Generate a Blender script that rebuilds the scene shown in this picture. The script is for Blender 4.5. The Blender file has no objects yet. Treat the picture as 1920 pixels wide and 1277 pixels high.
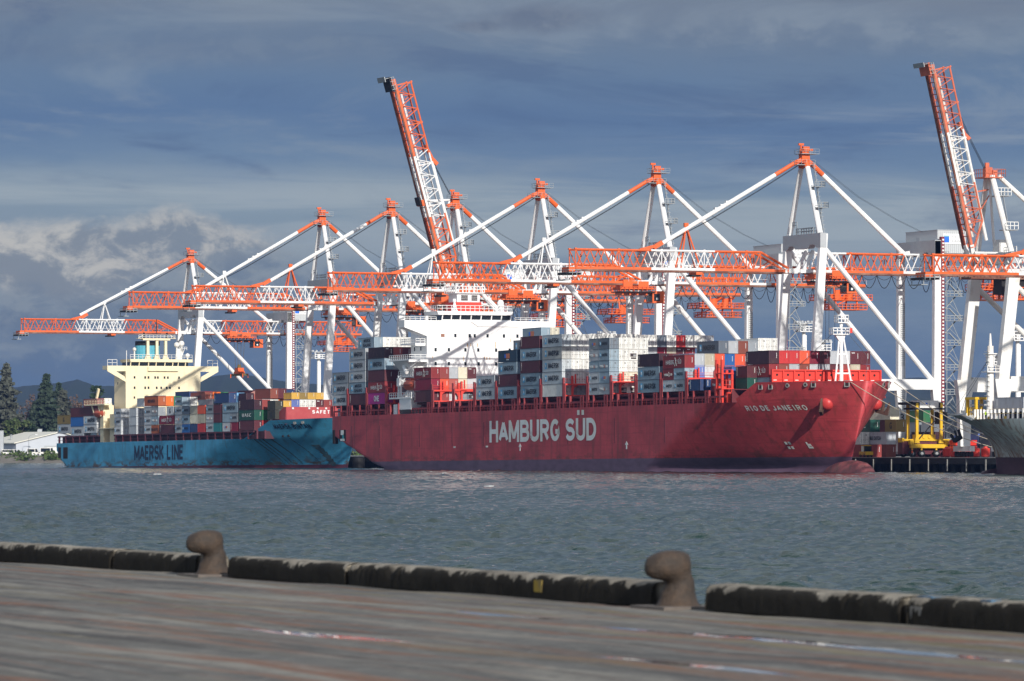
import bpy, math, random
import numpy as np
from mathutils import Matrix, Vector
random.seed(7); RNG = np.random.default_rng(7)
S = bpy.context.scene
COL = S.collection
R = math.radians

# ------------------------------------------------------------------ helpers
def lin(r, g, b):
    def f(c):
        c /= 255.0
        return c / 12.92 if c <= 0.04045 else ((c + 0.055) / 1.055) ** 2.4
    return (f(r), f(g), f(b), 1.0)

class MB:
    """collects shapes into one mesh"""
    def __init__(self):
        self.v = []; self.f = []; self.m = []
    def poly(self, pts, mi=0):
        n = len(self.v); self.v += [tuple(p) for p in pts]
        self.f.append(tuple(range(n, n + len(pts)))); self.m.append(mi); return self
    def box(self, x0, y0, z0, x1, y1, z1, mi=0):
        n = len(self.v)
        self.v += [(x0,y0,z0),(x1,y0,z0),(x1,y1,z0),(x0,y1,z0),(x0,y0,z1),(x1,y0,z1),(x1,y1,z1),(x0,y1,z1)]
        for q in ((0,3,2,1),(4,5,6,7),(0,1,5,4),(1,2,6,5),(2,3,7,6),(3,0,4,7)):
            self.f.append(tuple(n + i for i in q)); self.m.append(mi)
        return self
    def cbox(self, x, y, z, sx, sy, sz, mi=0):
        return self.box(x-sx/2, y-sy/2, z-sz/2, x+sx/2, y+sy/2, z+sz/2, mi)
    def bar(self, p, q, w, h=None, mi=0, w1=None, h1=None):
        """box beam from p to q, w across, h in the more vertical sense"""
        h = w if h is None else h; w1 = w if w1 is None else w1; h1 = h if h1 is None else h1
        p = Vector(p); q = Vector(q); d = (q - p).normalized()
        up = Vector((0, 0, 1)) if abs(d.z) < 0.9 else Vector((0, 1, 0))
        s = d.cross(up).normalized(); u = s.cross(d).normalized()
        n = len(self.v)
        for c, ww, hh in ((p, w, h), (q, w1, h1)):
            for a, b in ((-1,-1),(1,-1),(1,1),(-1,1)):
                self.v.append(tuple(c + s * (a * ww / 2) + u * (b * hh / 2)))
        for k in range(4):
            self.f.append((n+k, n+(k+1)%4, n+4+(k+1)%4, n+4+k)); self.m.append(mi)
        self.f += [(n+3,n+2,n+1,n), (n+4,n+5,n+6,n+7)]; self.m += [mi, mi]
        return self
    def tube(self, p, q, r0, r1=None, n=8, mi=0, cap=True):
        r1 = r0 if r1 is None else r1
        p = Vector(p); q = Vector(q); d = (q - p).normalized()
        up = Vector((0, 0, 1)) if abs(d.z) < 0.9 else Vector((0, 1, 0))
        s = d.cross(up).normalized(); u = s.cross(d).normalized(); b = len(self.v)
        for c, r in ((p, r0), (q, r1)):
            for k in range(n):
                t = 2 * math.pi * k / n
                self.v.append(tuple(c + s * (r * math.cos(t)) + u * (r * math.sin(t))))
        for k in range(n):
            self.f.append((b+k, b+(k+1)%n, b+n+(k+1)%n, b+n+k)); self.m.append(mi)
        if cap:
            self.f += [tuple(range(b+n-1, b-1, -1)), tuple(range(b+n, b+2*n))]; self.m += [mi, mi]
        return self
    def path(self, pts, r, n=5, mi=0):
        for a, b in zip(pts[:-1], pts[1:]): self.tube(a, b, r, n=n, mi=mi, cap=False)
        return self
    def prism(self, pts, axis, lo, hi, mi=0):
        """extrude a 2D outline along axis 0/1/2"""
        def put(p, t):
            return [(t, p[0], p[1]), (p[0], t, p[1]), (p[0], p[1], t)][axis]
        n = len(self.v); k = len(pts)
        self.v += [put(p, lo) for p in pts] + [put(p, hi) for p in pts]
        self.f += [tuple(range(n, n+k)), tuple(range(n+2*k-1, n+k-1, -1))]; self.m += [mi, mi]
        for i in range(k):
            self.f.append((n+i, n+k+i, n+k+(i+1)%k, n+(i+1)%k)); self.m.append(mi)
        return self
    def lathe(self, cx, cy, prof, n=16, mi=0):
        """prof: list of (z, r)"""
        b = len(self.v)
        for z, r in prof:
            for k in range(n):
                t = 2*math.pi*k/n; self.v.append((cx+r*math.cos(t), cy+r*math.sin(t), z))
        for i in range(len(prof)-1):
            for k in range(n):
                self.f.append((b+i*n+k, b+i*n+(k+1)%n, b+(i+1)*n+(k+1)%n, b+(i+1)*n+k)); self.m.append(mi)
        self.f.append(tuple(range(b+n-1, b-1, -1))); self.f.append(tuple(range(b+(len(prof)-1)*n, b+len(prof)*n))); self.m += [mi, mi]
        return self
    def rail(self, pts, h=1.1, r=.05, step=1.6, mi=0, mids=2):
        """guard rail along a polyline"""
        for a, b in zip(pts[:-1], pts[1:]):
            a = Vector(a); b = Vector(b); L = (b - a).length; n = max(1, round(L / step))
            for j in range(1, mids + 1):
                z = Vector((0, 0, h * j / mids)); self.bar(a + z, b + z, 2 * r, mi=mi)
            for k in range(n + 1):
                p = a.lerp(b, k / n); self.bar(p, p + Vector((0, 0, h)), 2 * r, mi=mi)
        return self
    def mesh(self, name, mats, smooth=False):
        me = bpy.data.meshes.new(name); me.from_pydata(self.v, [], self.f)
        for m in (mats if isinstance(mats, (list, tuple)) else [mats]): me.materials.append(m)
        if any(self.m): me.polygons.foreach_set('material_index', self.m)
        if smooth: me.polygons.foreach_set('use_smooth', [True] * len(self.f))
        me.update(); return me
    def build(self, name, mats, parent=None, loc=None, smooth=False):
        return obj(name, self.mesh(name, mats, smooth), parent, loc)

def obj(name, data, parent=None, loc=None):
    o = bpy.data.objects.new(name, data); COL.objects.link(o)
    if parent: o.parent = parent
    if loc is not None: o.location = loc
    return o
def tag(o, label=None, cat=None, group=None, kind=None):
    if label: o['label'] = label
    if cat: o['category'] = cat
    if group: o['group'] = group
    if kind: o['kind'] = kind
    return o
def root(name, M, label, cat, group=None):
    o = bpy.data.objects.new(name, None); COL.objects.link(o); o.empty_display_size = 1
    o.matrix_world = M; return tag(o, label, cat, group)
KIDS = {}
def kids(o):
    return [c for c in bpy.data.objects if c.parent == o]
def T(x, y, z): return Matrix.Translation((x, y, z))

# ------------------------------------------------------------------ materials
MATS = {}
def mat(name, color, rough=.5, spec=.4, metal=0., dirt=0., dirtcol=(.08,.05,.03,1), scale=.6, bump=0., stretch=(1,1,1), objcol=False, detail=4, lo=.45, hi=.75, vary=0., varycol=(.5,.2,.1,1)):
    if name in MATS: return MATS[name]
    m = bpy.data.materials.new(name); m.use_nodes = True; nt = m.node_tree; N = nt.nodes; L = nt.links
    b = N['Principled BSDF']; b.inputs['Roughness'].default_value = rough; b.inputs['Metallic'].default_value = metal
    b.inputs['Specular IOR Level'].default_value = spec
    col = None
    if objcol:
        oi = N.new('ShaderNodeObjectInfo'); col = oi.outputs['Color']
    if dirt > 0 or bump > 0:
        tc = N.new('ShaderNodeTexCoord'); mp = N.new('ShaderNodeMapping'); mp.inputs['Scale'].default_value = stretch
        L.new(tc.outputs['Object'], mp.inputs['Vector'])
        if objcol:
            ad = N.new('ShaderNodeVectorMath'); ad.operation = 'ADD'; sc = N.new('ShaderNodeVectorMath'); sc.operation = 'SCALE'; sc.inputs['Scale'].default_value = 57.
            cx = N.new('ShaderNodeCombineXYZ')
            for i in range(3): L.new(oi.outputs['Random'], cx.inputs[i])
            L.new(cx.outputs[0], sc.inputs[0]); L.new(mp.outputs[0], ad.inputs[0]); L.new(sc.outputs[0], ad.inputs[1]); src = ad.outputs[0]
        else: src = mp.outputs[0]
        nz = N.new('ShaderNodeTexNoise'); nz.inputs['Scale'].default_value = scale; nz.inputs['Detail'].default_value = detail
        nz.inputs['Roughness'].default_value = .65
        L.new(src, nz.inputs['Vector'])
        if dirt > 0:
            mr = N.new('ShaderNodeMapRange'); mr.inputs[1].default_value = lo; mr.inputs[2].default_value = hi; mr.inputs[4].default_value = dirt
            L.new(nz.outputs['Fac'], mr.inputs[0])
            mx = N.new('ShaderNodeMix'); mx.data_type = 'RGBA'; mx.inputs[6].default_value = color; mx.inputs[7].default_value = dirtcol
            if col: L.new(col, mx.inputs[6])
            L.new(mr.outputs[0], mx.inputs[0]); col = mx.outputs[2]
        if bump > 0:
            bp = N.new('ShaderNodeBump'); bp.inputs['Strength'].default_value = bump; bp.inputs['Distance'].default_value = .05
            L.new(nz.outputs['Fac'], bp.inputs['Height']); L.new(bp.outputs[0], b.inputs['Normal'])
    if vary > 0:
        oi2 = N.new('ShaderNodeObjectInfo'); mv = N.new('ShaderNodeMapRange'); mv.inputs[3].default_value = 0; mv.inputs[4].default_value = vary; L.new(oi2.outputs['Random'], mv.inputs[0])
        mx2 = N.new('ShaderNodeMix'); mx2.data_type = 'RGBA'; L.new(mv.outputs[0], mx2.inputs[0]); mx2.inputs[7].default_value = varycol
        if col: L.new(col, mx2.inputs[6])
        else: mx2.inputs[6].default_value = color
        col = mx2.outputs[2]
    if col: L.new(col, b.inputs['Base Color'])
    else: b.inputs['Base Color'].default_value = color
    MATS[name] = m; return m

ORANGE = mat('orange_crane_paint', (.78,.125,.018,1), .5, dirt=.55, dirtcol=(.40,.06,.02,1), scale=.8, detail=6, vary=.35, varycol=(.62,.14,.05,1))
OLDORANGE = mat('faded_orange_paint', (.62,.15,.075,1), .6, dirt=.6, dirtcol=(.26,.07,.04,1), scale=.4)
WHITE = mat('white_crane_paint', (.82,.82,.82,1), .45, dirt=.4, dirtcol=(.50,.45,.38,1), scale=.7, detail=6, lo=.5, hi=.8, vary=.25, varycol=(.66,.64,.60,1))
OLDWHITE = mat('weathered_white_paint', (.78,.77,.74,1), .5, dirt=.6, dirtcol=(.38,.25,.15,1), scale=.4, lo=.52, hi=.8)
RUSTRAIL = mat('brown_trolley_rail', (.16,.055,.035,1), .7, dirt=.6, dirtcol=(.45,.30,.22,1), scale=.25)
STEEL = mat('galvanised_steel', (.34,.36,.37,1), .5, metal=.3)
GREYP = mat('grey_machinery_paint', (.42,.44,.46,1), .5, dirt=.2, dirtcol=(.25,.25,.25,1))
ROPE = mat('dark_wire_rope', (.09,.10,.11,1), .6)
BLACK = mat('black_rubber', (.012,.012,.014,1), .7)
GLASS = mat('dark_window_glass', (.015,.02,.025,1), .08, spec=.6)
DKRED = mat('dark_red_cable_duct', (.20,.02,.035,1), .6)
SHIPWHITE = mat('white_ship_paint', (.86,.86,.85,1), .4, dirt=.10, dirtcol=(.55,.45,.33,1), scale=.9, stretch=(1,1,.25), lo=.55, hi=.8)
CREAM = mat('cream_ship_paint', (.85,.74,.50,1), .45, dirt=.32, dirtcol=(.62,.42,.2,1), scale=.7, stretch=(1,1,.2), lo=.5, hi=.8)
REDP = mat('red_ship_paint', (.42,.035,.03,1), .45, dirt=.3, dirtcol=(.20,.02,.02,1), scale=.5)
REDBRIGHT = mat('bright_red_paint', (.72,.05,.03,1), .45, dirt=.3, dirtcol=(.38,.03,.03,1), scale=.6)
DECKRED = mat('dark_red_deck', (.13,.018,.024,1), .7)
BINDECK = mat('brown_deck_structure', (.075,.02,.028,1), .7, dirt=.5, dirtcol=(.02,.02,.025,1), scale=.4)
YELLOW = mat('yellow_machine_paint', (.72,.44,.015,1), .45, dirt=.3, dirtcol=(.35,.2,.02,1), scale=.8)
LETTERGREY = mat('pale_lettering', (.84,.86,.84,1), .5, dirt=.6, dirtcol=(.60,.50,.30,1), scale=.13)
LETTERDARK = mat('dark_lettering', (.012,.018,.03,1), .5)
LETTERWHITE = mat('white_lettering', (.80,.80,.80,1), .5)
LETTERNAVY = mat('navy_lettering', (.004,.02,.06,1), .5)
SKYBLUE = mat('light_blue_emblem', (.10,.42,.70,1), .5)
LOGOBLUE = mat('blue_sign_emblem', (.02,.16,.72,1), .5)
LOGOORANGE = mat('orange_emblem', (.62,.18,.07,1), .5)
TEAL = mat('teal_emblem', (.02,.32,.36,1), .5)
PAINT = mat('container_paint', (1,1,1,1), .5, dirt=.5, dirtcol=(.15,.085,.055,1), scale=.8, detail=7, stretch=(1,1,.6), objcol=True, lo=.5, hi=.85)
DARKGAP = mat('dark_frame_gap', (.05,.04,.04,1), .8)  # dark colour of door joints, handles, hinges and refrigerating panels
FUNNELBLUE = mat('funnel_blue_paint', (.10,.40,.52,1), .5, dirt=.3, dirtcol=(.03,.13,.22,1), scale=.4)
CONCRETE = mat('quay_concrete', (.30,.29,.27,1), .85, dirt=.5, dirtcol=(.18,.17,.15,1), scale=.4, bump=.2)
PILE = mat('dark_wet_pile', (.03,.033,.035,1), .7, dirt=.5, dirtcol=(.10,.10,.09,1), scale=.8, lo=.55)
VEST = mat('orange_vest', (.85,.16,.05,1), .8)
LIMEVEST = mat('lime_vest', (.45,.75,.03,1), .8)
SKIN = mat('skin', (.45,.26,.18,1), .6)
NAVY = mat('navy_trousers', (.02,.025,.04,1), .8)
LIFEBOAT = mat('orange_lifeboat', (.55,.10,.045,1), .5, dirt=.3, dirtcol=(.3,.06,.03,1))
HEMP = mat('pale_mooring_rope', (.42,.36,.28,1), .9)

# ------------------------------------------------------------------ frames
Mh = T(-44.1, 1345, 0) @ Matrix.Rotation(R(-67.9), 4, 'Z')             # quay frame: x along the quay (towards us), y landward
Mred = Mh @ Matrix.Rotation(-math.atan(.0058), 4, 'Y')                 # red ship, trimmed by the stern
Mbin = T(-76.9, 1454, 0) @ Matrix.Rotation(R(-65.8), 4, 'Z')
Mw = T(1.59, 50.5, 2.75) @ Matrix.Rotation(R(-67.9), 4, 'Z')           # our own wharf

# ------------------------------------------------------------------ lettering
def text_mesh(name, s, size, mats, bold=0., squeeze=1., spacing=1., depth=.012):
    cu = bpy.data.curves.new(name, 'FONT'); cu.body = s; cu.size = size; cu.offset = bold * size; cu.extrude = depth
    cu.space_character = spacing; cu.align_x = 'CENTER'; cu.align_y = 'CENTER'; cu.resolution_u = 3
    o = bpy.data.objects.new(name, cu); COL.objects.link(o)
    bpy.context.view_layer.update()
    me = bpy.data.meshes.new_from_object(o.evaluated_get(bpy.context.evaluated_depsgraph_get()))
    bpy.data.objects.remove(o); bpy.data.curves.remove(cu); me.name = name
    # text lies in XY; stand it up in XZ facing -Y
    n = len(me.vertices); co = np.empty(n * 3); me.vertices.foreach_get('co', co); co = co.reshape(n, 3)
    co = np.stack([co[:, 0] * squeeze, -co[:, 2], co[:, 1]], 1)
    co[:, 0] -= (co[:, 0].min() + co[:, 0].max()) / 2; co[:, 2] -= (co[:, 2].min() + co[:, 2].max()) / 2
    me.vertices.foreach_set('co', co.ravel()); me.materials.clear(); me.materials.append(mats); me.update()
    return me
def arc(cx, cz, rx, rz, a0, a1, n=9):
    return [(cx + rx * math.cos(R(a0 + (a1 - a0) * k / n)), cz + rz * math.sin(R(a0 + (a1 - a0) * k / n))) for k in range(n + 1)]
W_ = .62
GLY = {'H': [[(0,0),(0,1)],[(W_,0),(W_,1)],[(0,.5),(W_,.5)]], 'A': [[(-.04,0),(W_/2,1)],[(W_+.04,0),(W_/2,1)],[(.1,.3),(W_-.1,.3)]], 'M': [[(0,0),(0,1)],[(W_+.14,0),(W_+.14,1)],[(.04,1),(W_/2+.07,.08)],[(W_+.10,1),(W_/2+.07,.08)]],
 'B': [[(0,0),(0,1)],[(0,1)]+arc(.34,.76,.24,.24,90,-90)+[(0,.52)],[(0,.52)]+arc(.36,.26,.28,.26,90,-90)+[(0,0)]], 'U': [[(0,1),(0,.28)]+arc(.31,.28,.31,.28,180,360)+[(W_,1)]], 'R': [[(0,0),(0,1)],[(0,1)]+arc(.34,.74,.26,.26,90,-90)+[(0,.48)],[(.3,.48),(.6,0)]],
 'G': [arc(.33,.5,.33,.5,45,360,16)+[(.66,.42),(.36,.42)]], 'S': [arc(.31,.75,.29,.25,20,260,10)+arc(.31,.26,.31,.26,90,-165,10)], 'D': [[(0,0),(0,1)],[(0,1)]+arc(.24,.5,.40,.5,90,-90,14)+[(0,0)]], 'E': [[(0,0),(0,1)],[(0,1),(.52,1)],[(0,.52),(.46,.52)],[(0,0),(.52,0)]],
 'K': [[(0,0),(0,1)],[(0,.38),(.56,1)],[(.2,.56),(.6,0)]], 'L': [[(0,1),(0,0)],[(0,0),(.5,0)]], 'I': [[(.1,0),(.1,1)]], 'N': [[(0,0),(0,1)],[(W_,0),(W_,1)],[(.03,1),(W_-.03,0)]], 'O': [arc(.33,.5,.33,.5,90,450,20)], 'J': [[(.45,1),(.45,.25)]+arc(.22,.25,.23,.25,0,-170)], 'T': [[(.28,0),(.28,1)],[(-.02,1),(.58,1)]], 'F': [[(0,0),(0,1)],[(0,1),(.52,1)],[(0,.5),(.45,.5)]], 'Y': [[(.3,0),(.3,.5)],[(0,1),(.3,.5)],[(.6,1),(.3,.5)]],
 'C': [arc(.33,.5,.33,.5,45,315,14)], 'P': [[(0,0),(0,1)],[(0,1)]+arc(.34,.73,.26,.27,90,-90)+[(0,.46)]], '3': [arc(.28,.75,.27,.25,150,-90,9)+arc(.28,.26,.30,.26,90,-150,9)]}
ADV = {'M': W_ + .14, 'I': .2, 'E': .52, 'L': .5, 'J': .45, 'T': .56, 'F': .5}
def stroke_text(name, text, w, h, m, th=.2, gap=.3, depth=.02, step=0.):
    """bold block lettering as ribbons; lies in XZ facing -Y, centred, w wide and h tall"""
    V = []; Fc = []; x = 0.; k = 0
    for ch in text:
        if ch == ' ': x += .45; continue
        base = {'\u00dc': 'U'}.get(ch, ch); strokes = list(GLY[base])
        if ch == '\u00dc': strokes += [[(.12, 1.14), (.12, 1.36)], [(.50, 1.14), (.50, 1.36)]]
        for st in strokes:
            t = th / 2; pts = [(x + p[0], p[1]) for p in st]
            if step:                                          # extra points so the letters can follow a curved plate
                q = [pts[0]]
                for a, b in zip(pts[:-1], pts[1:]):
                    n = max(1, int(math.hypot(b[0]-a[0], b[1]-a[1]) / step)); q += [(a[0] + (b[0]-a[0]) * i / n, a[1] + (b[1]-a[1]) * i / n) for i in range(1, n + 1)]
                pts = q
            pts = [(p[0], p[1] * (1 - th) + t) if p[1] <= 1.0001 else p for p in pts]
            closed = math.hypot(pts[0][0] - pts[-1][0], pts[0][1] - pts[-1][1]) < 1e-6; b0 = len(V); n = len(pts)
            for i, p in enumerate(pts):
                a = pts[i - 1] if i else (pts[-2] if closed else None); c = pts[i + 1] if i < n - 1 else (pts[1] if closed else None)
                ds = [(q[1], q[0]) for q in ()]
                d1 = Vector((p[0] - a[0], p[1] - a[1])).normalized() if a else None; d2 = Vector((c[0] - p[0], c[1] - p[1])).normalized() if c else None
                d1 = d1 or d2; d2 = d2 or d1; nn = Vector((-(d1.y + d2.y), d1.x + d2.x)); nn = nn.normalized() if nn.length > 1e-6 else Vector((-d1.y, d1.x)); co_ = max(.5, nn.dot(Vector((-d1.y, d1.x)))); o_ = nn * (t / co_)
                ext = Vector((0, 0))
                if not closed and abs(d1.x) < .3 and p[1] <= 1.0001 and base not in 'GSCJ3': ext = d2 * -t if i == 0 else (d1 * t if i == n - 1 else ext)
                for sg in (1, -1): V.append((p[0] + ext.x + sg * o_.x, -depth - .002 * k, p[1] + ext.y + sg * o_.y))
            for i in range(n - 1): Fc.append((b0 + 2*i, b0 + 2*i + 1, b0 + 2*i + 3, b0 + 2*i + 2))
            k = (k + 1) % 7
        x += ADV.get(base, W_) + gap
    x0 = min(v[0] for v in V); x1 = max(v[0] for v in V)
    me = bpy.data.meshes.new(name); me.from_pydata([((v[0] - (x0 + x1) / 2) * w / (x1 - x0), v[1], (v[2] - .5) * h) for v in V], [], Fc); me.materials.append(m); me.update(); return me
def fit(me, w, h):
    n = len(me.vertices); co = np.empty(n * 3); me.vertices.foreach_get('co', co); co = co.reshape(n, 3)
    co[:, 0] *= w / np.ptp(co[:, 0]); co[:, 2] *= h / np.ptp(co[:, 2]); me.vertices.foreach_set('co', co.ravel()); me.update(); return me
def map_mesh(me, fn):
    n = len(me.vertices); co = np.empty(n * 3); me.vertices.foreach_get('co', co); co = co.reshape(n, 3)
    me.vertices.foreach_set('co', np.array([fn(*p) for p in co]).ravel()); me.update(); return me

def emblem_mesh(w=1.0, h=1.5):
    mb = MB(); mb.box(-w/2, -.02, -h/2, w/2, .0, h/2, 0)
    pts = []
    for k in range(14):
        r = .42 * w if k % 2 == 0 else .17 * w; t = math.pi * k / 7 + math.pi / 2
        pts.append((r * math.cos(t), r * math.sin(t)))
    mb.prism(pts, 1, -.045, -.02, 1)
    return mb.mesh('emblem', [SKYBLUE, LETTERWHITE])
def slash_mesh(mats, s=1.0):
    """slanting two-stroke flash between two words"""
    mb = MB()
    for p in ([(-.55,1.0),(-.30,1.0),(.10,.10),(-.10,.0)], [(-.75,-.95),(-.5,-1.),(.45,.42),(.25,.5)], [(-.05,.05),(.12,-.05),(.62,-.9),(.38,-.95)]):
        mb.prism([(x * s, z * s) for x, z in p], 1, -.02, 0)
    return mb.mesh('flash', mats)
TM = {}
TM['M'] = stroke_text('lettering', 'MAERSK', 6.6, 1.25, LETTERDARK, .24, .28)
TM['M20'] = stroke_text('lettering', 'MAERSK', 3.3, .75, LETTERDARK, .22, .3)
TM['MS'] = fit(text_mesh('lettering', 'MAERSK\nSEALAND', 1.2, LETTERDARK, .018), 6.2, 2.1)
TM['H'] = stroke_text('lettering', 'HAMBURG', 4.6, 1.0, LETTERGREY, .16, .25)
TM['S'] = stroke_text('lettering', 'S\u00dcD', 2.1, 1.0, LETTERGREY, .16, .25)
TM['H20'] = fit(text_mesh('lettering', 'HAMBURG', 1.0, LETTERGREY, .008), 2.1, .55)
TM['S20'] = fit(text_mesh('lettering', 'S\u00dcD', 1.0, LETTERGREY, .008), 1.0, .62)
TM['ONE'] = stroke_text('lettering', 'ONE', 3.8, 1.5, LETTERWHITE, .2, .25)
TM['UASC'] = fit(text_mesh('lettering', 'UASC', 1.2, LETTERWHITE, .01, spacing=1.4), 7.0, 1.0)
TM['tex'] = fit(text_mesh('lettering', 'tex', .4, LETTERWHITE, .02), .8, .3)
TM['G'] = fit(text_mesh('lettering', 'G', 1., LETTERDARK, .02), 1.1, 1.5)
TM['P'] = fit(text_mesh('lettering', 'NILE DUTCH', 1., LETTERDARK, .01), 6., .9)
EMB = emblem_mesh(); EMB20 = emblem_mesh(.62, .8)
FLASHW = slash_mesh(LETTERGREY, 1.0); FLASHW20 = slash_mesh(LETTERGREY, .55); FLASHR = slash_mesh(LOGOORANGE, .45)
mb = MB(); mb.box(-1.9,-.02,-.45,-.9,0,.45,0); mb.box(-.85,-.02,-.6,1.4,0,.6,1); mb.box(-.6,-.02,-1.0,1.0,0,-.8,2); TRADELOGO = mb.mesh('emblem', [LOGOBLUE, LOGOORANGE, LETTERWHITE])
mb = MB(); mb.box(-.95,-.02,-.25,-.4,0,.25,0); mb.box(-.36,-.02,-.3,.9,0,.3,1); mb.box(-.4,-.02,-.55,.5,0,-.45,2); TRADELOGO20 = mb.mesh('emblem', [LOGOBLUE, LOGOORANGE, LETTERWHITE])
mb = MB()
for k in range(8): mb.box(-.12, -.02, -1.0 + k * .25, .12, 0, -.85 + k * .25)
VCODE = mb.mesh('lettering', [LETTERGREY])

# ------------------------------------------------------------------ containers
WC = 2.44
def container_mesh(Lc, Hc, end):
    """origin at lower outboard aft corner; x length, y width, z height; end wall seen is x = Lc"""
    mb = MB(); W = WC; p = .14
    for x in (0, Lc - p):
        for y in (0, W - p): mb.box(x, y, 0, x + p, y + p, Hc)
    for z0, z1 in ((0, .16), (Hc - .12, Hc)):
        for y in (0, W - p): mb.box(p, y + .004, z0, Lc - p, y + p - .004, z1)
        for x in (0, Lc - p): mb.box(x + .004, p, z0 + .002, x + p - .004, W - p, z1 - .002)
    zlo, zhi = .16, Hc - .12
    n = 22 if Lc > 9 else 11
    for y, sg in ((.02, 1), (W - .02, -1)):
        st = (Lc - 2 * p) / n; smooth = (end == 'R')
        for k in range(n):
            x = p + k * st; d = 0.0 if smooth else .05 * sg
            xs = [x, x + st * .35, x + st * .5, x + st * .85, x + st]; ds = [0, 0, d, d, 0]
            for i in range(4):
                mb.poly([(xs[i], y + ds[i], zlo), (xs[i+1], y + ds[i+1], zlo), (xs[i+1], y + ds[i+1], zhi), (xs[i], y + ds[i], zhi)])
    mb.poly([(p, .0, Hc - .03), (Lc - p, .0, Hc - .03), (Lc - p, W, Hc - .03), (p, W, Hc - .03)])
    mb.poly([(0, 0, .05), (0, W, .05), (Lc, W, .05), (Lc, 0, .05)])
    xa = .05; mb.poly([(xa, p, zlo), (xa, W - p, zlo), (xa, W - p, zhi), (xa, p, zhi)])
    X = Lc - .03
    if end == 'C':                                            # ribbed blank end
        m_ = 7; st = (W - 2 * p) / m_
        for k in range(m_):
            y = p + k * st; ys = [y, y + st * .3, y + st * .45, y + st * .85, y + st]; ds = [0, 0, .07, .07, 0]
            for i in range(4):
                mb.poly([(X - ds[i], ys[i], zlo), (X - ds[i+1], ys[i+1], zlo), (X - ds[i+1], ys[i+1], zhi), (X - ds[i], ys[i], zhi)])
        for k in range(7): mb.box(X - .01, W - .62, Hc * .42 + k * .17, X + .012, W - .50, Hc * .42 + k * .17 + .12, 1)
    elif end == 'D' or end == 'R':                                            # doors with lock rods
        mb.poly([(X - .04, p, zlo), (X - .04, W - p, zlo), (X - .04, W - p, zhi), (X - .04, p, zhi)])
        mb.box(X - .05, W / 2 - .025, zlo, X - .02, W / 2 + .025, zhi, 2)
        for y in (.35, .95, W - .95, W - .35):
            mb.box(X - .03, y - .03, zlo, X + .01, y + .03, zhi, 3)
            for z in (Hc * .35,): mb.box(X - .02, y - .16, z, X + .015, y + .16, z + .07, 2)
        for z in (Hc * .22, Hc * .5, Hc * .78):
            for y in (p + .02, W - p - .1): mb.box(X - .03, y, z, X + .01, y + .08, z + .1, 2)
        for k in range(3): mb.box(X - .03, W / 2 + .15, Hc * .80 - k * .14, X - .022, W / 2 + .55, Hc * .80 - k * .14 + .08, 2)
    elif end == 'F':                                            # refrigerating machinery end
        mb.poly([(X - .1, p, zlo), (X - .1, W - p, zlo), (X - .1, W - p, zhi), (X - .1, p, zhi)])
        mb.box(X - .1, .45, Hc * .32, X - .06, W - .45, Hc * .62, 2); mb.box(X - .1, .6, .3, X - .05, W - .5, Hc * .26, 2)
        mb.box(X - .1, 1.2, Hc * .36, X - .03, 1.85, Hc * .52, 3)
        mb.box(X - .1, .35, Hc * .68, X - .07, .7, Hc * .74, 1); mb.box(X - .1, 1.0, Hc * .75, X - .07, 1.3, Hc * .8, 2)
    return mb.mesh('shipping_container', [PAINT, LETTERWHITE, DARKGAP, STEEL])
CM = {}
def cmesh(Lc, Hc, end):
    k = (Lc, Hc, end)
    if k not in CM: CM[k] = container_mesh(*k)
    return CM[k]
CC = {  # paint colours
 'lgrey': ((.44,.47,.50,1), 'light grey'), 'pgrey': ((.56,.58,.60,1), 'pale grey'), 'grey': ((.27,.30,.33,1), 'grey'), 'dgrey': ((.13,.16,.20,1), 'dark grey'),
 'bgrey': ((.27,.36,.43,1), 'blue-grey'), 'white': ((.82,.82,.78,1), 'white'), 'cream': ((.70,.66,.52,1), 'cream'), 'beige': ((.50,.46,.36,1), 'beige'),
 'maroon': ((.105,.020,.030,1), 'maroon'), 'dmaroon': ((.045,.014,.026,1), 'very dark maroon'), 'crimson': ((.24,.010,.035,1), 'crimson'), 'hsred': ((.26,.025,.030,1), 'red'),
 'red': ((.50,.035,.035,1), 'bright red'), 'oranged': ((.72,.105,.045,1), 'orange-red'), 'brown': ((.24,.065,.045,1), 'brown'), 'rbrown': ((.30,.055,.05,1), 'red-brown'),
 'pinkb': ((.42,.11,.09,1), 'pinkish brown'), 'orange': ((.80,.17,.02,1), 'orange'), 'obrown': ((.42,.11,.04,1), 'orange-brown'), 'blue': ((.02,.13,.40,1), 'blue'), 'navy': ((.02,.055,.16,1), 'navy blue'),
 'dnavy': ((.02,.05,.085,1), 'dark navy'), 'lblue': ((.20,.45,.75,1), 'light blue'), 'wblue': ((.14,.20,.48,1), 'violet-blue'), 'green': ((.03,.17,.07,1), 'green'), 'dgreen': ((.008,.075,.055,1), 'dark green'),
 'teal': ((.02,.22,.24,1), 'teal'), 'magenta': ((.42,.018,.23,1), 'magenta'), 'tan': ((.26,.18,.055,1), 'tan'), 'yellow': ((.62,.38,.07,1), 'yellow'), 'black': ((.02,.02,.02,1), 'black'), 'olive': ((.045,.045,.035,1), 'dark olive'),
}
LABELS = {}
TNAME = {'M': 'dark lettering and a blue star emblem', 'MS': 'two rows of dark lettering', 'H': 'pale lettering and flash', 'V': 'a small vertical code', 'ONE': 'big white letters', 'T': 'a blue and orange emblem',
         'HR': 'a small red flash', 'UASC': 'spaced white letters', 'G': 'one dark letter', 'P': 'faint dark lettering', 'tex': 'small white lettering'}
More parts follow.
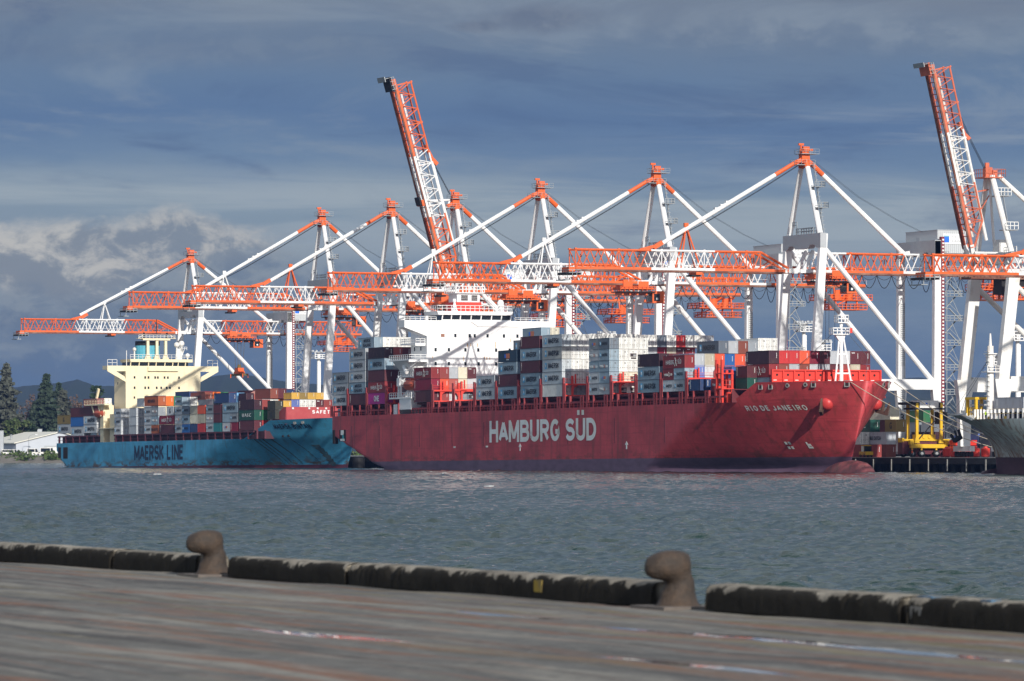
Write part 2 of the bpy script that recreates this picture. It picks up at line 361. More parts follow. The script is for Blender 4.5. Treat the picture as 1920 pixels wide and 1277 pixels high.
def container(M, x, y, z, col, label, group, text=None, end='C', Lc=12.19, Hc=2.9):
    o = obj('shipping_container', cmesh(Lc, Hc, end)); o.matrix_world = M @ T(x, y, z)
    c = CC[col][0]; k = random.uniform(.88, 1.08); o.color = (c[0]*k, c[1]*k, c[2]*k, 1)
    assert label not in LABELS, label
    LABELS[label] = 1
    n = len(label.replace('-', ' ').split())
    if len(label.split()) > 16: print('LONG', label)
    tag(o, label, 'container', group)
    big = Lc > 9; cx, cz = Lc / 2, Hc / 2; Y = -.012
    def ch(name, me, dx, dz): return obj(name, me, o, (dx, Y, dz))
    if text == 'M':
        if big: ch('lettering', TM['M'], cx + .9, cz); ch('emblem', EMB, 2.1, cz)
        else: ch('lettering', TM['M20'], cx + .4, cz); ch('emblem', EMB20, .75, cz)
    elif text == 'MS': ch('lettering', TM['MS'], cx + .8, cz); ch('emblem', EMB, 2.0, cz)
    elif text == 'H':
        if big: ch('lettering', TM['H'], 4.0, cz - .1); ch('lettering', TM['S'], 9.4, cz); ch('flash_emblem', FLASHW, 7.2, cz)
        else: ch('lettering', TM['H20'], 1.9, cz - .1); ch('lettering', TM['S20'], 4.7, cz); ch('flash_emblem', FLASHW20, 3.5, cz)
    elif text == 'V': ch('lettering', VCODE, .7, cz + .2)
    elif text == 'ONE': ch('lettering', TM['ONE'], cx, cz)
    elif text == 'T': ch('emblem', TRADELOGO if big else TRADELOGO20, cx, cz)
    elif text == 'HR': ch('lettering', TM['H20'], 1.6, cz); ch('lettering', TM['S20'], 4.5, cz); ch('flash_emblem', FLASHR, 3.2, cz)
    elif text in ('UASC', 'P', 'G'): ch('lettering', TM[text], cx, cz)
    elif text == 'tex':
        t = ch('lettering', TM['tex'], 0, 0); t.rotation_euler = (0, 0, R(90)); t.location = (Lc + .002, .75, Hc - .42)
    return o
ORD = ['first','second','third','fourth','fifth','sixth','seventh','eighth','ninth','tenth','eleventh','twelfth','thirteenth','fourteenth','fifteenth','sixteenth','seventeenth']
TIER = ['bottom', 'second', 'third', 'fourth', 'fifth', 'sixth']

# ------------------------------------------------------------------ hull building
def hull_mat(name, top, boot, zboot, rust, rustcol, streak=.6, patch=0., seam=.0, sthr=(.52, .74), pz=2.6, pthr=(.47, .56), scuff=.55):
    m = bpy.data.materials.new(name); m.use_nodes = True; nt = m.node_tree; N = nt.nodes; L = nt.links
    b = N['Principled BSDF']; b.inputs['Roughness'].default_value = .5; b.inputs['Specular IOR Level'].default_value = .35
    tc = N.new('ShaderNodeTexCoord'); sx = N.new('ShaderNodeSeparateXYZ'); L.new(tc.outputs['Object'], sx.inputs[0])
    def noise(scale, st, detail=5, rough=.65):
        mp = N.new('ShaderNodeMapping'); mp.inputs['Scale'].default_value = st; L.new(tc.outputs['Object'], mp.inputs[0])
        n = N.new('ShaderNodeTexNoise'); n.inputs['Scale'].default_value = scale; n.inputs['Detail'].default_value = detail; n.inputs['Roughness'].default_value = rough
        L.new(mp.outputs[0], n.inputs['Vector']); return n.outputs['Fac']
    def rng(src, a, c, lo=0., hi=1.):
        r = N.new('ShaderNodeMapRange'); r.inputs[1].default_value = a; r.inputs[2].default_value = c; r.inputs[3].default_value = lo; r.inputs[4].default_value = hi
        L.new(src, r.inputs[0]); return r.outputs[0]
    def mix(f, a, c):
        x = N.new('ShaderNodeMix'); x.data_type = 'RGBA'
        for s, v in ((0, f), (6, a), (7, c)):
            if hasattr(v, 'links'): L.new(v, x.inputs[s])
            else: x.inputs[s].default_value = v
        return x.outputs[2]
    def mul(a, c):
        x = N.new('ShaderNodeMath'); x.operation = 'MULTIPLY'
        for s, v in ((0, a), (1, c)):
            if hasattr(v, 'links'): L.new(v, x.inputs[s])
            else: x.inputs[s].default_value = v
        return x.outputs[0]
    t2 = tuple(c * .66 for c in top[:3]) + (1,)
    col = mix(rng(noise(.10, (1, 1, 1.5)), .38, .62), top, t2)
    col = mix(mul(rng(noise(.9, (.07, .07, 1.1), 6, .7), .56, .66), scuff), col, tuple(c * .45 for c in top[:3]) + (1,))
    streaks = mul(rng(noise(1.0, (.55, .55, .05), 4), *sthr), streak)
    col = mix(streaks, col, rustcol)
    if patch > 0:                                             # scraped band near the water
        low = rng(sx.outputs['Z'], pz, pz * .4)
        col = mix(mul(mul(low, rng(noise(.35, (.5, .5, 1.6), 6, .75), *pthr)), patch), col, rustcol)
    if seam > 0:                                              # plate seams
        bt = N.new('ShaderNodeTexBrick'); bt.inputs['Scale'].default_value = 1.; bt.inputs['Brick Width'].default_value = 12.; bt.inputs['Row Height'].default_value = 2.6
        bt.inputs['Mortar Size'].default_value = .035; bt.inputs['Color1'].default_value = (0,0,0,1); bt.inputs['Color2'].default_value = (0,0,0,1); bt.inputs['Mortar'].default_value = (1,1,1,1)
        cx = N.new('ShaderNodeCombineXYZ'); L.new(sx.outputs['X'], cx.inputs[0]); L.new(sx.outputs['Z'], cx.inputs[1]); L.new(cx.outputs[0], bt.inputs['Vector'])
        col = mix(mul(bt.outputs['Color'], seam), col, tuple(c * .45 for c in top[:3]) + (1,))
    wob = N.new('ShaderNodeMath'); wob.operation = 'ADD'; L.new(sx.outputs['Z'], wob.inputs[0]); L.new(rng(noise(.8, (1, 1, 1)), 0, 1, -.12, .12), wob.inputs[1])
    bc = mix(rng(noise(.5, (.4, .4, 1.2)), .42, .7), boot, tuple(c * .6 for c in boot[:3]) + (1,))
    col = mix(rng(wob.outputs[0], zboot + .06, zboot - .06), col, bc)
    L.new(col, b.inputs['Base Color'])
    return m

def hull_mesh(name, A, half, zbot, ztop, bc, mats, levels=22, stem=None, ab=0):
    mb = MB(); cols = []
    for a in A:
        z0, z1 = zbot(a), ztop(a); c = []
        for side in (-1, 1):
            row = []
            for k in range(levels + 1):
                z = z0 + (z1 - z0) * (k / levels)
                x = a if (stem is None or a <= ab) else ab + (a - ab) / (A[-1] - ab) * (stem(z) - ab)
                row.append(len(mb.v)); mb.v.append((x, bc + side * (half(x, z) if a < A[-1] or stem is None else 0.), z))
            c.append(row)
        cols.append(c)
    for i in range(len(A) - 1):
        for s in (0, 1):
            for k in range(levels):
                q = (cols[i][s][k], cols[i+1][s][k], cols[i+1][s][k+1], cols[i][s][k+1])
                mb.f.append(q if s == 0 else q[::-1]); mb.m.append(0)
    for e in (0, -1):                                         # transom / stem closure
        for k in range(levels):
            mb.f.append((cols[e][0][k], cols[e][0][k+1], cols[e][1][k+1], cols[e][1][k])); mb.m.append(0)
    for i in range(len(A) - 1):                               # bottom
        mb.f.append((cols[i][0][0], cols[i][1][0], cols[i+1][1][0], cols[i+1][0][0])); mb.m.append(0)
    me = mb.mesh(name, mats, smooth=True); return me
def deck_plate(mb, A, half, z, bc, mi=0, inset=.25):
    for a, c in zip(A[:-1], A[1:]):
        h0, h1 = max(.02, half(a, z) - inset), max(.02, half(c, z) - inset)
        mb.poly([(a, bc-h0, z), (c, bc-h1, z), (c, bc+h1, z), (a, bc+h0, z)], mi)

# ================================================================== RED SHIP
red = root('container_ship', Mred, 'big red container ship with white bridge block and two large white words along its side', 'ship')
def rhalf(a, z):
    zz = max(z, 0); zz = zz if zz < 14.25 else 14.25 + (zz - 14.25) * .6
    t = zz / 16.75; te = max(0, min(z, 18.8)) / 14.25
    st = 265.45 + 7.425 * te ** 1.024; a0 = 200 + 37.5 * t ** .887; p = 1.2 + .078 * t; r = 1.393 - .777 * t ** .529
    h = 20.
    if a > a0:
        u = max(0, min(1, (a - a0) / (st - a0))); h = 20 * max(0, 1 - u ** p) ** r
    if a < 28:
        zb = rzb(a); h *= min(1., (.12 + max(0, z - zb) / 2.6)) ** .5
        if a < -9: h *= 1 - .05 * ((-9 - a) / 4.8) ** 2
    return h
def rzb(a): return 7.5 * ((28 - a) / 41.) ** 1.5 - 2. * max(0, (a - 5) / 23) if a < 28 else -2.
def rtop(a): return 14.25 if a < 242 else (14.25 + (a - 242) / 9.5 * 4.25 if a < 251.5 else 18.5)
RA = [-13.8,-13,-11,-8,-4,0,4,8,12,16,20,24,28,40,60,80,100,120,140,160,172] + [172 + 4*k for k in range(1, 7)] + [198 + 2*k for k in range(18)] + [234,236,238,240,242,244,246,248,250,251.5,253,255,257,259,261,263,264,265,266,267,268,269,270,271,272,272.7,273.3,273.9,274.4,274.8,275.2]
RHULL = hull_mat('red_hull_paint', (.60,.070,.078,1), (.16,.09,.14,1), 2.0, 1, (.17,.05,.035,1), .65, .9, .6, (.5, .7), 4.6, (.50, .58))
obj('hull', hull_mesh('hull', RA, rhalf, rzb, rtop, 20, [RHULL], 26, lambda z: 265.45 + 7.425 * (max(0, min(z, 18.8)) / 14.25) ** 1.024, 252), red)
mb = MB()
prof = [(250, .6), (255, 2.4), (260, 3.1), (265, 3.35), (269, 3.3), (272, 3.0), (274.3, 2.3), (275.6, 1.4), (276.3, .5), (276.5, .05)]
for a, r in prof:
    for k in range(16):
        t = 2 * math.pi * k / 16; mb.v.append((a, 20 + r * .8 * math.cos(t), -2.3 + r * 1.05 * math.sin(t)))
for i in range(len(prof) - 1):
    for k in range(16):
        mb.f.append((i*16+k, i*16+(k+1)%16, (i+1)*16+(k+1)%16, (i+1)*16+k)); mb.m.append(0)
BULB = mat('fouled_bulb_paint', (.34,.10,.10,1), .6, dirt=.75, dirtcol=(.13,.09,.075,1), scale=.7, stretch=(1,1,.6), lo=.42, hi=.66)
mb.build('bulbous_bow', BULB, red, smooth=True)
mb = MB(); deck_plate(mb, [a for a in RA if a < 244], rhalf, 14.2, 20); deck_plate(mb, [a for a in RA if a > 243 and a < 275.5], rhalf, 17.2, 20)
mb.poly([(243.5, 1.5, 14.2), (243.5, 38.5, 14.2), (243.5, 38.5, 17.2), (243.5, 1.5, 17.2)])
mb.build('deck', DECKRED, red)
# hatch coamings and covers
mb = MB()
for a0, a1 in [(-12, 30)] + [(48.5, 241)]:
    mb.box(a0, 2.6, 14.21, a1, 37.4, 16.5); 
    k = a0 + .8
    while k < a1 - 12: mb.box(k, 1.2, 16.5, k + 13.2, 38.8, 17.02); k += 14.4
mb.box(241, 8, 14.21, 252, 32, 16.9)
mb.build('hatch_cover', DECKRED, red)
# posts that carry the outboard stacks
mb = MB()
for side in (.35, 39.65):
    k = -12.6
    while k < 241:
        if not (31 < k < 47):
            mb.bar((k, side, 14.2), (k, side, 17.05), .8, .5); mb.bar((k + 1.5, side, 14.2), (k + 1.5, side, 17.05), .7, .5); mb.bar((k + 7.6, side, 14.2), (k + 7.6, side, 17.05), .55, .5)
            mb.box(k, side - .2, 16.75, k + 1.5, side + .2, 17.05); mb.box(k, side - .2, 14.2, k + 1.5, side + .2, 14.7)
        k += 14.4
    for a0, a1 in ((-13, 31), (48, 243)):
        mb.box(a0, side - .12, 15.3, a1, side + .12, 15.75)
mb.build('stack_post', mat('deck_red_and_post_shade', (.30,.035,.04,1), .55, dirt=.4, dirtcol=(.12,.02,.025,1), scale=.5), red)
mb = MB()
for a0, a1 in ((-13, 31), (48, 237)):
    n = int((a1 - a0) / 2.4)
    for k in range(n + 1): mb.bar((a0 + k * 2.4, .18, 14.2), (a0 + k * 2.4, .18, 15.3), .09)
    for z in (14.75, 15.28): mb.box(a0, .13, z, a1, .21, z + .07)
mb.build('deck_railing', REDP, red)
# lashing bridges between the bays
mb = MB()
for y in (2.6, 7.6, 12.6, 17.6, 22.4, 27.4, 32.4, 37.4):
    mb.bar((0, y, 14.2), (0, y, 22.0), .55, .45)
    if 2 < y < 38: mb.bar((0, y + .8, 20.2), (0, y + .8, 22.4), .35, .3); mb.bar((.9, y + .2, 14.2), (.15, y + .2, 17.4), .5, .3)
mb.box(-.45, .3, 19.75, .55, 39.7, 20.15); mb.box(-.3, .3, 17.1, .4, 39.7, 17.4); mb.box(-.45, 2.4, 16.0, .6, 37.6, 16.2)
for z in (20.7, 21.2): mb.box(.5, .3, z, .56, 39.7, z + .06)
for y in (2.6, 7.6, 12.6, 22.4, 27.4, 32.4):                    # rounded gussets under the walkway
    for s, e in ((0, 1), (5, -1)):
        mb.prism([(y + s, 19.75), (y + s + e * 1.5, 19.75), (y + s + e * .55, 19.2), (y + s, 18.2)], 0, -.12, .12)
for y in (.3, 39.7): mb.bar((0, y, 14.2), (0, y, 21.6), .7, .4, 1); mb.bar((.9, y, 14.2), (.9, y, 20.2), .3, .3, 1)  # outboard posts in darker red: shade of the near side put into the paint
LB = mb.mesh('lashing_bridge', [REDBRIGHT, MATS['deck_red_and_post_shade']])
for a in (-.1, 14.4, 28.9, 62.4, 77.0, 91.5, 106.1, 120.6, 134.9, 149.4, 163.9, 178.2, 192.6, 207.0, 221.3):
    obj('lashing_bridge', LB, red, (a, 0, 0))
# access tower beside the foremost bay
mb = MB()
for a, y in ((236.6, 1.0), (239.4, 1.0), (236.6, 3.4), (239.4, 3.4)): mb.bar((a, y, 14.2), (a, y, 23.8 if y < 2 else 21.5), .55, .5)
for z in (17.2, 20.6): mb.box(236.3, .7, z, 239.8, 3.7, z + .25)
for z in (18.2, 19.2, 21.6): mb.box(239.7, .7, z, 239.8, 3.7, z + .07)
mb.box(235.7, .8, 14.2, 236.6, 3.4, 18.0); mb.bar((240.6, 2, 14.2), (240.6, 2, 16.5), .9)
mb.build('access_tower', REDBRIGHT, red)
# breakwater on the forecastle: ten framed panels with holes
mb = MB(); HOLE = mat('dark_panel_hole', (.02,.012,.012,1), .9)
for k in range(10):
    y0 = 7.0 + k * 2.66; y1 = y0 + 2.66
    mb.box(252.2, y0, 17.3, 252.4, y1, 21.4, 0)
    mb.box(252.4, y0, 17.3, 252.85, y0 + .28, 21.4, 0); mb.box(252.4, y0 + .28, 21.1, 252.8, y1, 21.4, 0); mb.box(252.4, y0 + .28, 19.15, 252.55, y1, 19.3, 0)
    for z in (18.35, 20.2): mb.tube((252.4, y0 + 1.4, z), (252.44, y0 + 1.4, z), .26, n=10, mi=1)
    mb.box(252.4, y0 + .5, 18.95, 252.5, y0 + 1.3, 19.12, 2)
mb.box(252.2, 33.6, 17.3, 252.85, 33.9, 21.4, 0)
mb.build('breakwater', [REDBRIGHT, HOLE, LETTERGREY], red)
# forecastle fittings
FAIR = mat('fairlead_steel', (.26,.26,.25,1), .5, dirt=.5, dirtcol=(.15,.12,.10,1))
def fairlead(a, z, kind):
    y = 20 - rhalf(a, z); y1 = 20 - rhalf(a + .6, z); dv = Vector((.6, y1 - y, 0)).normalized(); nv = Vector((dv.y, -dv.x, 0))
    m = MB()
    if kind == 'sq':
        for s in (-1, 1): m.bar(Vector((0, 0, -.75)) + dv * (s * .62), Vector((0, 0, .75)) + dv * (s * .62), .26, .3, 0)
        m.bar(dv * -.72 + Vector((0, 0, .78)), dv * .72 + Vector((0, 0, .78)), .3, .22, 0); m.bar(dv * -.72 + Vector((0, 0, -.78)), dv * .72 + Vector((0, 0, -.78)), .3, .22, 0)
        m.bar(dv * -.5 + nv * .03, dv * .5 + nv * .03, .05, 1.3, 1)
    else:
        m.tube(nv * -.1, nv * .22, .62, n=14, mi=0); m.tube(nv * .2, nv * .24, .36, n=12, mi=1)
    m.build('fairlead', [FAIR, HOLE], red, (a + nv.x * .06, y + nv.y * .06, z)).scale = (.8, .8, .8)
for a, z, k in [(252.4, 17.6, 'sq'), (255.2, 17.6, 'sq'), (259.8, 17.7, 'o'), (264.2, 17.8, 'o'), (266.0, 17.9, 'sq'), (272.4, 17.9, 'sq')]: fairlead(a, z, k)
for a, z, k in [(271.4, 17.8, 'o'), (267.5, 17.9, 'sq')]:
    y = 20 + rhalf(a, z); m = MB()
    if k == 'o': m.tube((-.1, -.1, 0), (.2, .2, 0), .6, n=14, mi=0); m.tube((.18, .18, 0), (.24, .24, 0), .34, n=12, mi=1)
    else: m.bar((0, 0, -.8), (0, 0, .8), .9, .5, 0)
    m.build('fairlead', [FAIR, HOLE], red, (a, y + .02, z))
# anchor bosses and anchors
BOSS = mat('anchor_boss_paint', (.55,.05,.045,1), .4)
RUSTY = mat('rusty_anchor', (.09,.045,.03,1), .8, dirt=.5, dirtcol=(.17,.10,.07,1), scale=1.5)
for sy in (-1, 1):
    a, z = 266.4, 13.7; y = 20 + sy * rhalf(a, z)
    m = MB(); m.lathe(0, 0, [(-1.4, 1.6), (-.3, 1.55), (.35, 1.35), (.75, .95), (.95, .45)], 18)
    o = m.build('anchor_boss', BOSS, red, (a, y, z), smooth=True)
    d = Vector((.62, sy * .78, -.12)).normalized(); o.rotation_mode = 'QUATERNION'; o.rotation_quaternion = d.to_track_quat('Z', 'Y')
    m = MB(); m.bar((0, 0, .5), (0, 0, -1.7), .5, .5); m.bar((-1.3, 0, -1.5), (1.3, 0, -1.5), .55, .6)
    for s in (-1, 1): m.bar((s * 1.2, 0, -1.6), (s * 1.55, .25, .7), .55, .35, w1=.15); m.bar((s * .9, .1, -1.2), (s * 1.5, .2, -.2), .5, .25, w1=.2)
    c = m.build('anchor', RUSTY, red, (a + d.x * 1.6 - .9, y + d.y * 1.7, z - .2)); c.scale = (1.2, 1.2, 1.2); c.rotation_euler = (0, R(-14), R(-32 if sy < 0 else 205))
# foremast
mb = MB(); A0 = 261.0
mb.tube((A0, 20, 17.2), (A0, 20, 29.2), .46, .36, n=10); mb.tube((A0, 20, 29.2), (A0, 20, 31.6), .36, n=8); mb.tube((A0, 20, 31.6), (A0, 20, 34.2), .1, n=6); mb.tube((A0, 20, 33.2), (A0, 20, 33.6), .35, n=8)
mb.tube((A0, 18.4, 17.2), (A0, 19.6, 29.2), .2, n=8); mb.tube((A0, 22.6, 17.2), (A0, 20.4, 29.0), .22, n=8)
for z in (20.4, 24.6): mb.tube((A0, 18.4 + (z - 17) * .1, z), (A0, 22.0 - (z - 20.4) * .16, z), .2, n=6)
mb.box(A0 - 1.0, 17.6, 28.9, A0 + .9, 21.6, 29.1); mb.prism([(18.4, 28.9), (21.0, 28.9), (20.3, 27.4), (19.5, 27.4)], 0, A0 - .3, A0 + .3)
mb.rail([(A0 + .9, 17.6, 29.1), (A0 + .9, 21.6, 29.1), (A0 - 1, 21.6, 29.1), (A0 - 1, 17.6, 29.1), (A0 + .9, 17.6, 29.1)], 1.3, .08, 1.)
mb.box(A0 - .9, 18.8, 31.5, A0 + .9, 21.3, 31.7)
mb.rail([(A0 + .9, 18.8, 31.7), (A0 + .9, 21.3, 31.7), (A0 - .9, 21.3, 31.7), (A0 - .9, 18.8, 31.7), (A0 + .9, 18.8, 31.7)], 1.5, .09, .9)
mb.build('foremast', SHIPWHITE, red)
mb = MB(); mb.box(A0 + .6, 21.6, 29.3, A0 + .9, 22.3, 30.4); mb.build('signal_lamp', REDBRIGHT, red)
mb = MB(); mb.path([(A0, 20, 31), (A0 - 9, 16, 24), (A0 - 13, 14.5, 21.4)], .05); mb.path([(A0, 20, 31), (A0 + 7, 23, 24), (A0 + 10, 21, 18.6)], .05); mb.build('mast_stay', ROPE, red)
mb = MB(); mb.tube((A0 - 5, 24, 17.2), (A0 - 5, 24, 23.5), .12, n=6); mb.box(A0 - 7, 11, 17.2, A0 - 5, 13, 18.6); mb.box(A0 - 4, 26, 17.2, A0 - 2, 30, 18.4); mb.tube((A0 - 2, 15, 17.2), (A0 - 2, 15, 19.2), .35, n=8); mb.build('winch', REDBRIGHT, red)
# fender ribs, draught marks
for a in (4, 25, 54, 77, 98.5, 152.5, 181, 210): MB().box(a, -.05, 5.6, a + .4, .02, 11.5).build('fender_rib', mat('hull_rib_paint', (.16,.025,.035,1), .6), red)
MB().box(-10.9, -.03, 6.9, -9.3, 1, 10.6, 0).build('mooring_port', HOLE, red)
mb = MB(); mb.box(-5.6, -.03, 7.5, -.6, 1, 10.6, 0); mb.box(-4.5, -.06, 9.2, -2.4, -.03, 10.5, 1); mb.box(-4.8, -.06, 7.6, -1.6, -.03, 8.2, 1); mb.box(-3.4, -.06, 8.2, -2.2, -.03, 9.2, 2)
mb.build('mooring_port', [HOLE, LETTERGREY, TEAL], red)
obj('lettering', stroke_text('lettering', 'HAMBURG S\u00dcD', 67.6, 5.35, LETTERGREY, .215, .30), red, (136.3, -.03, 9.05))
def rwrap(me, a0, z0):
    return map_mesh(me, lambda x, y, z: (a0 + x, 20 - rhalf(a0 + x, z0 + z) - .06 + y, z0 + z))
obj('lettering', rwrap(stroke_text('lettering', 'RIO DE JANEIRO', 16.3, 1.15, LETTERGREY, .2, .5, step=.12), 253.3, 12.85), red)
mk = MB()
for x, z in ((-.5, .5), (.5, .5), (-.5, -.5), (.5, -.5)): mk.box(x - .3, 0, z - .3, x + .3, .02, z + .3)
obj('draught_mark', rwrap(mk.mesh('draught_mark', [LETTERGREY]), 250.0, 4.6), red)
mk = MB(); mk.box(-.6, 0, -.7, -.2, .02, .7); mk.box(-.2, 0, -.7, .7, .02, -.3); mk.box(-.2, 0, -.2, .5, .02, .3)
obj('draught_mark', rwrap(mk.mesh('draught_mark', [LETTERGREY]), 255.6, 4.6), red)
for a in (122.5, 188.0):
    MB().prism([(a, 6.0), (a + .9, 5.2), (a + .3, 5.2), (a + .3, 4.2), (a - .3, 4.2), (a - .3, 5.2), (a - .9, 5.2)], 1, -.04, -.01).build('tug_mark', LETTERGREY, red)
for a in (78, 100): MB().box(a, -.04, 5.2, a + 1.4, -.01, 5.6).build('tug_mark', LETTERGREY, red)

# ---- accommodation block
ss = obj('accommodation_block', None, red)
mb = MB(); F0, F1 = 34.2, 45.8
prof = [(5.3, 14.2), (34.7, 14.2), (34.7, 34.4), (41.0, 36.6), (41.0, 38.5), (-.9, 38.5), (-.9, 36.6), (5.3, 34.4)]
mb.prism(prof[:], 0, F1 - 4.2, F1); mb.box(F0, 5.3, 14.2, F1 - 4.2, 34.7, 37.4)
# superstructure rear casing
mb.box(30.6, 11, 14.2, F0, 29, 36.5)
mb.build('block', SHIPWHITE, ss)
def port(y, z, w=.30, h=.45):
    wn = MB(); wn.box(F1 - .02, y - w, z - h, F1 + .05, y + w, z + h, 0); wn.box(F1, y - w - .12, z + h, F1 + .1, y + w + .12, z + h + .1, 1); wn.box(F1, y + w, z - h, F1 + .1, y + w + .12, z + h, 1); wn.build('window', [GLASS, SHIPWHITE], ss)
for y, z in [(13.2, 34.6), (17.2, 34.6), (18.6, 34.6), (22.2, 34.6), (26.8, 34.6), (30.6, 34.6), (7.7, 30.9), (11.4, 30.9), (16.0, 30.9), (19.6, 30.9), (24.6, 30.9), (28.4, 30.9), (7.7, 27.3), (11.4, 27.3), (16.0, 27.3), (19.7, 27.3), (24.6, 27.3), (28.4, 27.3), (23.5, 23.6), (28.4, 23.6)]: port(y, z)
mb = MB(); mb.box(F1, 9.2, 34.2, F1 + .06, 10.2, 35.0); mb.build('hatch_door', mat('rusty_brown_hatch', (.30,.14,.09,1), .7), ss)
mb = MB()
for y, z0, z1 in [(16.6, 31.6, 32.6), (17.5, 31.8, 32.6), (19.4, 31.6, 32.6), (24.4, 31.4, 33.0), (28.6, 33.0, 34.0), (15.5, 28.0, 29.2), (6.9, 28.6, 29.2), (21.4, 28.4, 29.2), (22.0, 28.3, 29.2), (22.8, 28.3, 29.0), (23.6, 22.4, 23.6)]: mb.box(F1 - .01, y - .11, z0, F1 + .012, y + .11, z1)
mb.build('rust_streak', mat('rust_stain', (.55,.32,.13,1), .8, dirt=.8, dirtcol=(.85,.80,.72,1), scale=2.2), ss)
wh = ss; mb = MB()
mb.box(37.2, 9.6, 38.5, F1 - .35, 28.9, 39.95); mb.build('window_band', GLASS, wh)
mb = MB(); mb.prism([(8.4, 39.95), (29.0, 39.95), (29.2, 40.9), (8.0, 40.9)], 0, 36.4, F1 + .35)
for y in (9.6, 12.1, 14.6, 17.6, 20.4, 23.3, 26.1, 28.7): mb.bar((F1 - .3, y, 38.5), (F1 - .15, y + .15, 39.95), .3, .25)
mb.box(F1 - .4, 9.6, 38.5, F1 - .28, 28.9, 38.75)
mb.prism([(17.6, 38.2), (32.2, 38.2), (30.8, 37.0), (19.4, 37.0)], 0, F1, F1 + .3)
mb.build('roof', SHIPWHITE, wh)
mb = MB(); mb.rail([(F1 + .2, 8.2, 40.9), (F1 + .2, 29.0, 40.9), (36.6, 29, 40.9)], 1.5, .06, 1.3); mb.rail([(F1 + .2, 8.2, 40.9), (36.6, 8.2, 40.9)], 1.5, .06, 1.3); mb.rail([(F1 - .2, -.8, 38.5), (F1 - .2, 8, 38.5)], .9, .05, 1.6); mb.rail([(F1 - .2, 30, 38.5), (F1 - .2, 40.9, 38.5)], .9, .05, 1.6); mb.build('railing', SHIPWHITE, ss)
# funnel casing and signal platform
mb = MB(); mb.box(33.5, 15.3, 40.9, 40.6, 22.6, 43.5, 0); mb.box(34.2, 15.9, 43.5, 40.3, 22.2, 45.8, 1); mb.box(40.3, 17.0, 43.9, 40.36, 18.9, 45.3, 2); mb.box(40.3, 19.9, 43.9, 40.36, 21.6, 45.3, 2)
for z in (44.3, 44.8): mb.box(40.36, 17.0, z, 40.4, 21.6, z + .08, 1)
mb.box(33.6, 15.0, 45.8, 41.2, 23.2, 46.0, 1); mb.build('funnel', [REDBRIGHT, SHIPWHITE, HOLE], ss)
mb = MB(); mb.rail([(41.2, 15.0, 46), (41.2, 23.2, 46)], 1.6, .07, 1.); mb.rail([(33.6, 15, 46), (41.2, 15, 46)], 1.6, .07, 1.2)
for y, h in ((15.4, 2.4), (17.3, 3.4), (19.0, 4.8), (20.6, 3.2), (22.8, 3.8)): mb.tube((40.8, y, 46), (40.8, y, 46 + h), .16, n=6)
mb.box(40.6, 17.6, 49.4, 40.9, 20.6, 49.7); mb.box(40.6, 15.2, 48.3, 40.9, 17.0, 48.5); mb.bar((40.8, 16.2, 47.2), (40.8, 18.6, 49.2), .14); mb.bar((40.8, 23, 46), (40.8, 20.6, 49), .14)
mb.build('signal_mast', SHIPWHITE, ss)
mb = MB(); mb.lathe(44.5, 13.5, [(40.9, 1.0), (42.0, .5), (43.2, .28)], 8); mb.lathe(44.5, 13.5, [(43.2, .3), (43.5, .5), (43.9, .5), (44.2, .25)], 10); mb.lathe(44, 26.6, [(41, .3), (42.2, .35), (42.5, .8), (43.3, .9), (43.9, .6), (44.1, .15)], 12); mb.bar((44, 23.2, 44.2), (44, 25.6, 42.0), .7, .7); mb.build('radar_dome', SHIPWHITE, ss, smooth=False)
# side balconies, boat deck
mb = MB()
for z, y0, a0, a1 in ((32.6, 2.6, 33.5, 44.5), (28.4, .4, 31.0, 45.6), (24.2, 2.2, 33.0, 44.8)):
    mb.box(a0, y0, z - .35, a1, 5.3, z)
    mb.box(a1 - .4, y0 - .05, z - .7, a1 + .05, 5.3, z + .02); mb.rail([(a0, y0 + .1, z), (a1, y0 + .1, z), (a1, 5.2, z)], 1.2, .06, 1.4)
mb.prism([(5.3, 28.0), (.6, 28.0), (2.6, 25.6), (3.4, 23.9), (5.3, 23.9)], 0, 33, 43)
mb.box(31.5, .2, 18.2, 47.6, 5.3, 18.6); mb.box(38.5, .4, 15.4, 47.0, 5.3, 18.2); mb.rail([(31.5, .3, 18.6), (47.6, .3, 18.6)], 1.2, .06, 1.5)
for a in (40, 43, 45): mb.bar((a, .8, 18.6), (a + 1.8, 2.4, 21.0), .7, .5)
for a in (36.5, 38.2): mb.bar((a, 1.0, 18.6), (a, 1.0, 24.4), .45, .4)
mb.box(36.3, .5, 21.5, 38.3, 2.5, 23.6); mb.tube((39.0, 1.5, 26.6), (42.0, 1.2, 25.0), .5, n=8); mb.bar((42.5, 1.3, 25.6), (46, 3, 28.2), .25)
mb.box(34, .5, 14.2, 37.5, 5.3, 16.8)
mb.build('side_gallery', SHIPWHITE, ss)
for a, y, z in ((39.5, 5.28, 35.2), (41.5, 5.28, 31.2), (37, 5.28, 31.2), (41.2, 5.28, 33.6), (40.5, 5.28, 26.6)): MB().box(a - .3, y - .05, z - .5, a + .3, y, z + .5).build('window', GLASS, ss)
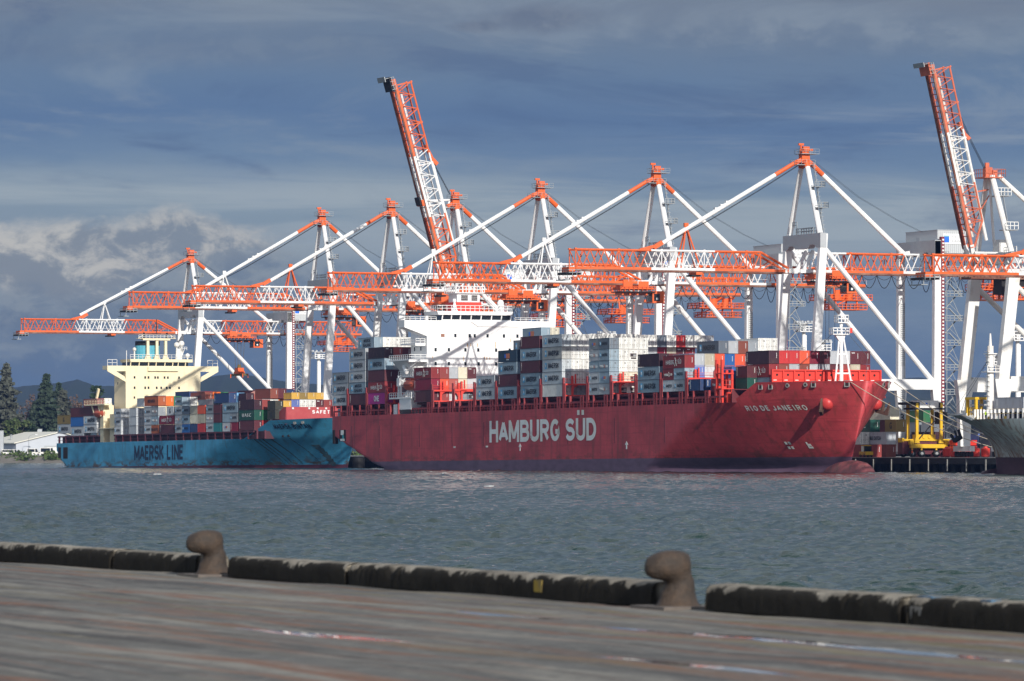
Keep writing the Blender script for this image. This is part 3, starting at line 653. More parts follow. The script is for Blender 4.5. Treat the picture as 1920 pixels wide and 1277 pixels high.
def lifeboat(M, label):
    r = root('lifeboat', M, label, 'lifeboat')
    m = MB(); st = [(-4.6, .1, .5), (-4.0, 1.0, 1.0), (-2, 1.45, 1.3), (1.5, 1.45, 1.3), (3.6, 1.0, 1.05), (4.7, .1, .6)]
    n = 12; v = []
    for a, w, h in st:
        for k in range(n):
            t = 2 * math.pi * k / n; m.v.append((a, w * math.cos(t), h * math.sin(t) * (1.0 if math.sin(t) > 0 else 1.15)))
    for i in range(len(st) - 1):
        for k in range(n): m.f.append((i*n+k, i*n+(k+1)%n, (i+1)*n+(k+1)%n, (i+1)*n+k)); m.m.append(0)
    m.build('boat_hull', LIFEBOAT, r, smooth=True)
    m = MB(); m.box(-3.2, -.75, 1.1, 1.2, .75, 1.65); m.build('canopy', LIFEBOAT, r)
    m = MB(); m.box(-4.2, -1.55, -.15, 4.0, -1.4, .05); m.box(-4.2, 1.4, -.15, 4.0, 1.55, .05); m.build('fender_strip', mat('dull_red_strip', (.25,.05,.03,1), .7), r)
    m = MB()
    for a in (-2.4, -1.2, 0): m.box(a - .3, -.78, 1.22, a + .3, .78, 1.5)
    m.build('window', GLASS, r)
lifeboat(Mred @ T(45.2, 1.4, 21.8), 'orange enclosed lifeboat hanging beside the white bridge block of the red ship')

# ---- containers of the red ship
BA = [-12.0, 1.3, 15.8, 49.4, 92.9, 107.5, 122.1, 136.2, 165.0, 193.9, 208.3, 223.0, 237.3]   # aft end of each bay, from the stern
RG = 'containers stacked on the red ship'
BN = ORD
TS = {'M': 'star emblem', 'MS': 'two-line lettering', 'H': 'pale lettering', 'V': 'vertical code', 'ONE': 'big white letters', 'T': 'blue-orange emblem', 'HR': 'red flash', 'tex': 'small white word', 'UASC': 'spaced white letters', 'G': 'one dark letter', 'P': 'dark lettering', None: ''}
def RC(bay, row, tier, col, text=None, end='C', Hc=2.9, z=None, Lc=12.19, dx=0., half=None, dz=0.):
    zz = 17.12 + (tier - 1) * 3.0 if z is None else z
    rn = 'near side' if row == 0 else ORD[row] + ' row inboard'
    wd = TS[text] + ', ' if text else ''
    kind = 'container' if Lc > 9 else 'short container'; rn = rn.replace(' inboard', '') if len((CC[col][1] + ' ' + wd).split()) > 4 else rn; wd = '' if col == 'dmaroon' else wd
    if half: lab = f"{CC[col][1]} {kind}, {wd}{TIER[tier-1]} tier, {half} half, {rn}, {BN[bay-1]} bay, red ship"
    else: lab = f"{CC[col][1]} {kind}, {wd}{TIER[tier-1]} tier, {rn}, {BN[bay-1]} bay from red ship's stern"
    return container(Mred, BA[bay-1] + dx, .3 + 2.5 * row, zz + dz, col, lab, RG, text, end, Lc, Hc)
for t, c in ((1,'pgrey'),(2,'lgrey'),(3,'grey')): RC(1, 0, t, c, 'M', 'D')
for t in (1,2,3): RC(1, 1, t, 'grey' if t > 1 else 'maroon')
for t, c, x in ((1,'maroon','V'),(2,'bgrey','MS'),(3,'pgrey','M'),(4,'lgrey','M'),(5,'lgrey','M')): RC(2, 0, t, c, x, 'D' if x != 'V' else 'C')
RC(2, 1, 5, 'white', None, 'C'); RC(2, 1, 6, 'bgrey', 'MS', 'C')
for r_, c, e in ((2,'white','D'),(3,'white','D'),(4,'white','D'),(5,'white','D')): RC(2, r_, 6, c, None, e)
for t, c, x in ((1,'magenta','ONE'),(2,'hsred','H'),(3,'maroon',None),(4,'bgrey','M'),(5,'dmaroon','tex')): RC(3, 0, t, c, x)
for t, c in ((1,'crimson'),(2,'hsred'),(3,'maroon'),(4,'lgrey'),(5,'rbrown')): RC(3, 1, t, c)
for t, c in ((2,'grey'),(3,'crimson'),(4,'grey'),(5,'maroon')): RC(3, 2, t, c)
for t, c, x in ((1,'maroon','V'),(2,'crimson','V'),(3,'hsred','H')): RC(4, 0, t, c, x)
for r_, cs in ((1,('oranged','rbrown')),(2,('pinkb','lgrey')),(3,('cream','cream')),(4,('pgrey','maroon'))):
    for t, c in zip((2, 3), cs): RC(4, r_, t, c, 'tex' if (r_ == 4 and t == 3) else None)
RC(4, 2, 1, 'pgrey', None, 'D', Lc=6.06, Hc=2.59, dx=6.1); RC(4, 1, 1, 'rbrown'); RC(4, 3, 1, 'grey', None, 'D'); RC(4, 4, 1, 'dgrey', None, 'F')
RC(5, 0, 1, 'pgrey', 'M', 'D'); RC(5, 0, 2, 'lgrey', 'M', 'D'); RC(5, 1, 2, 'lgrey', None, 'D')
for t in (3, 4): RC(5, 4, t, 'grey', None)
RC(5, 4, 5, 'grey', 'MS'); 
for t in (3, 4, 5): RC(5, 5, t, 'grey' if t != 4 else 'bgrey')
RC(5, 5, 6, 'bgrey', 'T'); RC(5, 6, 6, 'cream', None, 'D')
for t, c, x in ((1,'bgrey','M'),(2,'maroon','V'),(3,'bgrey','M'),(4,'dnavy','T')): RC(6, 0, t, c, x)
for t, c in ((2,'maroon'),(3,'bgrey'),(4,'dnavy')): RC(6, 1, t, c)
for t, c, x in ((1,'bgrey','M'),(2,'bgrey','M'),(3,'maroon','V'),(4,'bgrey','M'),(5,'maroon','V')): RC(7, 0, t, c, x)
RC(7, 1, 5, 'oranged')
RC(8, 0, 1, 'white', 'V', 'D')
for t in (2,3,4,5): RC(8, 0, t, 'pgrey' if t < 4 else 'lgrey', 'M', 'D').color = ((.50,.55,.58,1) if t != 4 else (.44,.44,.42,1))
for r_ in (1, 2):
    for t in (1,2,3,4,5): RC(8, r_, t, 'white' if t > 1 else 'grey', None, 'D')
for r_ in range(3, 16): RC(8, r_, 5, {10:'dgrey', 12:'red', 15:'pgrey'}.get(r_, 'white'), None, 'D' if r_ not in (10, 12) else 'C', dz=.15 if r_ < 8 else 0)
for r_, c, x in ((8,'grey',None),(9,'lgrey',None),(10,'crimson',None),(11,'beige',None),(12,'maroon','tex'),(13,'hsred','tex')): RC(8, r_, 4, c, x, 'C')
RC(8, 10, 3, 'pinkb'); RC(8, 11, 3, 'beige'); RC(8, 9, 3, 'grey')
for t, (ca, xa), (cf, xf) in ((1,('lgrey','M'),('lgrey','HR')),(2,('pgrey','M'),('bgrey','T')),(3,('bgrey','HR'),('bgrey','HR')),(4,('lgrey','HR'),('bgrey','M')),(5,('grey','T'),('dgrey','M'))):
    z = 17.12 + (t - 1) * 2.67
    RC(9, 0, t, ca, xa, 'C', 2.59, z, 6.06, 0, 'aft'); o = RC(9, 0, t, cf, xf, 'D', 2.59, z, 6.06, 6.13, 'forward')
for r_ in (1, 2, 3):
    for t in (1,2,3,4,5): RC(9, r_, t, 'white' if not (t == 2 and r_ < 3) else 'cream', None, 'F' if (r_ == 2 and t in (4, 2, 1)) or t == 1 else 'D', 2.59, 17.12 + (t - 1) * 2.67)
for t, c, x in ((1,'bgrey','M'),(2,'bgrey','M'),(3,'dmaroon','V')): RC(10, 0, t, c, x)
RC(10, 1, 3, 'maroon'); RC(10, 3, 3, 'wblue')
for r_, c, x, e in ((6,'dgrey','M','C'),(7,'lgrey',None,'C'),(8,'brown',None,'C'),(9,'grey',None,'C'),(10,'white',None,'D'),(11,'white',None,'D')):
    RC(10, r_, 4, c if r_ != 6 else 'dgrey', x, e, dz=.7 if r_ > 9 else 0)
    RC(10, r_, 3, 'grey' if r_ % 2 else 'rbrown')
RC(11, 0, 3, 'hsred', 'H', z=17.12 + 5.3)
for t, a_, f_ in ((1,('pgrey','M'),('lgrey','M')),(2,('hsred','H'),('bgrey','M'))):
    z = 17.12 + (t - 1) * 2.65
    RC(11, 0, t, a_[0], a_[1], 'C', 2.59, z, 6.06, 0, 'aft'); RC(11, 0, t, f_[0], f_[1], 'D', 2.59, z, 6.06, 6.13, 'forward')
for r_, c in enumerate(('lgrey','beige','oranged','blue','oranged'), 1): RC(11, r_, 3, c, None, 'C', z=17.12 + 5.6)
for r_, c in enumerate(('wblue','pgrey','brown','pinkb','navy'), 1): RC(11, r_, 2, c, None, 'C')
RC(12, 0, 1, 'navy', 'V', 'C', 2.59, 17.12, 6.06, 0); RC(12, 1, 1, 'wblue', None, 'C', 2.59, 17.12, 6.06, 0)
RC(12, 1, 1, 'hsred', 'H', 'C', 2.59, 17.12, 6.06, 6.5); RC(12, 2, 2, 'blue', 'P', 'C', 2.59, 19.7, 6.06, 6.13); RC(12, 2, 1, 'maroon', 'V', 'C', 2.59, 17.12, 6.06, 6.13)
RC(13, 2, 2, 'maroon', 'V', 'C', 2.59, 19.75, 6.06, 0); RC(13, 2, 1, 'dgreen', None, 'C', 2.59, 17.12, 6.06, 0).color = (.008,.075,.055,1)
top = ('dmaroon','red','red','oranged','crimson','maroon','lgrey','pgrey','maroon','maroon'); low = ('hsred','brown','lgrey','brown','pgrey','lgrey','maroon','rbrown','beige','hsred'); bot = ('bgrey',)
for k in range(10):
    RC(13, k + 3, 3, top[k], 'V' if k == 0 else ('tex' if k == 8 else None), 'C', z=22.78)
    RC(13, k + 3, 2, low[k], 'H' if k == 0 else None, 'C', z=19.78)
RC(13, 3, 1, 'bgrey', None, 'C', 2.59, 17.12)

# ================================================================== BLUE SHIP
Mb2 = Mbin @ Matrix.Rotation(-math.atan(.0062), 4, 'Y')
blu = root('container_ship', Mb2, 'blue container ship with cream bridge block and rusty streaked bow, behind the red ship', 'ship')
BC = 17.3
def btop(a): return 8.5 if a < -3.6 else (8.5 + (a + 3.6) / 18.4 * 5.1 if a < 14.8 else 13.6 + (a - 14.8) * .02)
def bzb(a): return 5.2 * ((-156 - a) / 10.) ** 1.4 - .3 if a < -156 else max(-1.5, -.3 - .2 * (a + 156))
def bhalf(a, z):
    zz = max(z, 0); zz = zz if zz < 8.6 else 8.6 + (zz - 8.6) * .55
    t = zz / 11.5; te = max(0, min(z, 14.4)) / 8.6
    st = 35.5 + 6.0 * te ** 1.2; w = t ** 1.3; a0 = -45 + 43 * w; p = 1.5 + .5 * w; r = 1.15 - .4 * w; h = BC
    if a > a0: h = BC * max(0, 1 - min(1, (a - a0) / (st - a0)) ** p) ** r
    if a < -146: h *= min(1., .35 + max(0, z - bzb(a)) / 1.6) ** .5
    return h
BAa = [-166.3,-165,-163.5,-162,-160,-158,-156,-152,-148,-140,-120,-90,-70,-60] + [-56 + 4*k for k in range(13)] + [-3.6, -2, 0] + [2*k for k in range(1, 8)] + [14.8, 16, 18, 20] + [22 + 1.5*k for k in range(14)] + [43, 44, 45, 45.8, 46.4]
BHULL = hull_mat('blue_hull_paint', (.085,.42,.66,1), (.13,.035,.06,1), .95, 1, (.11,.07,.035,1), .55, .95, .2, (.55, .74), 3.6, (.48, .56))
obj('hull', hull_mesh('hull', BAa, bhalf, bzb, btop, BC, [BHULL], 22, lambda z: 35.5 + 6.0 * (max(0, min(z, 14.4)) / 8.6) ** 1.2, 14), blu)
mb = MB(); deck_plate(mb, [a for a in BAa if a < 8], bhalf, 8.4, BC); deck_plate(mb, [a for a in BAa if a > 8 and a < 45], bhalf, 12.6, BC); mb.build('deck', BINDECK, blu)
mb = MB(); mb.box(-164, 1.2, 8.41, -127, BC * 2 - 1.2, 10.7); mb.box(-113, 1.2, 8.41, 12, BC * 2 - 1.2, 10.6)
mb.build('hatch_cover', BINDECK, blu)
mb = MB()
k = -165.0
while k < 10:
    if not (-127 < k < -114): mb.box(k, .15, 8.4, k + .7, .6, 10.8); mb.box(k + 6.6, .15, 8.4, k + 7.0, .6, 10.8)
    k += 13.3
for a0, a1 in ((-166, -127), (-113, 6)): mb.box(a0, .2, 10.3, a1, .5, 10.75); mb.box(a0, .2, 9.3, a1, .32, 9.42)
mb.build('stack_post', mat('maroon_deck_paint', (.11,.022,.035,1), .6), blu)
# breakwater with the word on it
MB().prism([(4.2, 12.4), (19.9, 12.4), (19.9, 17.4), (4.0, 17.4)], 0, 21.5, 21.8).build('breakwater', mat('faded_red_paint', (.42,.06,.065,1), .5, dirt=.3, dirtcol=(.6,.16,.14,1), scale=.3), blu)
MB().prism([(8, 12.5), (21.45, 12.5), (21.45, 17.4), (19.8, 17.4)][::-1], 1, 4.0, 4.3).build('breakwater_return', MATS['faded_red_paint'], blu)
t = obj('lettering', stroke_text('lettering', 'SAFETY', 6.6, 1.0, LETTERWHITE, .22, .5), blu, (21.83, 15.3, 16.0)); t.rotation_euler = (0, 0, R(90))
for y in (6.0, 11, 13.6, 16.2): MB().cbox(21.95, y, 17.0, .3, .5, .5).build('deck_lamp', LETTERWHITE, blu)
obj('lettering', stroke_text('lettering', 'MAERSK LINE', 42.3, 4.5, LETTERNAVY, .2, .28), blu, (-72.6, -.03, 5.0))
def bwrap(me, a0, z0):
    return map_mesh(me, lambda x, y, z: (a0 + x, BC - bhalf(a0 + x, z0 + z) - .06 + y, z0 + z))
obj('lettering', bwrap(stroke_text('lettering', 'MAERSK BINTAN', 15.2, 1.35, LETTERNAVY, .22, .4, step=.12), 22.8, 11.8), blu)
mk = MB()
for k in range(24): mk.box(-.45 + .0, 0, 0, .0, .02, .01)
# rust runs below the scuppers and the anchor pocket
for a, w, l in ((2, .4, 6.5), (4.2, .3, 7), (6.4, .4, 7.5), (10.4, .4, 7.0), (18.8, .22, 7.5)):
    ru = MB()
    for s in range(8):
        f0, f1 = s / 8, (s + 1) / 8
        for q in (0,):
            A_ = a + 5 * f0; B_ = a + 5 * f1; z0, z1 = 8.6 - l * f0, 8.2 - l * f1; ww = w * (1 - .6 * f0); w1 = w * (1 - .6 * f1)
            ru.poly([(x, BC - bhalf(x, z) - .05, z) for x, z in ((A_ - ww, z0), (A_ + ww, z0), (B_ + w1, z1), (B_ - w1, z1))])
    ru.build('rust_streak', mat('rust_run', (.045,.12,.15,1), .8, dirt=.8, dirtcol=(.09,.06,.03,1), scale=.5), blu)
ru = MB()
for s in range(6):
    f0, f1 = s / 6, (s + 1) / 6; A_ = 26.0 + 3.0 * f0; B_ = 26.0 + 3.0 * f1; z0, z1 = 6.6 - 6 * f0, 6.6 - 6 * f1
    ru.poly([(x, BC - bhalf(x, z) - .05, z) for x, z in ((A_ - 1.6, z0), (A_ + 1.8, z0), (B_ + 1.2, z1), (B_ - .9, z1))])
ru.build('rust_streak', mat('rust_run', (.045,.12,.15,1), .8, dirt=.8, dirtcol=(.09,.06,.03,1), scale=.5), blu)
for a, z in ((2, 8.8), (4.2, 8.9), (6.4, 9.0), (10.4, 9.0), (11.2, 9.0), (16.6, 9.2), (19.0, 9.3)):
    y = BC - bhalf(a, z); MB().box(a - .5, y - .08, z - .3, a + .5, y + .4, z + .3).build('scupper', HOLE, blu)
for a, z in ((25.4, 12.9), (28.6, 13.0)):
    y = BC - bhalf(a, z); MB().tube((a, y + .2, z), (a + .1, y - .15, z), .6, n=10).build('fairlead', FAIR, blu)
MB().box(-164.8, -.04, 3.8, -162.0, .6, 7.2).build('mooring_port', HOLE, blu); MB().box(-159.8, -.04, 3.6, -155.6, .6, 7.2).build('mooring_port', HOLE, blu)
mk = MB(); mk.box(-163.8, 2, 8.5, -160, 6, 11); mk.build('stern_winch', LETTERWHITE, blu)
# accommodation
bs = obj('accommodation_block', None, blu); X0, X1 = -128., -117.5; dz = .73
mb = MB(); mb.box(X0, 5.8, 8.4, X1, 28.9 + 1.6, 31.0)
for s in (0, 1):
    f = (lambda y: y) if s == 0 else (lambda y: 36.3 - y)
    pts = [(f(5.8), 27.4), (f(-.2), 30.4), (f(-.2), 32.2), (f(5.8), 32.2)]
    hole = [(f(5.4), 29.0), (f(3.0), 30.2), (f(5.4), 30.2)]
    o_ = [(f(5.8), 28.0), (f(5.8), 27.2), (f(-.2), 30.5), (f(-.2), 32.2), (f(5.8), 32.2), (f(5.8), 30.5), (f(2.6), 30.5), (f(5.4), 28.9)]
    mb.prism(o_, 0, X1 - .4, X1 - .02); mb.box(X1 - 4.5, min(f(-.2), f(5.8)), 31.0, X1 - .42, max(f(-.2), f(5.8)), 32.2)
mb.box(X1 - 9, 5.81, 31.0, X1 - .01, 30.49, 32.2); mb.box(X1 - .05, 13, 30.6, X1 + .7, 23, 31.9)
mb.box(-126.5, .6, 8.4, -123.5, 4.0, 20.0); mb.box(-120.5, 1.6, 8.4, -116.5, 4.4, 17.2); mb.box(-127, .3, 12.6, -114, 4.2, 12.9)
mb.build('block', CREAM, bs)
mb = MB(); mb.box(X1 - 8, 7.5, 32.2, X1 - .5, 26.6, 33.4); mb.build('window_band', GLASS, bs)
mb = MB(); mb.prism([(7.4, 33.4), (27.9, 33.4), (27.9, 34.3), (7.2, 34.3)], 0, X1 - 9, X1 + .1)
for y in (7.5, 10.3, 13.4, 15.9, 18.8, 21.4, 23.2, 25.6): mb.bar((X1 - .45, y, 32.2), (X1 - .3, y + .1, 33.4), .28, .25)
for y in (13.4, 16.4, 19.3): mb.bar((X1 - 1, y, 35.4), (X1 - 1, y, 40.3), .9, .8); mb.prism([(y - 1.1, 34.3), (y + 1.1, 34.3), (y + .45, 35.8), (y - .45, 35.8)], 0, X1 - 1.3, X1 - .7)
mb.box(X1 - 2.2, 11.6, 40.2, X1 - .2, 20.6, 40.7); mb.prism([(10, 40.7), (22.4, 40.7), (22.3, 40.85), (10, 40.85)], 0, X1 - 2.2, X1 - .1)
mb.bar((X1 - .2, 10.0, 40.8), (X1 - .2, 11.8, 41.9), .12); mb.bar((X1 - .2, 22.4, 40.8), (X1 - .2, 20.4, 41.9), .12)
mb.build('roof', CREAM, bs)
for z in (28.6, 25.4):
    for y in ((8.2, 11.7, 12.8, 15.0, 15.9, 18.1, 19.2, 22.9) if z > 27 else (8.2, 11.7, 12.8, 15.5, 17.0, 18.8, 19.9, 22.9)): MB().box(X1 - .02, y + .5 - .28, z - .38, X1 + .04, y + .5 + .28, z + .38).build('window', GLASS, bs)
MB().box(X1 - .02, 8.4, 22.0, X1 + .04, 8.9, 22.7).build('window', GLASS, bs)
for x_, z_ in ((-125, 26.5), (-121, 29.2)): MB().box(x_, 5.75, z_, x_ + .6, 5.81, z_ + .8).build('window', GLASS, bs)
mb = MB(); mb.rail([(X1 + .05, 7.3, 34.3), (X1 + .05, 27.8, 34.3)], 1.4, .05, 1.4); mb.rail([(X1 - .2, -.1, 32.2), (X1 - .2, 3, 32.2)], 1.9, .06, 1.4); mb.rail([(X1 - .2, 33, 32.2), (X1 - .2, 36.3, 32.2)], 1.9, .06, 1.4); mb.rail([(X1 - .2, 10.2, 40.85), (X1 - .2, 22.2, 40.85)], 1., .05, 1.2); mb.build('railing', OLDWHITE, bs)
fn = MB()
for z0, z1, mi in ((33.8, 38.6, 0), (38.6, 40.0, 1)):
    for k in range(20):
        for zz in (z0, z1):
            t = 2 * math.pi * k / 20; fn.v.append((-122.5 + 3.2 * math.cos(t), 14.8 + 3.9 * math.sin(t), zz))
    b = len(fn.v) - 40
    for k in range(20):
        fn.f.append((b + 2*k, b + 2*((k+1) % 20), b + 2*((k+1) % 20) + 1, b + 2*k + 1)); fn.m.append(mi)
    fn.f.append(tuple(b + 2*k + 1 for k in range(20))); fn.m.append(mi)
fn.build('funnel', [FUNNELBLUE, BLACK], bs, smooth=False)
mb = MB(); mb.bar((X1 - 1.2, 16.4, 40.7), (X1 - 1.2, 16.4, 46.8), .18)
for z, w in ((42.4, 1.5), (43.3, 1.1), (44.4, .9), (45.3, .5)): mb.bar((X1 - 1.2, 16.4 - w, z), (X1 - 1.2, 16.4 + w, z), .16)
for y in (12.2, 19.8): mb.tube((X1 - 1, y, 40.8), (X1 - 1, y, 42.6), .3, n=6)
mb.build('signal_mast', BLACK, bs)
mb = MB()
for y, z, r_ in ((23.4, 38.9, .85), (25.0, 39.3, .9), (9.4, 37.4, .6), (27.0, 35.6, .7)):
    mb.tube((X1 - 2, y, 34.3), (X1 - 2, y, z - r_), .25, n=6); mb.lathe(X1 - 2, y, [(z - r_, r_ * .5), (z - r_ * .4, r_), (z + r_ * .3, r_), (z + r_ * .8, r_ * .6), (z + r_, .05)], 10)
mb.rail([(X1 - 1, 24, 37.2), (X1 - 1, 26.4, 37.2)], 1., .06, .8); mb.bar((X1 - 2, 24.6, 34.3), (X1 - 2, 25.8, 37.4), .3); mb.tube((X1 - 2, 6.8, 32), (X1 - 2, 6.8, 37), .12, n=5)
mb.build('radar_dome', OLDWHITE, bs)
mb = MB(); mb.box(-139, -.3, 20.0, -120, 2.2, 20.4); mb.bar((-131, .6, 20.4), (-129, 1, 25.2), .8, .6); mb.bar((-127, .4, 20), (-124.5, .4, 16.6), .8, .5); mb.bar((-133, .4, 20), (-130.5, .4, 17), .8, .5); mb.rail([(-139, -.2, 20.4), (-120, -.2, 20.4)], 1.4, .06, 1.5); mb.build('davit', CREAM, bs)
lifeboat(Mb2 @ T(-127.5, .9, 17.5) @ Matrix.Scale(.9, 4), 'orange lifeboat under cream davits beside the bridge block of the blue ship')
# ---- containers of the blue ship
BX = {'A':-166.1,'B':-153.3,'C':-141.0,'D':-112.5,'E':-98.9,'F':-85.5,'G':-72.3,'H':-58.9,'I':-45.8,'J':-32.6,'K':-19.0,'L':-5.8,'M':10.5}
BNAME = {k: ORD[i] for i, k in enumerate('ABCDEFGHIJKLM')}
BG = 'containers stacked on the blue ship'
def BCn(bay, row, tier, col, text=None, end='C', Lc=12.19, dx=0., half=None, z=None, Hc=2.59, dz=0.):
    zz = (10.75 + (tier - 1) * 2.70 if z is None else z) + dz
    rn = 'near side' if row == 0 else ORD[row] + ' row inboard'; wd = TS[text] + ', ' if text else ''
    kind = 'container' if Lc > 9 else 'short container'; wd = '' if len((CC[col][1] + ' ' + wd).split()) > 3 else wd
    if half: lab = f"{CC[col][1]} {kind}, {wd}{TIER[tier-1]} tier, {half} half, {rn}, {BNAME[bay]} bay, blue ship"
    else: lab = f"{CC[col][1]} {kind}, {wd}{TIER[tier-1]} tier, {rn}, {BNAME[bay]} bay from blue ship's stern"
    return container(Mb2, BX[bay] + dx, .25 + 2.5 * row, zz, col, lab, BG, text, end, Lc, Hc)
BCn('A', 0, 1, 'lgrey', 'M', z=11.6, Hc=2.9); BCn('A', 0, 2, 'tan', 'G', z=14.55, Hc=2.9); BCn('A', 1, 2, 'beige', None, z=14.55, Hc=2.9)
for t, c, x in ((1,'lgrey','M'),(2,'blue',None),(3,'maroon',None)): BCn('B', 0, t, c, x, z=10.7 + 2.98 * (t - 1), Hc=2.9)
for t, c, x in ((1,'pgrey','M'),(2,'pgrey','M'),(3,'maroon',None),(4,'crimson',None)): BCn('C', 0, t, c, x, 'D', z=11.5 + (t - 1) * 2.7)
BCn('C', 1, 4, 'white', 'T', 'D', z=19.7); BCn('C', 1, 3, 'maroon', None, z=16.9)
for t in (1,2,3):
    BCn('D', 0, t, 'pgrey', 'M', 'D', 6.06, 0, 'aft'); BCn('D', 1, t, 'white', None, 'D', 6.06, 0, 'aft')
    BCn('E', 0, t, 'lgrey', None, 'D', 6.06, 0, 'aft'); BCn('E', 1, t, 'pgrey' if t < 3 else 'white', None, 'D', 6.06, 0, 'aft')
for t, (a, xa), (f, xf) in ((1,('pgrey','M'),('obrown','P')),(2,('lgrey','M'),('bgrey','HR')),(3,('lgrey','M'),('grey','HR'))):
    BCn('F', 0, t, a, xa, 'C', 6.06, 0, 'aft'); BCn('F', 0, t, f, xf, 'C', 6.06, 6.13, 'forward')
BCn('G', 0, 1, 'maroon', 'V'); BCn('G', 0, 2, 'crimson', 'H'); BCn('G', 1, 3, 'cream', None, 'D', 6.06, 0, 'aft'); BCn('G', 0, 3, 'pgrey', 'G', 'D', 6.06, 6.13, 'forward')
for t, (a, xa), (f, xf) in ((1,('lgrey','M'),('blue','M')),(2,('lgrey','HR'),('bgrey','M')),(3,('lgrey','M'),('dgrey','M'))):
    BCn('H', 0, t, a, xa, 'C', 6.06, 0, 'aft'); BCn('H', 0, t, f, xf, 'C', 6.06, 6.13, 'forward')
for t, a, f in ((1,'navy','red'),(2,'cream','beige'),(3,'beige','oranged')):
    BCn('I', 0, t, a, None, 'C', 6.06, 0, 'aft'); BCn('I', 0, t, f, None, 'C', 6.06, 6.13, 'forward')
for t, (a, xa), f in ((1,('lgrey','M'),'teal'),(2,('lgrey','HR'),'maroon'),(3,('grey','M'),'maroon')):
    BCn('J', 0, t, a, xa, 'C', 6.06, 0, 'aft'); BCn('J', 0, t, f, None, 'C', 6.06, 6.13, 'forward')
BCn('K', 0, 3, 'bgrey', 'M', Hc=2.9, dz=.05)
for t, (a, xa), (f, xf) in ((1,('pgrey','T'),('crimson','V')),(2,('bgrey',None),('grey','M'))):
    BCn('K', 0, t, a, xa, 'C', 6.06, 0, 'aft'); BCn('K', 0, t, f, xf, 'C', 6.06, 6.13, 'forward')
for t, c, x in ((1,'maroon','V'),(2,'dgreen','UASC'),(3,'dmaroon','V')): BCn('L', 0, t, c, x, z=10.85 + 3.0 * (t - 1), Hc=2.9)
for t, c in ((1,'red'),(2,'green'),(3,'rbrown')): BCn('L', 1, t, c, None, z=10.85 + 3.0 * (t - 1), Hc=2.9)
for t in (1,2,3): BCn('L', 2, t, 'white', None, 'D', z=10.85 + 3.0 * (t - 1), Hc=2.9)
BCn('L', 3, 3, 'orange', None, z=16.85, Hc=2.9)
# the higher rows inboard, seen over the near stacks
BCn('D', 3, 4, 'lgrey', 'M', 'C', 6.06, 6.13, 'forward'); BCn('E', 1, 4, 'lgrey', None, 'C', 6.06, 0, 'aft', dz=.3); BCn('E', 2, 4, 'navy', None, 'C', 12.19, dz=1.0)
BCn('F', 0, 4, 'obrown', 'P', 'C', dz=.3, Hc=2.9); BCn('F', 1, 4, 'orange', None, 'C', dz=.3, Hc=2.9); BCn('F', 2, 4, 'green', None, 'C', dz=.3, Hc=2.9)
for r_, c in ((4,'navy'),(5,'maroon'),(6,'crimson'),(7,'maroon')): BCn('F', r_, 5, c, None, 'C', dz=-.6)
BCn('H', 0, 4, 'bgrey', 'M', 'C', 6.06, 0, 'aft'); BCn('H', 1, 4, 'white', None, 'D', 6.06, 0, 'aft')
BCn('H', 2, 4, 'brown', 'P', 'C', dz=1.1, Hc=2.9); BCn('H', 3, 4, 'orange', None, 'C', dz=1.1, Hc=2.9); BCn('H', 4, 4, 'green', None, 'C', dz=1.1, Hc=2.9); BCn('H', 5, 4, 'maroon', 'tex', 'C', dz=1.1, Hc=2.9)
BCn('I', 1, 4, 'grey', None, 'C', dz=-1.0); BCn('I', 2, 4, 'white', None, 'D', dz=-.8)
BCn('J', 1, 4, 'navy', 'V', 'C', dz=.4, Hc=2.9); BCn('J', 2, 4, 'lblue', None, 'C', dz=.4, Hc=2.9); BCn('J', 4, 5, 'maroon', 'tex', 'C', dz=-1.2); BCn('J', 5, 5, 'orange', None, 'C', dz=-1.2)
BCn('K', 2, 4, 'dmaroon', None, 'C', 6.06, 0, 'aft', Hc=2.9, dz=.2); BCn('K', 3, 4, 'pinkb', 'tex', 'C', 6.06, 0, 'aft', dz=.2); BCn('K', 4, 4, 'pgrey', None, 'C', 6.06, 0, 'aft', dz=.4); BCn('K', 6, 5, 'maroon', None, 'C', dz=-1.)
for r_, c in ((3,'brown'),(4,'maroon'),(5,'navy')): BCn('L', r_ - 1, 4, c, None, 'C', dz=1.2 if r_ < 5 else .9, Hc=2.9)
BCn('M', 1, 2, 'olive', 'G', 'C', 6.06, 0, 'aft', z=14.0); BCn('M', 1, 3, 'olive', None, 'C', 6.06, 0, 'aft', z=16.7); BCn('M', 2, 3, 'yellow', None, 'C', 6.06, 0, 'aft', z=16.7); BCn('M', 2, 2, 'yellow', None, 'C', 6.06, 0, 'aft', z=14.0)
for r_, c, x, e in ((3,'wblue',None,'C'),(4,'white',None,'D'),(5,'white',None,'D'),(6,'maroon','tex','C'),(7,'rbrown',None,'C'),(8,'hsred',None,'C')): BCn('M', r_, 3, c, x, e, 6.06, 0, 'aft', z=17.0)
for r_, c in ((3,'yellow'),(4,'tan'),(5,'yellow'),(6,'yellow')): BCn('M', r_, 4, c, None, 'C', 6.06, 0, 'aft', z=19.7, Hc=1.9)
mb = MB()
for k in range(19):
    t = math.pi * k / 18; mb.bar((0, 0, 0), (0, 2.0 * math.cos(t), 2.0 * math.sin(t)), .1)
    if k < 18: t2 = math.pi * (k + 1) / 18; mb.bar((0, 2.0 * math.cos(t), 2.0 * math.sin(t)), (0, 2.0 * math.cos(t2), 2.0 * math.sin(t2)), .25, .9)
mb.lathe(0, 0, [(-.1, .3), (.4, .3)], 8)
o = mb.build('cable_reel', mat('pinkish_reel', (.42,.20,.17,1), .7)); o.matrix_world = Mb2 @ T(-20, 11.0, 20.2); tag(o, 'big pinkish spoked reel showing above the containers of the blue ship', 'reel')

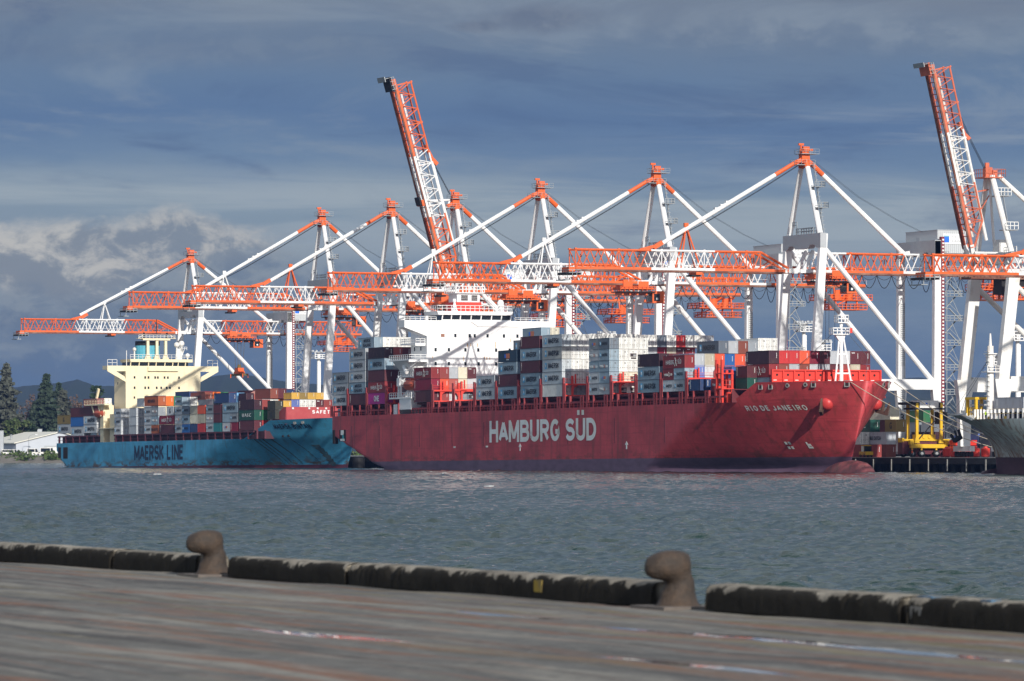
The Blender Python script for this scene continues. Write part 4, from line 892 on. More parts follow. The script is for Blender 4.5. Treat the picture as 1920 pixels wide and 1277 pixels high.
# ================================================================== SHIP-TO-SHORE CRANES
HY, ZL, ZU, HW = -2.0, 43.6, 48.0, 1.85
def truss(mb, ya, yb, panel, secs, y0=0., z0=0., chord=True, taper_end=False):
    """triangular lattice girder along y; secs = [(y_end, colour slot)] in order"""
    def ci(y):
        for e, m in secs:
            if y <= e + 1e-6: return m
        return secs[-1][1]
    zl, zu = ZL - z0, ZU - z0
    cuts = [ya] + [e for e, _ in secs if ya < e < yb] + [yb]
    n = max(2, round((yb - ya) / panel)); st = (yb - ya) / n; ye = yb - (2 * st if taper_end else 0)
    for a, b in zip(cuts[:-1], cuts[1:]):
        m = ci((a + b) / 2)
        for s in (-1, 1):
            mb.bar((s * HW, a - y0, zl + .15), (s * HW, b - y0, zl + .15), .5, .6, m)
            mb.bar((s * HW * 1.02, a - y0, zl - .36), (s * HW * 1.02, b - y0, zl - .36), .4, .42, 4)
            if min(b, ye) > a: mb.tube((s * HW, a - y0, zu), (s * HW, min(b, ye) - y0, zu), .24, n=8, mi=m)
    for k in range(n):
        y_ = ya + k * st; ym = y_ + st / 2; m = ci(ym)
        for s in (-1, 1):
            if ym < ye:
                mb.tube((s * HW, y_ - y0, zu), (s * HW, ym - y0, zl + .4), .14, n=6, mi=m, cap=False)
                mb.tube((s * HW, ym - y0, zl + .4), (s * HW, y_ + st - y0, zu), .14, n=6, mi=m, cap=False)
            if k % 3 == 0 and ym < ye: mb.bar((s * HW, y_ - y0, zl), (s * HW, y_ - y0, zu), .2, .2, m); mb.cbox(s * HW, y_ - y0, zu + .15, .5, .5, .4, m)
        mb.bar((-HW, y_ - y0, zl), (HW, y_ - y0, zl), .22, .25, m)
        if ym < ye:
            mb.bar((-HW, y_ - y0, zu), (HW, y_ - y0, zu), .14, .14, m)
            if k % 3 == 0: mb.bar((HW, y_ - y0, zl), (-HW, y_ + st * .9 - y0, zu), .14, .14, m)
    if taper_end:
        for s in (-1, 1): mb.tube((s * HW, ye - y0, zu), (s * HW, yb - y0, zl + .7), .3, n=8, mi=ci(yb)); mb.tube((s * HW, ye - y0, zu), (s * HW, ye - y0, zl), .16, n=6, mi=ci(yb)); mb.tube((s * HW, ye - y0, zl), (s * HW, (ye + yb) / 2 - y0, (zl + zu) / 2), .14, n=6, mi=ci(yb))
    for s in (-1, 1):                                         # walkway rail
        x = s * (HW + .75)
        for a, b in zip(cuts[:-1], cuts[1:]):
            m = ci((a + b) / 2); 
            for z in (1.3,): mb.bar((x, a - y0, zl + z), (x, b - y0, zl + z), .05, mi=m)
        for k in range(n + 1): mb.bar((x, ya + k * st - y0, zl + .3), (x, ya + k * st - y0, zl + 1.4), .05, mi=ci(ya + k * st / 2))
CR = [ORANGE, WHITE, STEEL, GREYP, RUSTRAIL, BLACK]
CRO = [OLDORANGE, OLDWHITE, STEEL, GREYP, RUSTRAIL, BLACK]
def crane_meshes(mats, old=False):
    D = {}; 
    # boom, origin at its hinge
    m = MB(); truss(m, -59.2, HY - 3, 3.5, [(-40.2, 0), (-24.0, 1), (50, 0)], HY, ZL, taper_end=True)
    for s in (-1, 1): m.bar((s * HW, -4, .1), (s * 1.2, 0, .3), .7, 1.0, 1)
    m.bar((0, -40.3, ZU - ZL + .1), (0, -36.8, ZU - ZL + 1.0), .9, .7, 0); m.bar((0, -36.8, ZU - ZL + .7), (0, -34.6, ZU - ZL + 2.0), 1.0, 1.0, 0)   # link plate
    D['boom'] = m.mesh('boom', mats)
    m = MB(); m.box(-2.6, -59.8, -1.5, 2.6, -56.0, -1.0, 0 if old else 5); m.box(-2.2, -59.0, -1.0, 2.2, -57.4, .3, 0); m.rail([(-3.2, -59.6, -1.6), (3.2, -59.6, -1.6)], 1.2, .06, 1.2, 2); m.rail([(3.2, -59.6, -1.6), (3.2, -56.4, -1.6)], 1.2, .06, 1.2, 2)
    m.box(-2.8, -60.2, -2.8, 2.8, -58.8, -2.6, 2); m.bar((-2.6, -59.6, -2.8), (-2.6, -59.6, -1.6), .15, mi=2); m.bar((2.6, -59.6, -2.8), (2.6, -59.6, -1.6), .15, mi=2)
    D['boom_tip'] = m.mesh('boom_tip_platform', mats)
    for key, mi in (('supw', 1), ('supo', 0)):
        m = MB(); y = -28.5; zt = 5.95 + ZU - ZL
        for s in (-1, 1):
            m.tube((s * HW * .9, y - 2.0, .4), (0, y, zt), .2, n=6, mi=mi); m.tube((s * HW * .9, y + 3.0, .4), (0, y, zt), .2, n=6, mi=mi)
        m.cbox(0, y, zt + .2, .7, 1., .9, mi); D[key] = m.mesh('stay_support', mats)
    m = MB(); m.cbox(0, -26, -.8, 4.2, 1.6, .6, 0); m.cbox(0, -26.6, -1.3, 3.4, 2.2, .4, 5); D['hang'] = m.mesh('rope_carrier', mats)
    # landside girder
    m = MB(); truss(m, HY + 2.5, 57.5, 3.5, [(10, 1), (25, 0), (31, 1), (90, 0)])
    for s in (-1, 1): m.bar((s * HW, HY, ZL + .1), (s * HW, HY + 2.6, ZL + .1), .6, .85, 1); m.bar((s * 1.9, -1, ZL + .5), (s * 1.9, 1.5, ZU + .6), .6, .8, 1)
    m.box(-1.8, 9, ZU - .1, 1.8, 16, ZU + .25, 1)
    m.bar((0, 24.5, ZU), (0, 27.5, ZU + .6), .9, .7, 1)
    D['girder'] = m.mesh('main_girder', mats)
    # legs
    for s, nm in ((-1, 'lega'), (1, 'legb')):
        m = MB(); x = s * 9.5
        m.bar((x, .4, 52.3), (x, -1.9, 18.5), 1.4, 1.75, 1, 1.35, 2.1); m.bar((x, -1.9, 18.6), (x, -2.0, 15.0), 1.35, 2.7, 1, 1.35, 2.1); m.bar((x, -2.0, 15), (x, -2.0, 2.6), 1.35, 2.1, 1, 1.2, 1.7)
        D[nm] = m.mesh('waterside_leg', mats)
        m = MB(); m.bar((x, 30, 51.0), (x, 30, 17), 1.4, 1.5, 1, 1.4, 1.9); m.bar((x, 30, 17), (x, 30, 13), 1.4, 2.9, 1, 1.4, 2.1); m.bar((x, 30, 13), (x, 30, 2.6), 1.4, 2.1, 1, 1.3, 1.7)
        D[nm + 'l'] = m.mesh('landside_leg', mats)
        m = MB(); m.box(x - .75, .8, 15.9, x + .75, 29, 18.3, 1); D[nm + 't'] = m.mesh('tie_beam', mats)
        m = MB(); m.tube((x, .9, 48.6), (x, 29.2, 17.6), .62, n=10, mi=1); D[nm + 'd'] = m.mesh('diagonal_brace', mats)
        for yy, k in ((-2, 'b'), (30, 'bl')):
            m = MB(); m.box(x - 4.2, yy - .7, 1.3, x + 4.2, yy + .7, 2.6, 1)
            for i in range(6): m.tube((x - 3.6 + i * 1.45, yy - .35, .75), (x - 3.6 + i * 1.45, yy + .35, .75), .6, n=10, mi=5)
            m.box(x - 4.3, yy - .4, .7, x + 4.3, yy + .4, 1.3, 3); D[nm + k] = m.mesh('bogie', mats)
        m = MB(); m.tube((s * 8.4, .1, 52.3), (s * 1.15, 0, 69.5), .72, .62, n=10, mi=1); m.tube((s * 1.7, 0, 68.2), (s * 1.0, 0, 69.9), .75, n=10, mi=0); D[nm + 'p'] = m.mesh('mast_post', mats)
    m = MB(); m.prism([(-10.3, 52.4), (10.3, 52.4), (10.3, 49.0), (8.0, 49.0), (6.8, 49.8), (4.6, 49.8), (3.6, 49.0), (-3.6, 49.0), (-4.6, 49.8), (-6.8, 49.8), (-8.0, 49.0), (-10.3, 49.0)], 1, -.75, .85, 3); D['portal'] = m.mesh('portal_beam', mats)
    m = MB(); m.rail([(-3, -.7, 52.4), (6.5, -.7, 52.4)], 1.4, .07, 1.3, 2); m.rail([(-3, .7, 52.4), (6.5, .7, 52.4)], 1.4, .07, 1.3, 2); m.rail([(-5, -.7, 54), (-2.5, -.7, 54)], 1.4, .07, 1.3, 2); m.bar((-4, 0, 52.4), (-4, 0, 54.6), .2, mi=2); D['portrail'] = m.mesh('railing', mats)
    m = MB(); m.prism([(-10.2, 51.2), (10.2, 51.2), (10.2, 47.6), (7, 47.6), (6.4, 48.4), (4.4, 48.4), (3.8, 47.6), (1.2, 47.6), (.6, 48.4), (-.6, 48.4), (-1.2, 47.6), (-3.8, 47.6), (-4.4, 48.4), (-6.4, 48.4), (-7, 47.6), (-10.2, 47.6)], 1, 29.2, 30.8, 3); D['portall'] = m.mesh('portal_beam', mats)
    # head of the mast
    m = MB(); m.cbox(0, 0, 70.4, 1.9, 2.0, 2.4, 0); m.cbox(0, 0, 71.8, 1.7, 1.7, 1.2, 0); m.cbox(.2, .5, 72.3, 2.2, 2.4, .5, 0); m.cbox(0, .3, 72.8, 1.2, 1.6, .6, 0); m.cbox(0, -.9, 72.9, .35, .35, 1.6, 0); m.bar((0, -1.5, 73.6), (0, -.2, 73.6), .5, mi=0)
    m.bar((0, -.3, 70.3), (0, -2.4, 69.2), .9, .9, 0); m.bar((0, .3, 70.3), (0, 2.4, 68.6), .9, .9, 0)
    for z, y0, y1 in ((68.8, -2.8, 2.0), (71.4, -1.6, 3.0)):
        m.box(-1.9, y0, z - .12, 1.9, y1, z, 2)
        for x in (-1.9, 1.9): m.rail([(x, y0, z), (x, y1, z)], 1.1, .03, 1.3, 2)
        m.rail([(-1.9, y0, z), (1.9, y0, z)], 1.1, .03, 1.3, 2)
    D['head'] = m.mesh('mast_head', mats)
    m = MB()                                                 # ladder up the near post
    for k in range(18):
        t = k / 17; p = Vector((8.0, .9, 52.4)).lerp(Vector((2.2, .9, 69.0)), t); m.cbox(p.x + .75, p.y + .2, p.z, .5, .6, .1, 2)
    for dx in (.45, 1.05): m.bar((8.0 + dx, .9, 52.4), (2.2 + dx, .9, 69.2), .09, mi=2)
    for t in (.36, .66): p = Vector((8.0, .9, 52.4)).lerp(Vector((2.2, .9, 69.0)), t); m.box(p.x - .3, p.y - 1.2, p.z, p.x + 2.2, p.y + 1.4, p.z + .12, 2); m.rail([(p.x + 2.2, p.y - 1.2, p.z), (p.x + 2.2, p.y + 1.4, p.z)], 1.3, .06, .8, 2); m.rail([(p.x, p.y + 1.4, p.z), (p.x + 2.2, p.y + 1.4, p.z)], 1.3, .06, .8, 2); m.bar((p.x + 1.6, p.y, p.z), (p.x + .7, p.y, p.z - 3.2), .12, mi=2)
    D['ladder'] = m.mesh('mast_ladder', mats)
    # stays
    m = MB(); p0, p1 = Vector((0, -1.6, 69.7)), Vector((0, -36.8, ZU + 1.6)); f = p0.lerp(p1, .17)
    m.tube(p0, f, .5, n=8, mi=0); m.tube(f, p1, .5, n=8, mi=1)
    for t in (.52, .56, .6): q = p0.lerp(p1, t); m.cbox(q.x, q.y, q.z + .3, .9, 1., .8, 1)
    D['fore'] = m.mesh('fore_stay', mats)
    m = MB()
    for s in (-.5, 0, .5): m.path([(s, -1, 69), (s, -12, 62.4), (s, -24, 55.6), (s, -34, ZU + 2.6)], .035, 4, 5)
    D['ropes'] = m.mesh('hoist_rope', mats)
    m = MB()
    for s in (-.4, .4): m.path([(s, 1.5, 70.3), (s, 14, 61.6), (s, 24, 56.4), (s, 33, 52.6)], .03, 4, 5)
    D['backropes'] = m.mesh('hoist_rope', mats)
    m = MB(); p0, p1 = Vector((0, 1.6, 69.3)), Vector((0, 26.0, ZU + .3)); f = p0.lerp(p1, .13); m.tube(p0, f, .62, n=8, mi=0); m.tube(f, p1, .62, n=8, mi=1); D['back'] = m.mesh('back_stay', mats)
    # machinery house
    m = MB(); m.box(-8.5, 30.9, 48.2, 8.2, 38.4, 53.6, 0); m.box(-8.6, 30.8, 53.6, 8.3, 38.5, 53.75, 1)
    for k in range(14): m.box(8.2, 31.2 + k * .52, 48.3, 8.26, 31.3 + k * .52, 53.4, 1)
    m.box(-3, 30.86, 50.6, -1, 30.9, 52.2, 1)
    HG = GREYP if not old else OLDWHITE
    D['house'] = m.mesh('machinery_house', [mat('house_cladding', (.52,.54,.55,1), .55), HG])
    m = MB(); m.box(8.27, 32.3, 50.4, 8.33, 37.9, 52.8, 0); m.box(8.33, 32.5, 50.75, 8.36, 33.9, 52.1, 1); m.box(8.33, 32.5, 52.15, 8.36, 33.9, 52.35, 2); D['sign'] = m.mesh('sign_board', [LETTERWHITE, LOGOBLUE, TEAL])
    t1 = text_mesh('lettering', 'PORT OF\nTAURANGA', .9, GREYP, .0); fit(t1, 3.6, 1.7); D['signtext'] = t1
    m = MB(); m.rail([(8.0, 38.6, 48.2), (8.0, 30.9, 48.2)], 1.2, .06, 1.3, 2); m.box(7.4, 31, 47.2, 9.2, 33.4, 47.4, 2); m.rail([(9.2, 31, 47.4), (9.2, 33.4, 47.4)], 1.2, .06, .8, 2); D['houserail'] = m.mesh('railing', mats)
    # hanging gallery at the rear
    m = MB()
    for z, y0, y1 in ((37.6, 46.5, 57.0), (40.0, 44.5, 58.5)):
        m.box(-4, y0, z - .2, 4, y1, z, 0)
        for x in (-4, 4): m.rail([(x, y0, z), (x, y1, z)], 1.3, .07, 1.2, 0)
        m.rail([(-4, y0, z), (4, y0, z)], 1.3, .07, 1.2, 0); m.rail([(-4, y1, z), (4, y1, z)], 1.3, .07, 1.2, 0)
    for x in (-3.6, 3.6):
        for y in (48.5, 54.5): m.bar((x, y, 37.6), (x * .6, y, 43.2), .35, mi=0)
        m.bar((x, 46.5, 37.8), (x, 54.5, 41.2), .25, mi=0)
    for y in (50.5, 54.0): m.lathe(0, y, [(40.0, 1.0), (42.6, 1.1)], 8, 0); m.bar((-1.6, y - 1.6, 40.2), (1.6, y + 1.6, 43.0), 1.0, .9, 0)
    D['rear'] = m.mesh('rear_gallery', mats)
    # trolley with its cab
    m = MB(); m.box(-2.7, -4.6, 41.9, 2.7, 4.2, 42.5, 0); m.box(-2.5, -4, 42.5, 2.5, -1.5, 44.4, 0); m.box(-2.3, .2, 42.5, 2.3, 3, 44.0, 0); m.box(-3.0, -5, 41.2, 3.0, 4.6, 41.45, 5)
    for s in (-1, 1): m.rail([(s * 3.1, -5, 41.5), (s * 3.1, 4.6, 41.5)], 1.2, .07, 1.2, 0)
    for y in (-4, -2, 0, 2.5): m.bar((-2.2, y, 41), (2.2, y, 41), .5, .9, 0)
    D['trolley'] = m.mesh('trolley', mats)
    m = MB(); m.box(-1.4, 4.0, 38.6, 2.4, 7.2, 41.6, 0); m.box(-1.0, 3.92, 39.0, 2.0, 4.0, 40.9, 1); m.box(2.4, 4.4, 39.1, 2.46, 6.0, 40.9, 1); m.box(2.46, 5.0, 39.4, 2.5, 5.5, 39.9, 2); D['cab'] = m.mesh('operator_cab', [mats[0], GLASS, LETTERWHITE])
    m = MB(); m.box(-6.1, -.7, 28.6, 6.1, .7, 29.3, 5); m.box(-1.6, -1, 29.3, 1.6, 1, 31.4, 0); m.box(-3.6, -.6, 29.3, 3.6, .6, 30.1, 0); m.lathe(0, 0, [(31.4, .8), (32.6, .5)], 8, 5)
    for s in (-1, 1):
        for t in (-1, 1): m.tube((s * 1.3, t * .8, 31.4), (s * 1.6, t * 1.2, 41.2), .06, n=4, mi=5); m.bar((s * 5.9, t * .9, 27.9), (s * 5.9, t * .9, 29.3), .25, mi=0)
    D['spreader'] = m.mesh('spreader', [mats[0], mats[1], STEEL, GREYP, RUSTRAIL, mat('dull_yellow_black', (.14,.10,.03,1), .7)])
    m = MB()
    for s in (-1, 1):
        for t in (-1, 1): m.tube((s * 1.6, t * 1.2, 16), (s * 1.6, t * 1.2, 41.2), .045, n=4, mi=5)
    D['falls'] = m.mesh('hoist_rope', mats)
    # festoon cable loops
    m = MB(); y = 2.0
    while y < 46:
        w = 3.9 if y < 26 else 2.6; d = 3.0 if y < 26 else 3.8
        pts = [(HW + .9, y + w * k / 8, ZL - .7 - d * (1 - (2 * k / 8 - 1) ** 2)) for k in range(9)]; m.path(pts, .085, 4, 5); 
        pts = [(HW + .9, y + w * k / 6, ZL - .7 - d * .35 * (1 - (2 * k / 6 - 1) ** 2)) for k in range(7)]; m.path(pts, .05, 4, 5); y += w
    D['festoon'] = m.mesh('festoon_cable', mats)
    # stair tower and cable duct on the near landside leg
    m = MB(); x0, x1, y0 = 8.6, 11.0, 31.6
    for k in range(8):
        z = 3.2 + k * 5.8
        m.box(x0, y0, z - .1, x1, y0 + 4.6, z, 2)
        m.rail([(x1, y0, z), (x1, y0 + 4.6, z), (x0, y0 + 4.6, z)], 1.2, .07, 1.1, 2)
        if k < 7:
            m.bar((x1 - .3, y0 + 4.2, z), (x1 - .3, y0 + 1.0, z + 2.9), .5, .18, 2); m.bar((x0 + .5, y0 + .8, z + 2.9), (x0 + .5, y0 + 3.6, z + 5.8), .5, .18, 2); m.box(x0, y0, z + 2.8, x1, y0 + 1.3, z + 2.9, 2)
            m.bar((x1, y0 + 4.2, z + 1.1), (x1, y0 + 1.0, z + 4.0), .08, mi=2); m.bar((x1, y0 + .3, z), (x1, y0 + .3, z + 5.8), .14, mi=2); m.bar((x1, y0 + 4.3, z), (x1, y0 + 1.6, z + 5.4), .1, mi=2)
    D['stair'] = m.mesh('stair_tower', mats)
    m = MB(); m.box(9.3, 30.8, 3, 10.4, 31.6, 52, 0)
    for k in range(58): m.box(10.4, 31.0, 3.2 + k * .84, 10.5, 31.45, 3.2 + k * .84 + .4, 1)
    D['duct'] = m.mesh('cable_duct', [DKRED, LETTERGREY])
    m = MB()
    for k in range(30): m.box(-8.75, 29.7, 3 + k * .5, -8.6, 30.7, 3.1 + k * .5, 2); m.box(-8.75, 29.7, 22 + k * .5, -8.6, 30.7, 22.1 + k * .5, 2)
    for y in (29.7, 30.7): m.bar((-8.68, y, 3), (-8.68, y, 37), .08, mi=2)
    D['legladder'] = m.mesh('leg_ladder', mats)
    # folded stays of a raised boom
    m = MB()
    m.tube((0, -1.5, 71.0), (0, -8.6, 70.6), .3, n=7, mi=1); m.tube((0, -1.6, 70.6), (0, -5.4, 62.0), .26, n=7, mi=1)
    for s in (-1, 0, 1): m.path([(s * .4, -1.5, 72.6), (s * .4, -8.4, 84.5), (s * .4, -13.0, 94.0)], .05, 4, 5)
    m.tube((0, -.3, 69.5), (0, 1.2, 55.4), .3, n=7, mi=1)
    D['folded'] = m.mesh('folded_stay', mats)
    m = MB(); m.tube((0, -37.6, ZU - ZL + .9), (0, -4.0, ZU - ZL + .9), .42, n=8, mi=1); m.tube((1.2, -55, 1.2), (1.2, -6, 1.2), .3, n=7, mi=1); D['boomstay'] = m.mesh('stowed_stay', mats)
    return D
CD = crane_meshes(CR); CO = crane_meshes(CRO, True)
CG = 'orange and white gantry cranes along the quay'
def crane(a, label, trolley, D=CD, scale=1., raised=False, white_sup=True, spreader=None, b=45., number=None, angle=74.4, rear=True, falls=False):
    r = root('gantry_crane', Mh @ T(a, b, 3.4) @ Matrix.Diagonal((1, 1, scale, 1)), label, 'crane', CG)
    P = lambda k, nm=None, par=r, loc=None: obj(nm or D[k].name.split('.')[0], D[k], par, loc)
    bm = P('boom', loc=(0, HY, ZL)); P('boom_tip', par=bm); P('hang', par=bm)
    if scale == .9: bm.scale = (1, .935, 1)
    if raised: bm.rotation_euler = (R(-angle), 0, 0); bm.scale = (1, 1.06, 1.06); P('boomstay', par=bm); P('folded')
    else: P('supw' if white_sup else 'supo', par=bm); P('fore'); P('ropes')
    P('girder'); P('portal'); P('portrail'); P('portall'); P('head'); P('ladder'); P('back'); P('backropes')
    for k in ('lega', 'legb'):
        l = P(k); P(k + 'b', par=l); l2 = P(k + 'l'); P(k + 'bl', par=l2); P(k + 't'); P(k + 'd'); P(k + 'p')
        if k == 'lega': 
            P('legladder', par=l2)
            if number: 
                t = obj('lettering', fit(text_mesh('lettering', number, 1.6, LETTERDARK, .01), 1.0, 1.7), l2, (-8.6, 30, 9.5)); t.rotation_euler = (0, 0, R(90))
        else: P('duct', par=l2)
    h = P('house'); P('sign', par=h); t = P('signtext', par=h, loc=(8.36, 35.9, 51.6)); t.rotation_euler = (0, 0, R(90)); P('houserail', par=h)
    if rear: P('rear')
    P('festoon'); P('stair')
    tr = P('trolley', loc=(0, trolley, 0)); P('cab', par=tr); (P('spreader', par=tr) if spreader else (P('falls', par=tr) if falls else None))
    return r
crane(-266.5, 'gantry crane at far left over the blue ship, shorter, boom lowered above its bridge', 16.5, scale=.9, spreader=True)
crane(-143.7, 'gantry crane whose lowered boom tip ends just above the blue ship\'s cream bridge', 6.)
crane(-85.6, 'gantry crane with lowered boom, peak just left of the raised orange and white boom', 8., white_sup=False)
crane(-35.6, 'gantry crane standing behind the white bridge block with its boom raised steeply', -1., raised=True)
crane(26.3, 'gantry crane with lowered boom, its peak just right of the boom raised over the bridge', -6., falls=True)
crane(102.6, 'gantry crane with lowered boom, fifth peak from the left among the lowered booms', -6.)
crane(189.3, 'tallest gantry crane with lowered boom, standing behind the bow of the red ship', 6., white_sup=False, number='3', falls=True)
crane(371., 'gantry crane beyond the right edge, only its lowered boom reaching in', -22., scale=.835)
# the older crane with the faded raised boom
r = root('gantry_crane', Mh @ T(281.3, 45, 3.4), 'older gantry crane at far right with faded raised boom and thick white legs', 'crane', CG)
bm = obj('boom', CO['boom'], r, (0, -3.7, 43.5)); bm.rotation_euler = (R(-76.5), 0, 0); bm.scale = (.9, .73, .9); obj('boom_tip', CO['boom_tip'], bm); obj('stowed_stay', CO['boomstay'], bm)
mb = MB(); x = 9.
for s in (-1, 1):
    mb = MB(); x = s * 9.0; mb.bar((x, 2.2, 40.0), (x, -.6, 16.5), 1.5, 2.6, 1, 1.7, 2.5); mb.bar((x, -.6, 17), (x, -.6, 13), 1.7, 4.2, 1, 1.7, 3.0); mb.bar((x, -.6, 13.2), (x, -.6, 2.4), 1.7, 3.0, 1, 1.5, 2.4)
    mb.build('waterside_leg', CRO, r)
    mb = MB(); mb.bar((x, 26, 40), (x, 26, 2.4), 1.6, 2.2, 1); mb.build('landside_leg', CRO, r)
    mb = MB(); mb.box(x - .8, 1.2, 14.4, x + .8, 25, 17.6, 1); mb.build('tie_beam', CRO, r)
    mb = MB(); mb.tube((x, 2, 38), (x, 25, 18), .6, n=10, mi=1); mb.build('diagonal_brace', CRO, r)
    mb = MB(); mb.tube((s * 8.0, 2.2, 44.6), (s * 1.2, 1.0, 61.5), .65, n=10, mi=1); mb.build('mast_post', CRO, r)
    mb = MB(); mb.box(x - 4, -1.2, 1.3, x + 4, 0, 2.5, 1); mb.box(x - 4, 25.4, 1.3, x + 4, 26.6, 2.5, 1)
    for i in range(6):
        for yy in (-.6, 26): mb.tube((x - 3.5 + i * 1.4, yy - .3, .7), (x - 3.5 + i * 1.4, yy + .3, .7), .6, n=10, mi=5)
    mb.build('bogie', CRO, r)
MB().box(-9.8, 1.2, 42.2, 9.8, 3.2, 44.6, 3).build('portal_beam', CRO, r); MB().box(-9.8, 25, 40.0, 9.8, 27, 42.6, 3).build('portal_beam', CRO, r)
mb = MB()
for s in (-1, 1): mb.box(s * 2.6 - .5, -5, 39.4, s * 2.6 + .5, 56, 41.2, 1); mb.box(s * 2.6 - .4, -5, 38.9, s * 2.6 + .4, 56, 39.4, 4)
for k in range(12):
    y = -4 + k * 5
    for s in (-1, 1): mb.tube((s * 2.6, y, 41.2), (s * 2.6, y + 2.5, 44.6), .2, n=6, mi=1); mb.tube((s * 2.6, y + 2.5, 44.6), (s * 2.6, y + 5, 41.2), .2, n=6, mi=1)
for s in (-1, 1): mb.tube((s * 2.6, -4, 44.6), (s * 2.6, 56, 44.6), .25, n=6, mi=1)
mb.build('main_girder', CRO, r)
mb = MB(); mb.box(-4, 4, 34.4, 4, 18, 34.7, 0)
for xx in (-4, 4): mb.rail([(xx, 4, 34.7), (xx, 18, 34.7)], 2.4, .09, 1.3, 0)
for yy in (5, 11, 17): mb.bar((-3, yy, 34.5), (-2.6, yy, 39.4), .3, mi=0); mb.bar((3, yy, 34.5), (2.6, yy, 39.4), .3, mi=0)
mb.box(-2, 3, 35.6, 2, 10, 39, 5); mb.build('trolley', CR, r)
mb = MB(); mb.box(-2.4, -1.4, 61.0, 2.4, 3.2, 61.2, 0); mb.cbox(0, .6, 62.3, 1.3, 1.6, 2.2, 0); mb.cbox(.3, 1.8, 62.0, 1.6, 1.0, 1.5, 0); mb.cbox(0, .4, 63.9, .5, .9, 1.0, 0)
for a_, b_ in (((-2.6,-1.4,61.2),(2.6,-1.4,61.2)), ((2.6,-1.4,61.2),(2.6,3.6,61.2)), ((-2.6,3.6,61.2),(2.6,3.6,61.2))): mb.rail([a_, b_], 1.7, .045, 1.1, 0)
mb.build('mast_head', CRO, r)
mb = MB(); mb.box(-1.5, 1.5, 57, 3.0, 4.8, 57.2, 2); mb.rail([(3, 1.5, 57.2), (3, 4.8, 57.2)], 1.6, .07, .9, 1); mb.box(3.6, 1.5, 49.4, 7.0, 4.4, 49.6, 2); mb.rail([(7, 1.5, 49.6), (7, 4.4, 49.6)], 1.6, .07, .9, 1)
for d in (0, .7): mb.bar((6.6 + d * .6, 3, 45), (2.0 + d * .6, 3, 58), .1, mi=2)
mb.build('mast_ladder', CRO, r)
mb = MB(); mb.tube((0, 3.2, 61.6), (0, 26.4, 43), .55, n=8, mi=1); mb.build('back_stay', CRO, r)
mb = MB(); mb.tube((0, 1, 61), (0, 2.2, 46), .3, n=7, mi=1); mb.bar((-1, 1.5, 58.6), (-1, -3.4, 57.8), .3, mi=0); mb.bar((-1, 1.5, 57.4), (-1, -2.5, 51), .2, mi=0)
for s in (-1, 0, 1): mb.path([(s * .4, .2, 62.5), (s * .4, -3.5, 69), (s * .4, -6.5, 75)], .05, 4, 5)
mb.build('folded_stay', CRO, r)
mb = MB(); mb.box(-2, 3, 44.6, 1, 5.4, 47.6, 1); mb.rail([(-4, 4, 44.6), (7, 4, 44.6)], 1.3, .07, 1.2, 1); mb.build('electrical_cabin', CRO, r)

# ================================================================== THIRD SHIP
M3 = Mh @ T(420, 20, 0) @ Matrix.Rotation(math.pi, 4, 'Z')
s3 = root('cargo_ship', M3, 'rust-streaked grey-white ship bow entering at the right edge', 'ship')
def h3(x, z):
    t = max(0, z) / 12.4; st = 85.5 + 16.5 * min(1.02, t) ** 2.6; w = min(1, t) ** 2.2; a0 = 26 + 20 * w; p = 1.25 + .9 * w; r = 1.2 - .5 * w
    return 17. if x <= a0 else 17. * max(0, 1 - min(1, (x - a0) / (st - a0)) ** p) ** r
A3 = [-30, 0, 10, 20, 30] + [32 + 2 * k for k in range(25)] + [81 + k for k in range(0, 20)] + [100.6, 101.1, 101.6]
def top3(x): return 11.2 if x < 72 else (11.2 + (x - 72) / 4 * 1.2 if x < 76 else 12.4)
H3 = hull_mat('rusty_grey_hull_paint', (.78,.77,.68,1), (.085,.03,.04,1), 3.5, 1, (.33,.155,.065,1), .95, .8, .15, (.47, .62), 8., (.48, .60))
obj('hull', hull_mesh('hull', A3, h3, lambda x: -1.5, top3, 0, [H3], 30, lambda z: 85.5 + 16.5 * min(1.02, max(0, z) / 12.4) ** 2.6, 66), s3)
mb = MB(); deck_plate(mb, [x for x in A3 if x < 101.6], h3, 11.0, 0); mb.build('deck', DECKRED, s3)
mb = MB(); mb.lathe(0, 0, [(0, .05), (1.5, 1.2), (4, 2.2), (8, 2.6)], 14)
o = mb.build('bulbous_bow', mat('dark_boot_paint', (.085,.03,.04,1), .6), s3, (94, 0, -1.4), smooth=True); o.rotation_euler = (0, R(-90), 0)
mb = MB(); mk = MB()
for k in range(26):
    x = 70 - k * 2.3; y = h3(x, 11.2) - .35
    MB().box(x - .15, y - .2, 11.2, x + .15, y + .2, 13.2).build('bulwark_stay', OLDWHITE, s3)
    if k % 4 == 0: mk.box(x - 1.6, y - .15, 11.2, x - .6, y + .2, 11.7)
for z in (12.2, 13.1): mk.box(12, 16.55, z, 60, 16.65, z + .07)
mk.build('deck_railing', YELLOW, s3)
mb = MB(); pts = [(x, h3(x, 12.3) + .02, 12.25) for x in (70, 74, 78, 84, 90, 96, 100)]
for p, q in zip(pts[:-1], pts[1:]): mb.bar(p, q, .15, .35)
mb.bar((76, h3(76, 12) , 12.3), (71, h3(71, 11.2), 11.2), .3, .5); mb.build('bulwark_rail', OLDWHITE, s3)
mb = MB(); mb.bar((0, 0, 1.8), (0, 0, -1.6), .5); mb.bar((-1.6, 0, -1.2), (1.6, 0, -1.4), 1.6, 1.2); mb.bar((-1.4, 0, -1), (-1.7, .3, 1.4), .9, .5); mb.bar((1.4, 0, -1), (1.7, .3, 1.2), .9, .5)
o = mb.build('anchor', BLACK, s3, (94.8, 4.6, 8.0)); o.scale = (.62, .62, .62); o.rotation_euler = (.1, R(25), R(30))
